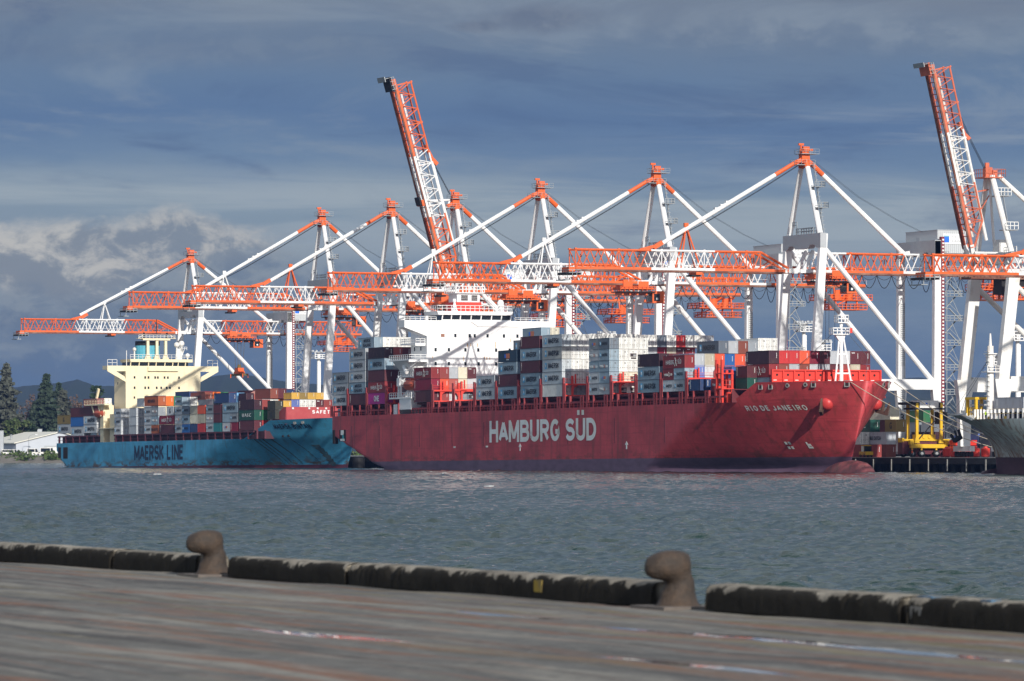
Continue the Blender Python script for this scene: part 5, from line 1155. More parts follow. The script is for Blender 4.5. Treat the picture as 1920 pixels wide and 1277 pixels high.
mb = MB(); mb.tube((73, 8, 11), (73, 8, 26.2), .8, .65, n=10); mb.tube((73, 8, 26.2), (73, 8, 28.8), .35, .15, n=8); mb.box(71.6, 6.6, 20.8, 74.4, 9.4, 21.0); mb.box(71.9, 7, 24.5, 74.1, 9, 24.7); mb.rail([(71.6, 6.6, 21), (71.6, 9.4, 21)], 1.1, .06, .8)
for k in range(14): mb.box(72.2, 8.5, 12 + k, 73.8, 8.9, 12.12 + k)
mb.build('mast', OLDWHITE, s3)
mb = MB(); mb.path([(73, 8, 24), (88, 6, 15.5), (98, 2, 12.4)], .05, 4); mb.path([(73, 8, 24), (84, 10, 14), (89, 9, 12.4)], .05, 4); mb.build('mast_stay', ROPE, s3)
mb = MB()
for x in (77, 80.8): 
    for y in (6, 9.2): mb.bar((x, y, 11), (x, y, 15.8), .6, .5)
mb.box(76.6, 5.6, 15.3, 81.2, 9.6, 15.8); mb.rail([(82, 6, 12), (88, 5, 12.2)], 1.6, .08, 1.2); mb.build('yellow_gate', YELLOW, s3)
mb = MB(); mb.box(77.5, 6.4, 12.6, 80.3, 8.8, 13.0); mb.box(77.5, 6.4, 14, 80.3, 8.8, 14.4); mb.build('locker', GREYP, s3)
container(Mh, 349.2, 12, 12.75, 'lgrey', 'grey refrigerated container on the bow deck of the rusty ship at right', 'containers on the rusty ship', 'V', 'F')
container(Mh, 349.2, 14.6, 12.75, 'cream', 'cream refrigerated container behind the grey one on the rusty ship at right', 'containers on the rusty ship', None, 'F')
mb = MB()
for k in range(5): mb.box(58 + k * 2.6, 3.4, 11.0, 59 + k * 2.6, 8.2, 12.72)
mb.build('container_stand', BLACK, s3)

# ================================================================== QUAY
qy = tag(bpy.data.objects.new('quay', None), kind='structure'); COL.objects.link(qy); qy.matrix_world = Mh
mb = MB(); mb.box(-368, 42, 2.3, 900, 150, 3.4); mb.build('quay_deck', CONCRETE, qy)
mb = MB(); mb.box(-368, 41.9, 1.9, 900, 42.3, 3.25); mb.box(-368, 48, -2, 900, 49, 2.3); mb.build('quay_wall', PILE, qy)
pm = MB(); pm.lathe(0, 0, [(-2, .62), (2.3, .62)], 12); PM = pm.mesh('pile', [PILE])
for a in [-118 + 4.6 * k for k in range(10)] + [214 + 4.6 * k for k in range(22)]:
    obj('pile', PM, qy, (a, 43.6, 0))
for a in [214 + 9.2 * k for k in range(11)]: MB().box(a - .2, 41.7, .4, a + .2, 41.9, 3.0).build('fender_strip', FAIR, qy)
# big round fender / pile by the stern of the red ship
mb = MB(); mb.lathe(0, 0, [(-2, 1.9), (3.0, 1.9), (3.3, 1.5)], 16)
o = mb.build('quay_fender', BLACK); o.matrix_world = Mh @ T(-99, 40.0, 0); tag(o, 'black round fender at the waterline between the two big ships', 'fender')
# quay containers
QG = 'containers standing on the quay'
def QC(a, b, z, col, label, text=None, end='C', Lc=12.19): container(Mh, a, b, z, col, label, QG, text, end, Lc)
QC(203.0, 50, 3.42, 'rbrown', 'red-brown container alone on the quay edge below the red bow')
QC(190.3, 60, 6.4, 'lgrey', 'grey container with dark lettering stacked on the quay behind the red bow', 'P'); QC(190.3, 60, 3.42, 'brown', 'brown container at the bottom of the quay stack behind the red bow')
QC(196.4, 62.6, 9.35, 'tan', 'tan short container with one dark letter on the quay stack behind the red bow', 'G', Lc=6.06); QC(181.8, 60, 9.35, 'dgreen', 'dark green container with white letters at the top of the quay stack', 'UASC')
QC(181.6, 57.4, 6.4, 'white', 'white container half hidden by the red bow on the quay', None, 'D'); QC(181.6, 57.4, 3.42, 'maroon', 'maroon container under the white one on the quay')
QC(172.0, 70, 12.35, 'cream', 'cream container standing highest on the quay behind the red bow'); QC(172.0, 70, 9.4, 'maroon', 'maroon container under the cream one on the quay')
QC(205, 65.2, 6.4, 'dmaroon', 'very dark container on the quay beside the numbered crane leg'); QC(205, 65.2, 3.42, 'maroon', 'maroon container on the ground beside the numbered crane leg')
for k, (a, b, z, c, n) in enumerate([(157.5, 85, 8.9, 'grey', 'mid grey container seen through the yellow straddle carrier'), (171.0, 85, 8.9, 'lgrey', 'light grey container seen through the right half of the straddle carrier'), (157.5, 85, 5.95, 'dgrey', 'dark grey container low behind the straddle carrier'), (171, 85, 5.95, 'grey', 'grey container low behind the right leg of the straddle carrier'),
        (146, 92, 11.9, 'green', 'green container topmost behind the straddle carrier'), (184.5, 85, 9.2, 'dgrey', 'dark grey container under the stair tower of the numbered crane'), (184.5, 85, 6.25, 'grey', 'grey container in the second layer under the stair tower'), (198.5, 85, 9.2, 'dgrey', 'dark grey container behind the anchor of the rusty ship'),
        (217.5, 70, 5.9, 'wblue', 'violet-grey container behind the rusty bow, upper of two'), (217.5, 70, 3.42, 'dgrey', 'violet-grey container behind the rusty bow, lower of two'), (230.5, 70, 5.9, 'dgrey', 'dark container behind the stem of the rusty ship, upper of two'), (230.5, 70, 3.42, 'grey', 'grey container behind the stem of the rusty ship, lower of two'), (144, 85, 8.9, 'maroon', 'maroon container left of the straddle carrier top'), (144, 85, 5.95, 'maroon', 'maroon container left of the straddle carrier legs')]):
    QC(a, b, z, c, n, None, 'C')
BING = 'orange-red steel bins stacked on the quay'
bm_ = MB()
bm_.prism([(0, .2), (3.0, .2), (3.3, 2.35), (-.3, 2.35)], 1, 0, 2.4)
for y in (0, 2.2): bm_.box(-.3, y, 2.1, 3.3, y + .2, 2.45)
for x in (.3, 1.4, 2.5): bm_.box(x, -.06, .2, x + .2, 0, 2.3); bm_.box(x, .1, 0, x + .2, 2.3, .2)
BINM = bm_.mesh('steel_bin', [REDBRIGHT])
for i in range(3):
    for j in range(2):
        o = obj('steel_bin', BINM); o.matrix_world = Mh @ T(231, 62 + j * 2.9, 3.42 + i * 1.32); o.scale = (1, 1, .52); tag(o, f"orange-red open bin, {TIER[i] if i < 2 else 'top'} layer, {'water side' if j == 0 else 'land side'} of the bin stack", 'bin', BING)
hop = MB(); hop.lathe(0, 0, [(0, .5), (.2, .95), (1.9, 1.0), (2.0, .9), (2.1, .5), (2.4, .4)], 14); HOPM = hop.mesh('steel_drum_float', [REDBRIGHT], smooth=False)
for k in range(6):
    o = obj('steel_float', HOPM); o.matrix_world = Mh @ T(259 + 3.4 * (k % 3) * 1.2, 47 + 3.4 * (k // 3) + .4 * k, 3.42); tag(o, f"orange-red round float, {ORD[k % 3]} of three in the {'front' if k < 3 else 'back'} row by the rusty bow", 'float', 'orange-red floats on the quay')
# straddle carrier
st = root('straddle_carrier', Mh @ T(227.5, 57.2, 3.4), 'yellow straddle carrier with white top boxes standing over a dark red container', 'carrier')
tm = MB(); tm.tube((-.3, 0, 0), (.3, 0, 0), .82, n=16, mi=0); tm.tube((-.33, 0, 0), (.33, 0, 0), .38, n=12, mi=1); TYM = tm.mesh('wheel', [BLACK, STEEL])
for s in (-1, 1):
    x = s * 2.25
    mb = MB(); mb.box(x - .35, -4.7, 2.1, x + .35, 4.8, 3.0); mb.box(x - .45, -4.9, 2.9, x + .45, -3.9, 3.9); mb.box(x - .45, 4.0, 2.9, x + .45, 5.0, 3.9); mb.box(x - .4, -4.6, 2.3, x + .4, 4.7, 2.45)
    mb.build('side_beam', YELLOW, st)
    for y in (-3.0, 3.2):
        mb = MB(); mb.bar((x, y, 3.2), (x, y, 4.6), .6, 1.3, 0, .55, .65); mb.bar((x, y, 4.6), (x, y, 12.4), .55, .62); mb.build('column', YELLOW, st)
    for y in (-4.2, -1.8, 2.0, 4.3):
        obj('wheel', TYM, st, (x, y, .84)); mb = MB(); mb.box(x - .12, y - .2, .8, x + .12, y + .2, 2.1); mb.build('wheel_strut', YELLOW, st)
mb = MB(); mb.box(-2.4, -2.3, 11.3, 2.4, .1, 13.0, 0); mb.box(-2.4, .25, 11.3, 2.4, 2.5, 13.0, 0); mb.cbox(2.42, -.6, 12.2, .04, .5, .5, 1); mb.build('machinery_box', [OLDWHITE, LOGOBLUE], st)
mb = MB(); mb.box(-2.5, -5.4, 12.0, 2.5, -2.4, 12.6); mb.box(-2.5, 2.6, 11.4, 2.5, 3.6, 12.6); mb.box(-2.6, -4, 10.9, -1.9, 4, 11.3); mb.box(1.9, -4, 10.9, 2.6, 4, 11.3)
for y in (-5, -4.4): mb.tube((2.3, y, 12.3), (2.6, y, 12.3), .45, n=12)
mb.bar((2.3, -2.6, 4.0), (2.3, 1.8, 8.6), .2); mb.build('hoist_frame', BLACK, st)
mb = MB(); mb.box(-1.4, 3.4, 7.6, 1.6, 5.2, 10.4, 0); mb.box(1.6, 3.6, 8.2, 1.64, 5.0, 10.0, 1); mb.build('operator_cab', [BLACK, GLASS], st)
mb = MB(); mb.box(-1.2, -6.0, 3.75, 1.2, 6.0, 4.15); mb.box(-1.1, -2.4, 4.15, 1.1, 2.4, 5.2); mb.box(-1.2, -6.1, 3.4, 1.2, -5.7, 4.4)
for y in (-2, -.6, .8): mb.tube((1.0, y, 4.7), (1.3, y, 4.7), .45, n=10)
mb.build('spreader', YELLOW, st)
o = container(Mh, 0, 0, 0, 'maroon', 'dark red container carried between the legs of the yellow straddle carrier', QG, None); o.matrix_world = Mh @ T(227.5 + 1.22, 57.2 - 6.1, 4.1) @ Matrix.Rotation(R(90), 4, 'Z')
st2 = root('quay_tractor', Mh @ T(214, 49, 3.4), 'small yellow tractor on the quay edge beside the red stem', 'vehicle')
mb = MB(); mb.box(-1.6, -1, .5, 1.8, 1, 1.3); mb.build('chassis', YELLOW, st2); mb = MB(); mb.box(-.6, -.9, 1.3, .9, .9, 2.6); mb.build('cab', GLASS, st2); mb = MB(); mb.box(-.7, -1, 2.6, 1, 1, 2.75); mb.bar((-1.4, 0, 1.3), (-1.9, 0, 2.4), .3); mb.build('cab_roof', YELLOW, st2)
for x in (-1, 1.1):
    for y in (-1, .75): mb = MB(); mb.tube((x, y, .42), (x, y + .25, .42), .42, n=12); mb.build('wheel', BLACK, st2)

# ---- people (skinned bodies)
def person(M, label, top, legs, cat='person', arms=((.28, .1, 1.05), (-.3, .05, 1.0)), helmet=None):
    J = [(0,0,.95),(0,0,1.15),(0,0,1.38),(0,.01,1.5),(0,.03,1.62),(0,.03,1.74),(.1,0,.9),(.12,.03,.5),(.13,-.02,.09),(.13,.13,.05),(-.1,0,.9),(-.13,.05,.5),(-.15,-.04,.09),(-.15,.11,.05),(.19,0,1.40),(.25,-.03,1.15),arms[0],(-.19,0,1.40),(-.26,-.03,1.15),arms[1]]
    E_ = [(0,1),(1,2),(2,3),(3,4),(4,5),(0,6),(6,7),(7,8),(8,9),(0,10),(10,11),(11,12),(12,13),(2,14),(14,15),(15,16),(2,17),(17,18),(18,19)]
    rad = [.15,.15,.17,.065,.10,.085,.10,.075,.05,.04,.10,.075,.05,.04,.075,.055,.04,.075,.055,.04]
    me = bpy.data.meshes.new('person'); me.from_pydata(J, E_, [])
    o = obj('person', me); o.modifiers.new('skin', 'SKIN'); sv = me.skin_vertices[0].data
    for i, r_ in enumerate(rad): sv[i].radius = (r_, r_)
    sv[0].use_root = True; sd = o.modifiers.new('sub', 'SUBSURF'); sd.levels = 1; sd.render_levels = 2
    bpy.context.view_layer.update()
    m2 = bpy.data.meshes.new_from_object(o.evaluated_get(bpy.context.evaluated_depsgraph_get())); o.modifiers.clear(); o.data = m2
    for m in (top, legs, SKIN): m2.materials.append(m)
    for p in m2.polygons:
        c = p.center; p.material_index = 2 if (c.z > 1.5 or (abs(c.x) > .22 and c.z < 1.08)) else (0 if c.z > .92 else 1); p.use_smooth = True
    o.matrix_world = M; tag(o, label, cat)
    mb = MB(); mb.lathe(0, .03, [(1.69, .145), (1.74, .135), (1.80, .10), (1.84, .03)], 12); mb.box(-.1, .12, 1.69, .1, .2, 1.71); mb.build('helmet', helmet or LETTERWHITE, o)
    return o
person(Mh @ T(234.6, 50.6, 3.4) @ Matrix.Rotation(R(200), 4, 'Z'), 'person in orange vest and dark trousers standing beside the straddle carrier wheels', VEST, NAVY, helmet=VEST)
person(M3 @ T(60.5, 15.6, 11.1) @ Matrix.Rotation(R(20), 4, 'Z'), 'person in lime yellow vest standing at the railing of the rusty ship', LIMEVEST, NAVY)
# ---- mooring lines
for p, q, sag, lab in [((273.4, 16.3, 18.2), (301, 43, 4.2), 2.0, 'pale mooring rope from the red bow, lowest of three'), ((275.6, 21, 18.2), (309, 43.5, 4.2), 2.0, 'pale mooring rope from the red bow, middle of three'), ((272, 27.5, 18.3), (318, 43.5, 4.4), 3.0, 'pale mooring rope from the red bow, uppermost of three')]:
    P0 = Mred @ Vector(p); P1 = Mh @ Vector(q); mb = MB(); mb.path([tuple(P0.lerp(P1, k / 12) - Vector((0, 0, sag * (1 - (2 * k / 12 - 1) ** 2)))) for k in range(13)], .09, 5)
    o = mb.build('mooring_rope', HEMP); tag(o, lab, 'rope', 'mooring ropes of the red ship')
# ---- high light masts
def light_mast(a, b, top, label):
    r = root('light_mast', Mh @ T(a, b, 3.4), label, 'light mast', 'tall light masts on the quay'); h = top - 3.4
    mb = MB(); mb.tube((0, 0, 0), (0, 0, h - 3.2), .62, .5, n=10); mb.box(-.1, .45, 1, .1, .8, h - 4); mb.build('pole', WHITE, r)
    mb = MB(); mb.box(-1.9, -1.9, h - 3.2, 1.9, 1.9, h - 3.0)
    for x, y in ((-1.9,-1.9),(1.9,-1.9),(1.9,1.9),(-1.9,1.9)): mb.bar((x, y, h - 3), (x, y, h - .8), .25)
    mb.rail([(-1.9,-1.9,h-3),(1.9,-1.9,h-3),(1.9,1.9,h-3),(-1.9,1.9,h-3),(-1.9,-1.9,h-3)], 1.3, .1, 1.2); mb.box(-.5, -.5, h - 3, .5, .5, h - 1); mb.box(-2.2, -2.2, h - 1.0, 2.2, 2.2, h - .85); mb.build('head_frame', WHITE, r)
    mb = MB()
    for k in range(10):
        t = 2 * math.pi * k / 10; mb.cbox(2.4 * math.cos(t), 2.4 * math.sin(t), h - .5, .6, .6, .5)
    mb.build('floodlight', GREYP, r)
for a, z, lab in [(-326, 39.1, 'white light mast between the legs of the cranes left of the red ship'), (-80.9, 39.9, 'white light mast whose head shows above the white containers beside a slanting brace'), (52.2, 39.7, 'tall white light mast left of the near leg of the numbered crane'), (63., 34.5, 'lower white light mast just right of the near leg of the numbered crane'), (162.6, 29.1, 'short white light mast between the thick legs of the older crane'), (173.2, 34.8, 'white light mast nearest the right edge')]: light_mast(a, 110, z, lab)

# ================================================================== OUR OWN WHARF
def grid_mesh(name, X, Y, Z, mats, smooth=True):
    """X,Y,Z arrays (rows, cols) -> mesh"""
    r_, c_ = X.shape; me = bpy.data.meshes.new(name)
    me.vertices.add(r_ * c_); me.vertices.foreach_set('co', np.stack([X, Y, Z], -1).ravel().astype(np.float32))
    i = np.arange(r_ * c_).reshape(r_, c_); q = np.stack([i[:-1, :-1], i[:-1, 1:], i[1:, 1:], i[1:, :-1]], -1).reshape(-1, 4)
    n = len(q); me.loops.add(n * 4); me.loops.foreach_set('vertex_index', q.ravel().astype(np.int32)); me.polygons.add(n)
    me.polygons.foreach_set('loop_start', np.arange(0, n * 4, 4, dtype=np.int32))
    me.update(calc_edges=True); me.validate()
    if smooth: me.polygons.foreach_set('use_smooth', [True] * n)
    for m in (mats if isinstance(mats, list) else [mats]): me.materials.append(m)
    return me
def wharf_material():
    m = bpy.data.materials.new('worn_wharf_surface'); m.use_nodes = True; nt = m.node_tree; N = nt.nodes; L = nt.links; b = N['Principled BSDF']
    tc = N.new('ShaderNodeTexCoord')
    def noise(st, scale, detail=5, rough=.6, off=0.):
        mp = N.new('ShaderNodeMapping'); mp.inputs['Scale'].default_value = st; mp.inputs['Location'].default_value = (off, off, 0); L.new(tc.outputs['Object'], mp.inputs[0])
        n = N.new('ShaderNodeTexNoise'); n.inputs['Scale'].default_value = scale; n.inputs['Detail'].default_value = detail; n.inputs['Roughness'].default_value = rough; L.new(mp.outputs[0], n.inputs['Vector']); return n.outputs['Fac']
    def rng(src, a, c, lo=0., hi=1.):
        r = N.new('ShaderNodeMapRange'); r.inputs[1].default_value = a; r.inputs[2].default_value = c; r.inputs[3].default_value = lo; r.inputs[4].default_value = hi; L.new(src, r.inputs[0]); return r.outputs[0]
    def mix(f, a, c):
        x = N.new('ShaderNodeMix'); x.data_type = 'RGBA'
        for s, v in ((0, f), (6, a), (7, c)):
            if hasattr(v, 'links'): L.new(v, x.inputs[s])
            else: x.inputs[s].default_value = v
        return x.outputs[2]
    col = mix(rng(noise((1, 1, 1), .9), .35, .7), (.094,.089,.078,1), (.140,.133,.117,1))
    col = mix(rng(noise((.09, 1.5, 1), 1.1, 6, .65, 3), .48, .60, 0, .9), col, (.235,.218,.180,1))        # pale worn tracks
    col = mix(rng(noise((.06, 1.7, 1), 1.2, 6, .65, 11), .50, .60, 0, .95), col, (.185,.080,.040,1))      # rust coloured tracks along the wharf
    col = mix(rng(noise((.08, 1.8, 1), 1.1, 6, .66, 27), .50, .62, 0, .9), col, (.040,.036,.033,1))  # oily dark tracks
    col = mix(rng(noise((.05, 2.6, 1), .9, 4, .6, 41), .56, .64, 0, .55), col, (.19,.14,.045,1))        # remains of yellow paint
    col = mix(rng(noise((1, 1, 1), 14., 3, .7), .45, .75, 0, .35), col, (.16,.15,.135,1))
    sx = N.new('ShaderNodeSeparateXYZ'); L.new(tc.outputs['Object'], sx.inputs[0])
    def m_(op, a, c=None):
        x = N.new('ShaderNodeMath'); x.operation = op
        for s_, v in ((0, a), (1, c)):
            if v is None: continue
            if hasattr(v, 'links'): L.new(v, x.inputs[s_])
            else: x.inputs[s_].default_value = v
        return x.outputs[0]
    wn = m_('MULTIPLY', m_('SUBTRACT', noise((.5, 4., 1), 1., 5, .6, 63), .5), 2.6); wet = None
    for ca, cb, ra, rb in ((9.0, -2.72, 3.6, .20), (5.6, -5.75, 2.2, .16), (1.2, -2.2, 1.4, .07), (12.5, -5.3, 1.8, .09)):
        da = m_('DIVIDE', m_('SUBTRACT', sx.outputs['X'], ca), ra); db = m_('DIVIDE', m_('SUBTRACT', sx.outputs['Y'], cb), rb)
        e_ = rng(m_('ADD', m_('SQRT', m_('ADD', m_('MULTIPLY', da, da), m_('MULTIPLY', db, db))), wn), 1.0, .86)
        wet = e_ if wet is None else m_('MAXIMUM', wet, e_)
    bt = N.new('ShaderNodeTexBrick'); bt.inputs['Scale'].default_value = 1.; bt.inputs['Brick Width'].default_value = 6.; bt.inputs['Row Height'].default_value = 1.9; bt.inputs['Mortar Size'].default_value = .022
    for k_, v_ in (('Color1', (0,0,0,1)), ('Color2', (0,0,0,1)), ('Mortar', (1,1,1,1))): bt.inputs[k_].default_value = v_
    L.new(tc.outputs['Object'], bt.inputs['Vector']); col = mix(m_('MULTIPLY', bt.outputs['Color'], .3), col, (.025,.023,.02,1))
    col = mix(rng(noise((1, 1, 1), 5., 8, .75, 77), .50, .66, 0, .6), col, (.055,.052,.048,1)); col = mix(rng(noise((1, 1.4, 1), 3., 8, .75, 91), .54, .64, 0, .55), col, (.24,.225,.195,1))
    col = mix(wet, col, (.03,.03,.03,1)); L.new(col, b.inputs['Base Color'])
    mr = N.new('ShaderNodeMapRange'); mr.inputs[3].default_value = .85; mr.inputs[4].default_value = .03; L.new(wet, mr.inputs[0]); L.new(mr.outputs[0], b.inputs['Roughness'])
    bp = N.new('ShaderNodeBump'); bp.inputs['Distance'].default_value = .02; L.new(rng(wet, 0, 1, .5, 0), bp.inputs['Strength']); L.new(noise((1, 1, 1), 22., 3), bp.inputs['Height']); L.new(bp.outputs[0], b.inputs['Normal'])
    return m
WHARF = wharf_material()
xs = np.linspace(-60, 70, 131); ys = np.concatenate([np.linspace(-60, -12, 13), np.linspace(-11, .85, 60)])
GX, GY = np.meshgrid(xs, ys)
GZ = .012 * np.sin(GX * .9 + GY) * np.sin(GY * 1.7 - .3 * GX) + .006 * RNG.standard_normal(GX.shape) - .006
GZ[-2:] = -.02
o = obj('wharf_deck', grid_mesh('wharf_deck', GX, GY, GZ, WHARF)); o.matrix_world = Mw; tag(o, kind='structure')
mb = MB(); mb.box(-60, .84, -5, 70, .9, -.02); o = mb.build('wharf_wall', CONCRETE); o.matrix_world = Mw; tag(o, kind='structure')
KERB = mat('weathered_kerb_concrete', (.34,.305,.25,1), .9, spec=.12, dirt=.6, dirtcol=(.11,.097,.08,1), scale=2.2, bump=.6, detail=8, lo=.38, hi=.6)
nt = KERB.node_tree; N = nt.nodes; L = nt.links; bs_ = N['Principled BSDF']; old = bs_.inputs['Base Color'].links[0].from_socket     # dirt and the front face's shade painted near-black below the chipped arris
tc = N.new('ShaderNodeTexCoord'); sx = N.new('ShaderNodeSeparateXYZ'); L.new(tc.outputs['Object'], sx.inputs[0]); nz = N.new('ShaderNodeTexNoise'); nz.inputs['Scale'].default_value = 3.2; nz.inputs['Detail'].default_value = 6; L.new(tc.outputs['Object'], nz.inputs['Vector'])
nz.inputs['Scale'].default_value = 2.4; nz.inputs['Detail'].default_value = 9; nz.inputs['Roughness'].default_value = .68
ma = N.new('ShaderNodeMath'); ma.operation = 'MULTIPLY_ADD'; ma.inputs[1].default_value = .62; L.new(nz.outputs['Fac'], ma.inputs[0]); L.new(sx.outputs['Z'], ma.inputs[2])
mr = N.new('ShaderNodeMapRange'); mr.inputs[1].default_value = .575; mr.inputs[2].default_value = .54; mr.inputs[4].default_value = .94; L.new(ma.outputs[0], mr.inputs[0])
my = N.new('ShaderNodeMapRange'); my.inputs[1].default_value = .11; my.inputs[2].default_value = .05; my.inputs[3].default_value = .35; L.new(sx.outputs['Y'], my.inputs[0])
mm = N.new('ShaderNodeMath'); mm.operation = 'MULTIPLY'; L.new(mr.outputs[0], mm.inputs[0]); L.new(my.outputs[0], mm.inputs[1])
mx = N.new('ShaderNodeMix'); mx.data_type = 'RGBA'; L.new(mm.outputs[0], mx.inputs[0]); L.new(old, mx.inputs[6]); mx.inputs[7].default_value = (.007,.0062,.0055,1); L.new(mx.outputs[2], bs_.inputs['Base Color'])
def kerb(a0, a1, label):
    n = max(12, int((a1 - a0) / .045)); prof = [(0,0),(0,.08),(.005,.16),(.015,.225),(.05,.268),(.12,.283),(.22,.288),(.33,.285),(.42,.27),(.455,.22),(.46,.1),(.46,-.02)]
    A_ = np.linspace(a0, a1, n); Bq = np.array([p[0] for p in prof]); Zq = np.array([p[1] for p in prof])
    X = np.repeat(A_[:, None], len(prof), 1); Y = np.repeat(Bq[None], n, 0).copy(); Z = np.repeat(Zq[None], n, 0).copy()
    def sm(k):
        v = RNG.standard_normal(n + k); return np.convolve(v, np.ones(k) / k, 'valid')[:n] * math.sqrt(k)
    chip = np.clip(sm(9) * .6 + sm(31) * .6 - .9, 0, 2.2) * .085                # chips along the top inner arris
    for j, w in ((2, .35), (3, .8), (4, 1.), (5, .5), (6, .15)): Y[:, j] += chip * w * .9; Z[:, j] -= chip * w * .9
    Z[:, 1:11] += (sm(60) * .004)[:, None]; Y[:, :10] += (sm(80) * .004)[:, None]
    Y[:, 1:10] += RNG.standard_normal((n, 9)) * .003; Z[:, 1:11] += RNG.standard_normal((n, 10)) * .003
    Z *= .90
    for e, s in ((0, 1), (-1, -1)):                                             # rounded ends
        X[e] += s * .04; X[e] += s * np.clip(Zq, 0, 1) * (.12 + .1 * RNG.random())
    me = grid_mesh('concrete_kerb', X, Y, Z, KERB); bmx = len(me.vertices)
    o = obj('concrete_kerb', me); o.matrix_world = Mw; tag(o, label, 'kerb', 'concrete kerb blocks along the near wharf edge')
    mb = MB()
    for e in (0, -1): mb.poly([(X[e][j] , Y[e][j], Z[e][j]) for j in range(12)])
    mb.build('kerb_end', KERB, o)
    return o
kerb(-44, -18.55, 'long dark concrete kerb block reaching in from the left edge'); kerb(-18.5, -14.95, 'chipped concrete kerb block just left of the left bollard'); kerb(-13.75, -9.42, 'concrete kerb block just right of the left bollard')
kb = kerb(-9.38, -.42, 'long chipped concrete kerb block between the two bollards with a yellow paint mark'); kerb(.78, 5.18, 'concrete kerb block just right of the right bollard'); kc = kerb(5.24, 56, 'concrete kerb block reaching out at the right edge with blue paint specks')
mb = MB(); mb.box(-3.6, -.004, .07, -3.38, .006, .2)
mb.build('paint_mark', mat('old_yellow_paint', (.32,.22,.03,1), .8, dirt=.9, dirtcol=(.12,.11,.09,1), scale=6), kb)
mb = MB(); mb.box(5.35, .06, .236, 5.65, .2, .2605); mb.box(6.6, .06, .236, 6.8, .16, .2605); mb.build('paint_mark', mat('old_blue_paint', (.03,.13,.25,1), .8, dirt=.9, dirtcol=(.12,.11,.09,1), scale=6), kc)
mb = MB(); mb.box(5.35, -.008, .05, 5.58, .003, .17); mb.build('patch', mat('pale_concrete_patch', (.2,.19,.17,1), .9, dirt=.6, dirtcol=(.08,.075,.07,1), scale=4), kc)
IRON = mat('rusty_cast_iron', (.046,.036,.030,1), .65, spec=.3, dirt=.8, dirtcol=(.095,.062,.042,1), scale=6., bump=1., detail=8, lo=.4, hi=.7)
def bollard_mesh():
    # (height, shift towards the wharf, radius across, radius along)
    prof = [(0,0,.235,.245),(.03,0,.235,.245),(.045,0,.205,.21),(.10,.0,.185,.19),(.16,.0,.172,.178),(.22,-.018,.148,.165),(.275,-.020,.142,.158),(.315,.012,.168,.160),(.345,.062,.205,.172),(.38,.098,.230,.186),(.42,.112,.240,.196),(.46,.112,.240,.197),(.50,.102,.222,.190),(.535,.08,.185,.167),(.56,.07,.135,.125),(.575,.065,.07,.068),(.58,.063,.005,.005)]
    n = 40; X = np.zeros((len(prof), n + 1)); Y = X.copy(); Z = X.copy()
    for i, (z, s, rb, ra) in enumerate(prof):
        t = np.linspace(0, 2 * np.pi, n + 1)
        dz = -.055 * np.clip((z - .25) / .1, 0, 1) * np.clip((.50 - z) / .08, 0, 1)
        X[i] = ra * np.cos(t); Y[i] = -s + rb * np.sin(t); Z[i] = z + dz * (-np.sin(t)) * np.where(np.sin(t) < 0, -1, .6) * -1
    X += RNG.standard_normal(X.shape) * .0012
    X[:, -1] = X[:, 0]; Y[:, -1] = Y[:, 0]; Z[:, -1] = Z[:, 0]
    return grid_mesh('mooring_bollard', X, Y, Z, IRON)
BM = bollard_mesh()
for a, lab in ((-14.42, 'rusty iron mooring bollard at left, in the gap of the kerb'), (0, 'rusty iron mooring bollard at right of centre, nearer one')):
    o = obj('mooring_bollard', BM); o.matrix_world = Mw @ T(a, .05 if a < -1 else .08, .0); tag(o, lab, 'bollard', 'mooring bollards on the near wharf')
    mb = MB(); mb.prism([(-.42, -.34), (.42, -.34), (.42, .34), (-.42, .34)], 2, -.01, .022); mb.build('base_plate', mat('bollard_base_concrete', (.16,.14,.125,1), .9, dirt=.7, dirtcol=(.08,.06,.05,1), scale=3), o)

# ================================================================== WATER
WMAT = bpy.data.materials.new('harbour_water'); WMAT.use_nodes = True
nt = WMAT.node_tree; b = nt.nodes['Principled BSDF']; b.inputs['Base Color'].default_value = (.014,.036,.030,1); b.inputs['Roughness'].default_value = .12; b.inputs['IOR'].default_value = 1.33
tc = nt.nodes.new('ShaderNodeTexCoord')
hs = None
for sc, dist, st in ((1.4, .10, (1, 1.6, 1)), (.35, .22, (1, 1.5, 1))):
    mp = nt.nodes.new('ShaderNodeMapping'); mp.inputs['Scale'].default_value = st; nt.links.new(tc.outputs['Object'], mp.inputs[0])
    nz = nt.nodes.new('ShaderNodeTexNoise'); nz.inputs['Scale'].default_value = sc; nz.inputs['Detail'].default_value = 4; nt.links.new(mp.outputs[0], nz.inputs['Vector'])
    bp = nt.nodes.new('ShaderNodeBump'); bp.inputs['Strength'].default_value = .9; bp.inputs['Distance'].default_value = dist
    nt.links.new(nz.outputs['Fac'], bp.inputs['Height'])
    if hs: nt.links.new(hs, bp.inputs['Normal'])
    hs = bp.outputs[0]
nt.links.new(hs, b.inputs['Normal'])
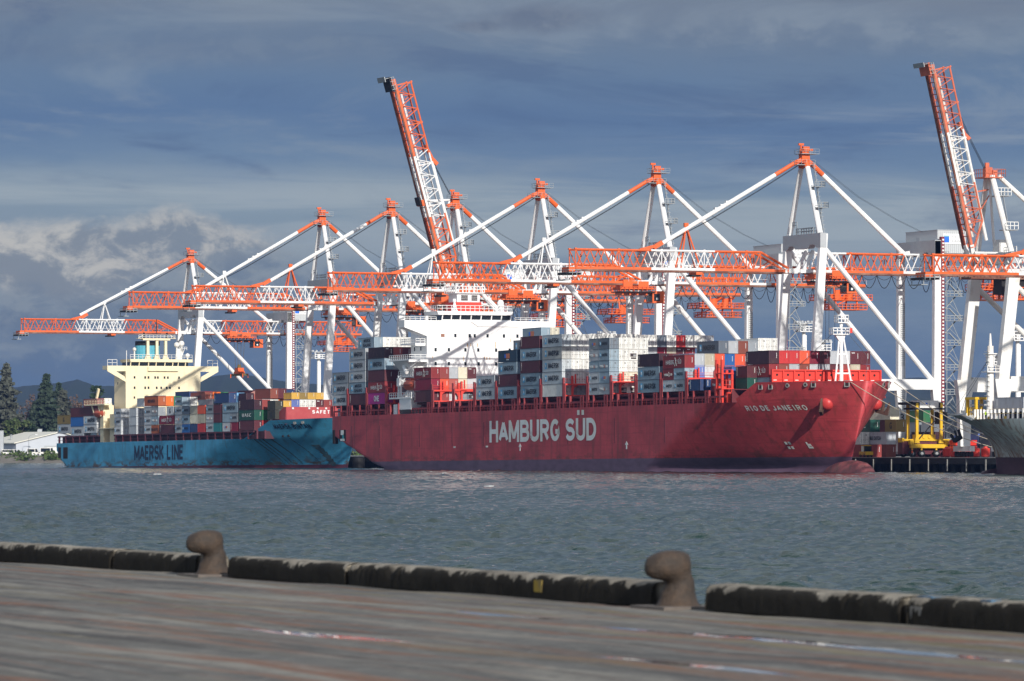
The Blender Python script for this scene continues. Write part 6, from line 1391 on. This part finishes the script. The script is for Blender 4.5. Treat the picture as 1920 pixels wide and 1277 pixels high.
# patches of wind (large soft areas of rougher and calmer water)
def waves(X, Y):
    Z = np.zeros_like(X); r = np.random.default_rng(3)
    for k in range(64):
        lam = .42 * (13. ** (k / 63.)); kk = 2 * np.pi / lam; th = R(250) + r.normal(0, .55); am = .0130 * lam ** .6
        Z += am * np.sin(kk * (X * math.cos(th) + Y * math.sin(th)) + r.uniform(0, 6.28))
    gust = .75 + .35 * np.sin(X * .021 + 1.3 * np.sin(Y * .017)) * np.sin(Y * .011 + .8)
    return Z * gust
yy = [58.]
while yy[-1] < 1480: yy.append(yy[-1] + max(.22, yy[-1] * .0019))
yy = np.array(yy); UE = .215; uu = np.linspace(-UE, UE, 1050)
WX = yy[:, None] * uu[None]; WY = np.repeat(yy[:, None], len(uu), 1)
jit = (RNG.random(WX.shape) - .5) * (yy * 2 * UE / 1050)[:, None] * .8; jit[:, [0, -1]] = 0; WX = WX + jit
WZ = waves(WX, WY) * np.clip((WY - 58) / 15, 0, 1) * np.clip((yy[-1] - WY) / 60, 0, 1) * np.clip((UE - np.abs(uu))[None] / .03, 0, 1)
# our wharf covers the near part: keep the water outside it
wv = obj('water', grid_mesh('water', WX, WY, WZ - .02, WMAT)); tag(wv, kind='structure')
mb = MB(); 
X0, X1, Y0, Y1 = -5800, 5800, -1500, 11300
YN, YF = yy[0], yy[-1]; zs = -.02
mb.poly([(X0, Y0, zs), (X1, Y0, zs), (X1, YN, zs), (UE * YN, YN, zs), (-UE * YN, YN, zs), (X0, YN, zs)]); mb.poly([(X0, YF, zs), (-UE * YF, YF, zs), (UE * YF, YF, zs), (X1, YF, zs), (X1, Y1, zs), (X0, Y1, zs)])
mb.poly([(X0, YN, zs), (-UE * YN, YN, zs), (-UE * YF, YF, zs), (X0, YF, zs)]); mb.poly([(UE * YN, YN, zs), (X1, YN, zs), (X1, YF, zs), (UE * YF, YF, zs)]); o = mb.build('water_sheet', WMAT); tag(o, kind='structure')
# a few breaking crests
FOAM = mat('white_foam', (.8,.82,.82,1), .8)
mb = MB()
for X, Y, w in ((-71, 1010, 1.0), (-14, 1050, 1.0), (-3, 640, 1.2)):
    z = .12
    for k in range(5):
        x = X - w / 2 + w * k / 5 + random.uniform(-.2, .2); mb.bar((x, Y, z), (x + w / 5 * random.uniform(.6, 1.3), Y + random.uniform(-.5, .5), z + .03), .4, random.uniform(.04, .11))
o = mb.build('foam', FOAM); tag(o, kind='stuff', label='white breaking crests scattered on the grey-green water')

# ================================================================== LAND, HILLS
GRND = mat('port_ground', (.10,.105,.09,1), .9, dirt=.5, dirtcol=(.06,.08,.04,1), scale=.02)
mb = MB()
def HP(a, b): p = Mh @ Vector((a, b, 0)); return (p.x, p.y, 3.39)
mb.poly([HP(-420, 149), HP(900, 149), (5700, 1200, 3.39), (5700, 11200, 3.39), (-5700, 11200, 3.39), (-5700, 2278, 3.39), (-120, 2278, 3.39)])
o = mb.build('ground', GRND); tag(o, kind='structure')
xs = np.linspace(-900, -60, 260); rows = [(2250, -.6), (2256, .0), (2262, .9), (2268, 1.9), (2274, 3.0), (2279, 3.42), (2290, 3.42)]
X = np.repeat(xs[None], len(rows), 0); Y = np.array([[r_[0]] * len(xs) for r_ in rows], float); Z = np.array([[r_[1]] * len(xs) for r_ in rows], float)
Z[1:5] += RNG.standard_normal((4, len(xs))) * .22; Y[1:5] += RNG.standard_normal((4, len(xs))) * 1.2
SHORE = mat('stony_shore', (.20,.18,.15,1), .9, dirt=.7, dirtcol=(.08,.07,.055,1), scale=.8, bump=.5)
o = obj('shore', grid_mesh('shore', X, Y, Z, SHORE, False)); tag(o, kind='structure')
def blades(mb, c, rx, ry, rz, n, size, mi=0, up=.2):
    for _ in range(n):
        v = RNG.standard_normal(3); v /= np.linalg.norm(v); f = RNG.random() ** .45
        p = np.array(c) + v * f * np.array((rx, ry, rz)); d = RNG.standard_normal(3); d[2] += up; d /= np.linalg.norm(d); e = np.cross(d, RNG.standard_normal(3)); e /= np.linalg.norm(e) + 1e-9
        s = size * (.6 + .8 * RNG.random())
        mb.poly([p - e * s * .5, p + d * s * .5 + e * s * .1, p + e * s * .5, p - d * s * .45], mi)
LEAF = [mat('leaf_green', (.055,.085,.022,1), .7, dirt=.7, dirtcol=(.10,.085,.035,1), scale=.25), mat('pine_needles', (.030,.052,.030,1), .8, dirt=.6, dirtcol=(.055,.065,.045,1), scale=.2), mat('grey_pine_needles', (.075,.082,.062,1), .8, dirt=.6, dirtcol=(.05,.06,.045,1), scale=.2), mat('bare_twigs', (.13,.085,.065,1), .9), mat('dark_leaf', (.022,.045,.018,1), .8), mat('grass_green', (.07,.11,.025,1), .8, dirt=.6, dirtcol=(.11,.10,.05,1), scale=.15)]
BARK = mat('bark', (.10,.08,.065,1), .9)
mb = MB()
for k in range(150):
    x = -860 + k * 5.4 + random.uniform(-2, 2); yq = 2276 + random.uniform(0, 9)
    if x > -380: blades(mb, (x, yq - 4, 4.0 + random.uniform(-.5, .5)), 4.2, 3, random.uniform(1.2, 1.9), 70, 1.2); blades(mb, (x + 2, yq - 14, 2.2 + random.uniform(-.4, .5)), 4.2, 3, random.uniform(.9, 1.5), 60, 1.2)
o = mb.build('shore_shrubbery', LEAF[5]); tag(o, 'low green shrubbery covering the bank above the stony shore', kind='stuff')
def norfolk(px, Y, h, w, label, leaf=1, seed=1, dens=1.0, bare=0.):
    X = (px - 960) * Y / 9450.; r = root('pine_tree', T(X, Y, 3.4), label, 'tree', 'trees on the far left shore')
    rg = random.Random(seed); tk = MB(); tk.tube((0, 0, 0), (0, 0, h * .6), .8, .45, n=8); tk.tube((0, 0, h * .6), (0, 0, h), .45, .08, n=8)
    cr = MB(); n = int(h / 1.35)
    for k in range(n):
        z = h * .06 + (h * .95) * k / n; rad = w * (1 - (z / h)) ** .82 * rg.uniform(.62, 1.15) + .3
        if rg.random() < bare and z > h * .45: rad *= .6
        m = rg.choice((5, 6, 7)); ph = rg.uniform(0, 6.28)
        for j in range(m):
            t = ph + 6.283 * j / m + rg.uniform(-.3, .3); L_ = rad * rg.uniform(.7, 1.1); ex, ey = L_ * math.cos(t), L_ * math.sin(t); ez = z + L_ * rg.uniform(-.05, .18)
            tk.bar((0, 0, z), (ex * .8, ey * .8, z + (ez - z) * .8), .16)
            q = max(2, int(L_ / .9 * dens))
            for i in range(q + 1):
                f = (i + .7) / (q + .6); blades(cr, (ex * f, ey * f, z + (ez - z) * f + .1), .7 + .12 * L_ * f, .7 + .12 * L_ * f, .3, 9, 1.7, up=.5)
    blades(cr, (0, 0, h - .4), .4, .4, 1.2, 12, .7)
    tk.build('trunk', BARK, r); cr.build('crown', LEAF[leaf], r)
norfolk(12, 2370, 43, 11.5, 'tall thin-topped pine tree at the left edge, sparse greyish crown', 2, 1, .8, .5); norfolk(87, 2360, 38, 9.5, 'dark conical pine tree standing centre of the left tree group', 1, 2, 1.15)
norfolk(118, 2400, 31, 9.6, 'lighter green conical pine tree right of the dark conical one', 2, 3, 1.1); norfolk(110, 2440, 35, 4.0, 'slim dark pine top showing behind the conical pines', 1, 4, 1.0); norfolk(66, 2430, 26, 7.5, 'small dark pine tree left of the dark conical one', 1, 5, 1.0)
def leafy(px, Y, zc, rx, rz, label, leaf, seed, n=16, per=60, size=1.3, name='tree'):
    X = (px - 960) * Y / 9450.; r = root(name, T(X, Y, 3.4), label, 'tree', 'trees on the far left shore'); rg = random.Random(seed); tk = MB(); cr = MB()
    tk.tube((0, 0, 0), (0, 0, zc), .6, .3, n=7)
    for k in range(n):
        t = rg.uniform(0, 6.28); f = rg.uniform(.2, .95); z = zc + rz * rg.uniform(-.75, .85); w = math.sqrt(max(.05, 1 - ((z - zc) / rz) ** 2)); x, y = rx * f * w * math.cos(t), rx * f * w * math.sin(t)
        tk.tube((0, 0, zc * .6), (x, y, z), .2, .05, n=5, cap=False); blades(cr, (x, y, z), rx * .33, rx * .33, rz * .22, per, size)
    tk.build('trunk', BARK, r); cr.build('crown', LEAF[leaf], r)
leafy(183, 2380, 27, 5.2, 6.0, 'round-crowned dark tree left of the cream bridge block of the blue ship', 4, 7, 20, 46, 1.0)
leafy(141, 2420, 20, 4.2, 9, 'bare brownish tree right of the conical pines', 3, 8, 26, 26, .8); leafy(56, 2440, 20, 5, 11, 'bare brownish tree between the pines at left', 3, 9, 26, 26, .8)
for k, (px, zc, rx, rz, lf, lab) in enumerate([(8, 9, 7, 7, 0, 'broad green tree behind the shed at the left edge'), (32, 9.5, 7, 8, 0, 'rounded green tree behind the shed roof'), (52, 8, 5, 6.5, 4, 'dark bushy tree behind the shed, third from the left'), (75, 7.5, 6, 6, 4, 'dark bushy tree behind the middle of the shed roof'), (98, 7, 6, 6, 4, 'dark bushy tree behind the shed ridge beside the blue stern'), (124, 9, 6, 8, 4, 'dark bushy tree just beyond the blue ship\'s stern')]): leafy(px, 2345 + 6 * k, zc, rx, rz, lab, lf, 20 + k, 14, 70, 1.4)
for k, (px, Y, zc, rx, rz) in enumerate([(1700, 2300, 7, 6, 5), (1722, 2320, 10, 5, 7), (1745, 2300, 7, 7, 5), (1786, 2310, 8, 6, 6), (1610, 2300, 8, 7, 5)]): leafy(px, Y, zc, rx, rz, f"dark far tree beyond the quay, {ORD[k]} of the row near the rusty bow", 4, 40 + k, 10, 60, 1.5)
# shed
g = Vector((.90, .435, 0)); e = Vector((-.435, .90, 0)); A_ = Vector(((30 - 960) * 2290 / 9450, 2290, 3.4)); hw, Lg = 21, 44
sh = root('shed', Matrix.Translation(A_) @ Matrix(((g.x, e.x, 0, 0), (g.y, e.y, 0, 0), (0, 0, 1, 0), (0, 0, 0, 1))), 'long pale shed with white roof on the far left shore', 'shed')
mb = MB(); mb.prism([(0, 0), (2 * hw, 0), (2 * hw, 5.6), (hw, 10.4), (0, 5.6)], 1, 0, Lg); mb.build('wall', mat('pale_blue_cladding', (.52,.55,.60,1), .6, dirt=.3, dirtcol=(.4,.42,.46,1), scale=.3), sh)
mb = MB(); mb.prism([(-1.2, 5.3), (hw, 10.45), (hw, 10.8), (-1.2, 5.7)], 1, -1, Lg + 1); mb.prism([(hw, 10.45), (2 * hw + 1.2, 5.3), (2 * hw + 1.2, 5.7), (hw, 10.8)], 1, -1, Lg + 1); mb.build('roof', mat('cream_white_roof', (.78,.75,.64,1), .5), sh)
mb = MB(); mb.box(13.5, -.06, 0, 21, 0, 4.4); mb.build('door', GREYP, sh); mb = MB(); mb.box(15, -.1, .2, 20, -.06, 3.6); mb.build('door_panel', OLDWHITE, sh)
mb = MB(); mb.lathe(5, 20, [(7.6, .5), (9, .5), (9.3, .9), (9.6, .1)], 10); mb.build('roof_vent', STEEL, sh)
lo = root('low_wall', T(-235, 2284, 3.4), 'low pale wall in front of the shed on the far left shore', 'wall'); mb = MB(); mb.box(-25, 0, 0, 14, .6, 1.5); mb.box(-25, -.1, 1.5, 14, .7, 1.7); mb.build('wall', CONCRETE, lo)
def van(px, Y, label, w=4.6, h=2.3):
    r = root('parked_van', T((px - 960) * Y / 9450, Y, 3.42), label, 'van', 'vehicles by the shed'); mb = MB()
    mb.prism([(-w/2, .45), (w/2, .45), (w/2, 1.2), (w/2 - .7, 1.35), (w/2 - 1.3, h), (-w/2, h)], 1, -.9, .9); mb.build('body', OLDWHITE, r)
    mb = MB(); mb.prism([(w/2 - .85, 1.4), (w/2 - 1.4, h - .15), (w/2 - 2.2, h - .15), (w/2 - 2.2, 1.4)], 1, -.93, -.9); mb.box(-w/2 + .3, -.93, 1.5, w/2 - 2.5, -.9, h - .25); mb.build('window', GLASS, r)
    for x in (-w/2 + .9, w/2 - .9):
        for y in (-.95, .7): mb = MB(); mb.tube((x, y, .38), (x, y + .25, .38), .38, n=12); mb.build('wheel', BLACK, r)
van(63, 2281.5, 'white van parked by the shed corner above the bank', 6.0, 3.0); van(90, 2282, 'white van parked in front of the shed door beside the blue stern', 7.0, 3.4); van(20, 2281, 'long white van parked at the left of the low wall', 8.0, 2.6)
def street(px, Y, h, label, arm=True):
    r = root('street_lamp', T((px - 960) * Y / 9450, Y, 3.4), label, 'street lamp'); mb = MB(); mb.tube((0, 0, 0), (0, 0, h), .14, .1, n=7); mb.path([(0, 0, h), (.5, 0, h + .7), (1.6, 0, h + 1.1), (3.2, 0, h + 1.2)], .09, 6); mb.build('pole', STEEL, r); mb = MB(); mb.box(2.8, -.25, h + 1.05, 4.0, .25, h + 1.3); mb.build('lamp_head', LETTERWHITE, r)
street(54, 2280, 8.2, 'curved street lamp leaning right in front of the shed roof'); street(36, 2330, 7.6, 'street lamp behind the shed roof at left')
for px, w, h, lab in ((3, .9, 11, 'grey square post at the left edge beside the shed'), (75, .95, 12, 'grey square post rising behind the shed roof')):
    Y = 2283 if px < 10 else 2345; r = root('concrete_post', T((px - 960) * Y / 9450, Y, 3.4), lab, 'post'); mb = MB(); mb.box(-w, -w, 0, w, w, h); mb.box(-w - .1, -w - .1, h, w + .1, w + .1, h + .2); mb.build('shaft', GREYP, r); mb = MB(); mb.box(-w - .3, -w + .2, h * .9, -w, w - .2, h * .97); mb.build('bracket', STEEL, r)
# hills
HILL = mat('forested_hill', (.020,.036,.024,1), .9, dirt=.6, dirtcol=(.05,.055,.035,1), scale=.004)
HPX = [(-900,712),(-400,706),(0,728),(40,725),(110,723),(145,715),(178,727),(215,729),(300,722),(380,711),(440,705),(500,710),(560,719),(620,724),(800,722),(1000,727),(1300,716),(1500,722),(1680,711),(1720,710),(1760,713),(1800,722),(1920,718),(2300,708),(2900,716)]
def hills(name, Yr, fac, off, seed):
    r = np.random.default_rng(seed); px = np.linspace(-900, 2900, 700); base = np.interp(px, [p[0] for p in HPX], [p[1] for p in HPX])
    nz = sum(np.sin(px * f + r.uniform(0, 6)) * a for f, a in ((.011, 1.6), (.023, 1.2), (.051, .7), (.12, .4), (.31, .3), (.7, .2)))
    top = ((850 - base) * fac + nz + off) * Yr / 9450 + 4.3
    prof = [(-1500, 0), (-900, .22), (-450, .55), (-150, .88), (0, 1.), (300, .8), (900, .3)]
    Xh = (px - 960) / 9450 * Yr; X = np.repeat(Xh[None], len(prof), 0); Y = np.array([[Yr + p[0]] * len(px) for p in prof], float); Z = np.array([3 + top * p[1] for p in prof])
    Z[1:4] *= 1 + .05 * np.sin(np.outer([1, 2, 3], px * .045) + r.uniform(0, 6, (3, 1)))
    o = obj(name, grid_mesh(name, X, Y, Z, HILL)); tag(o, kind='structure')
hills('hills', 9600, 1.0, 0, 5); hills('foothills', 7600, .70, 6, 9)

# ================================================================== AIR, SKY, LIGHT
SUN_EL = R(22.2); sd = Vector((.328 * math.cos(SUN_EL), -.9447 * math.cos(SUN_EL), math.sin(SUN_EL))).normalized()
HZ = bpy.data.materials.new('haze_air'); HZ.use_nodes = True; nt = HZ.node_tree; nt.nodes.remove(nt.nodes['Principled BSDF'])
pv = nt.nodes.new('ShaderNodeVolumePrincipled'); pv.inputs['Color'].default_value = (.115,.20,.44,1); pv.inputs['Density'].default_value = 5.5e-5; pv.inputs['Anisotropy'].default_value = 0.
nt.links.new(pv.outputs[0], nt.nodes['Material Output'].inputs['Volume'])
mb = MB(); mb.box(-6000, -1600, -6.5, 6000, 11500, 190); hz = mb.build('haze', HZ); tag(hz, 'faint blue haze over the whole harbour', kind='stuff')
w = bpy.data.worlds.new('World'); S.world = w; w.use_nodes = True; nt = w.node_tree; N = nt.nodes; L = nt.links
bg = N['Background']; sky = N.new('ShaderNodeTexSky'); sky.sky_type = 'NISHITA'; sky.sun_disc = False; sky.sun_elevation = SUN_EL; sky.sun_rotation = math.atan2(sd.x, sd.y)
SKYS = .14
def math_(op, a, c=None, cl=False):
    x = N.new('ShaderNodeMath'); x.operation = op; x.use_clamp = cl
    for s, v in ((0, a), (1, c)):
        if v is None: continue
        if hasattr(v, 'links'): L.new(v, x.inputs[s])
        else: x.inputs[s].default_value = v
    return x.outputs[0]
def rngw(src, a, c, lo=0., hi=1., sm=True):
    r = N.new('ShaderNodeMapRange'); r.interpolation_type = 'SMOOTHSTEP' if sm else 'LINEAR'; r.inputs[1].default_value = a; r.inputs[2].default_value = c; r.inputs[3].default_value = lo; r.inputs[4].default_value = hi; L.new(src, r.inputs[0]); return r.outputs[0]
def mixw(f, a, c):
    x = N.new('ShaderNodeMix'); x.data_type = 'RGBA'
    for s, v in ((0, f), (6, a), (7, c)):
        if hasattr(v, 'links'): L.new(v, x.inputs[s])
        else: x.inputs[s].default_value = v
    return x.outputs[2]
tc = N.new('ShaderNodeTexCoord'); sx = N.new('ShaderNodeSeparateXYZ'); L.new(tc.outputs['Generated'], sx.inputs[0])
ay = math_('MAXIMUM', math_('ABSOLUTE', sx.outputs['Y']), .05)
AZ = math_('MULTIPLY', math_('DIVIDE', sx.outputs['X'], ay), 9.45); EL = math_('MULTIPLY', math_('DIVIDE', sx.outputs['Z'], ay), 9.45)
def noisew(sxz, detail=6, rough=.55, off=0., dist=0.):
    cx = N.new('ShaderNodeCombineXYZ'); L.new(math_('MULTIPLY', AZ, sxz[0]), cx.inputs[0]); L.new(math_('MULTIPLY', EL, sxz[1]), cx.inputs[1]); cx.inputs[2].default_value = off
    n = N.new('ShaderNodeTexNoise'); n.inputs['Scale'].default_value = 1.; n.inputs['Detail'].default_value = detail; n.inputs['Roughness'].default_value = rough; n.inputs['Distortion'].default_value = dist; L.new(cx.outputs[0], n.inputs['Vector']); return n.outputs['Fac']
ELn = math_('ADD', EL, math_('MULTIPLY', math_('SUBTRACT', noisew((1.3, 3.0), 5, .55, 2.), .5), .22))
ELn = math_('ADD', ELn, math_('MULTIPLY', AZ, .02))
rp = N.new('ShaderNodeValToRGB'); L.new(ELn, rp.inputs[0]); el = rp.color_ramp.elements
stops = [(0.0,(112,134,162)),(.10,(108,132,162)),(.20,(110,133,162)),(.30,(120,141,164)),(.40,(138,155,171)),(.47,(138,157,173)),(.53,(114,139,168)),(.62,(98,125,161)),(.70,(104,129,160)),(.78,(110,130,155)),(.86,(120,133,151)),(1.0,(126,140,156))]
while len(el) < len(stops): el.new(.5)
for e_, (p, c) in zip(el, stops): e_.position = p; e_.color = lin(*c)
col = rp.outputs[0]
band = math_('MULTIPLY', rngw(EL, .33, .41), rngw(EL, .56, .48))
st1 = rngw(noisew((.8, 11.), 6, .58, 5., .5), .40, .60)
col = mixw(math_('MULTIPLY', math_('MULTIPLY', band, st1), .8), col, lin(168,180,188))
st2 = math_('MULTIPLY', math_('MULTIPLY', rngw(noisew((1.1, 15.), 6, .58, 9., .5), .47, .64), rngw(EL, .50, .54)), math_('MULTIPLY', rngw(EL, .68, .61), rngw(AZ, .0, .4)))
col = mixw(math_('MULTIPLY', st2, .75), col, lin(140,156,176))
# heap cloud at the left, low
def ell(cx, cz, rx, rz, edge=.35, nz=None):
    a = math_('DIVIDE', math_('SUBTRACT', AZ, cx), rx); c = math_('DIVIDE', math_('SUBTRACT', EL, cz), rz); d = math_('SQRT', math_('ADD', math_('MULTIPLY', a, a), math_('MULTIPLY', c, c)))
    if nz is not None: d = math_('ADD', d, nz)
    return rngw(d, 1.0, 1.0 - edge)
mot = noisew((1.6, 6.5), 9, .62, 31., .6)
col = mixw(rngw(mot, .50, .68, 0, .42), col, lin(146,160,174)); col = mixw(rngw(mot, .48, .33, 0, .40), col, lin(78,100,138))
puff = math_('MULTIPLY', math_('SUBTRACT', noisew((6., 9.5), 10, .62, 1., .2), .5), 1.5)
bill = noisew((11., 16.), 9, .62, 4., .3)
def cloud(cx, cz, rx, rz, op, c_lo, c_hi, edge=.45, k=1.):
    global col
    m = ell(cx, cz, rx, rz, edge, math_('MULTIPLY', puff, k)); tone = math_('ADD', bill, math_('MULTIPLY', math_('SUBTRACT', EL, cz), 1.6))
    col = mixw(math_('MULTIPLY', m, op), col, mixw(rngw(tone, .42, .62), lin(*c_lo), lin(*c_hi)))
cloud(-.78, .29, .55, .16, .8, (120,135,152), (150,160,168), .6)
cloud(-.86, .365, .26, .09, .9, (140,149,159), (204,202,196), .5)
cloud(-.64, .395, .20, .075, .88, (136,147,159), (196,195,191), .5)
cloud(-.45, .33, .28, .06, .5, (116,132,152), (150,160,168), .8)
cloud(-.80, .185, .24, .05, .7, (112,132,156), (150,163,174), .8)
cloud(-.30, .24, .40, .06, .35, (104,124,150), (130,146,164), .9)
cloud(.06, .815, .16, .035, .55, (92,104,128), (112,122,140), .8, .8)
cloud(-.07, .80, .06, .014, .5, (96,108,130), (112,122,140), .8, .8)
cloud(.62, .785, .75, .055, .45, (112,128,150), (142,154,168), .9, .6)
cloud(.60, .86, .25, .02, .5, (96,106,128), (110,120,140), .9, .6)
cloud(-.60, .76, .60, .06, .30, (112,124,144), (134,144,156), .9, .6)
sk = N.new('ShaderNodeMix'); sk.data_type = 'RGBA'; sk.blend_type = 'MULTIPLY'; sk.inputs[0].default_value = 1.; L.new(sky.outputs[0], sk.inputs[6]); sk.inputs[7].default_value = (SKYS, SKYS, SKYS, 1)
# higher up: unseen bright cloud, added over the clear sky to fill the shade
dirn = N.new('ShaderNodeTexNoise'); dirn.inputs['Scale'].default_value = 3.; dirn.inputs['Detail'].default_value = 5; L.new(tc.outputs['Generated'], dirn.inputs['Vector'])
hi = mixw(rngw(dirn.outputs['Fac'], .40, .60, 0, .85), sk.outputs[2], (.80,.84,.90,1))
full = mixw(rngw(EL, 1.6, 5.5), col, hi)
L.new(full, bg.inputs['Color']); bg.inputs['Strength'].default_value = 1.0
sl = bpy.data.lights.new('sun', 'SUN'); sl.energy = 4.6; sl.angle = R(.53); sl.color = (1., .955, .88); so = obj('sun', sl); so.rotation_mode = 'QUATERNION'; so.rotation_quaternion = sd.to_track_quat('Z', 'Y')

# ================================================================== CAMERA
cd = bpy.data.cameras.new('camera'); cd.sensor_width = 36; cd.lens = 9450 / 1920 * 36; cd.shift_y = (850 - 638.5) / 1920; cd.clip_start = 1; cd.clip_end = 40000
cd.dof.use_dof = True; cd.dof.focus_distance = 1120; cd.dof.aperture_fstop = 6.0
co = obj('camera', cd, None, (0, 0, 4.3)); co.rotation_euler = (R(90), 0, 0); S.camera = co
S.view_settings.view_transform = 'Standard'; S.view_settings.look = 'None'; S.view_settings.exposure = 0; S.view_settings.gamma = 1
S.cycles.volume_bounces = 0; S.cycles.max_bounces = 6; S.cycles.use_denoising = True
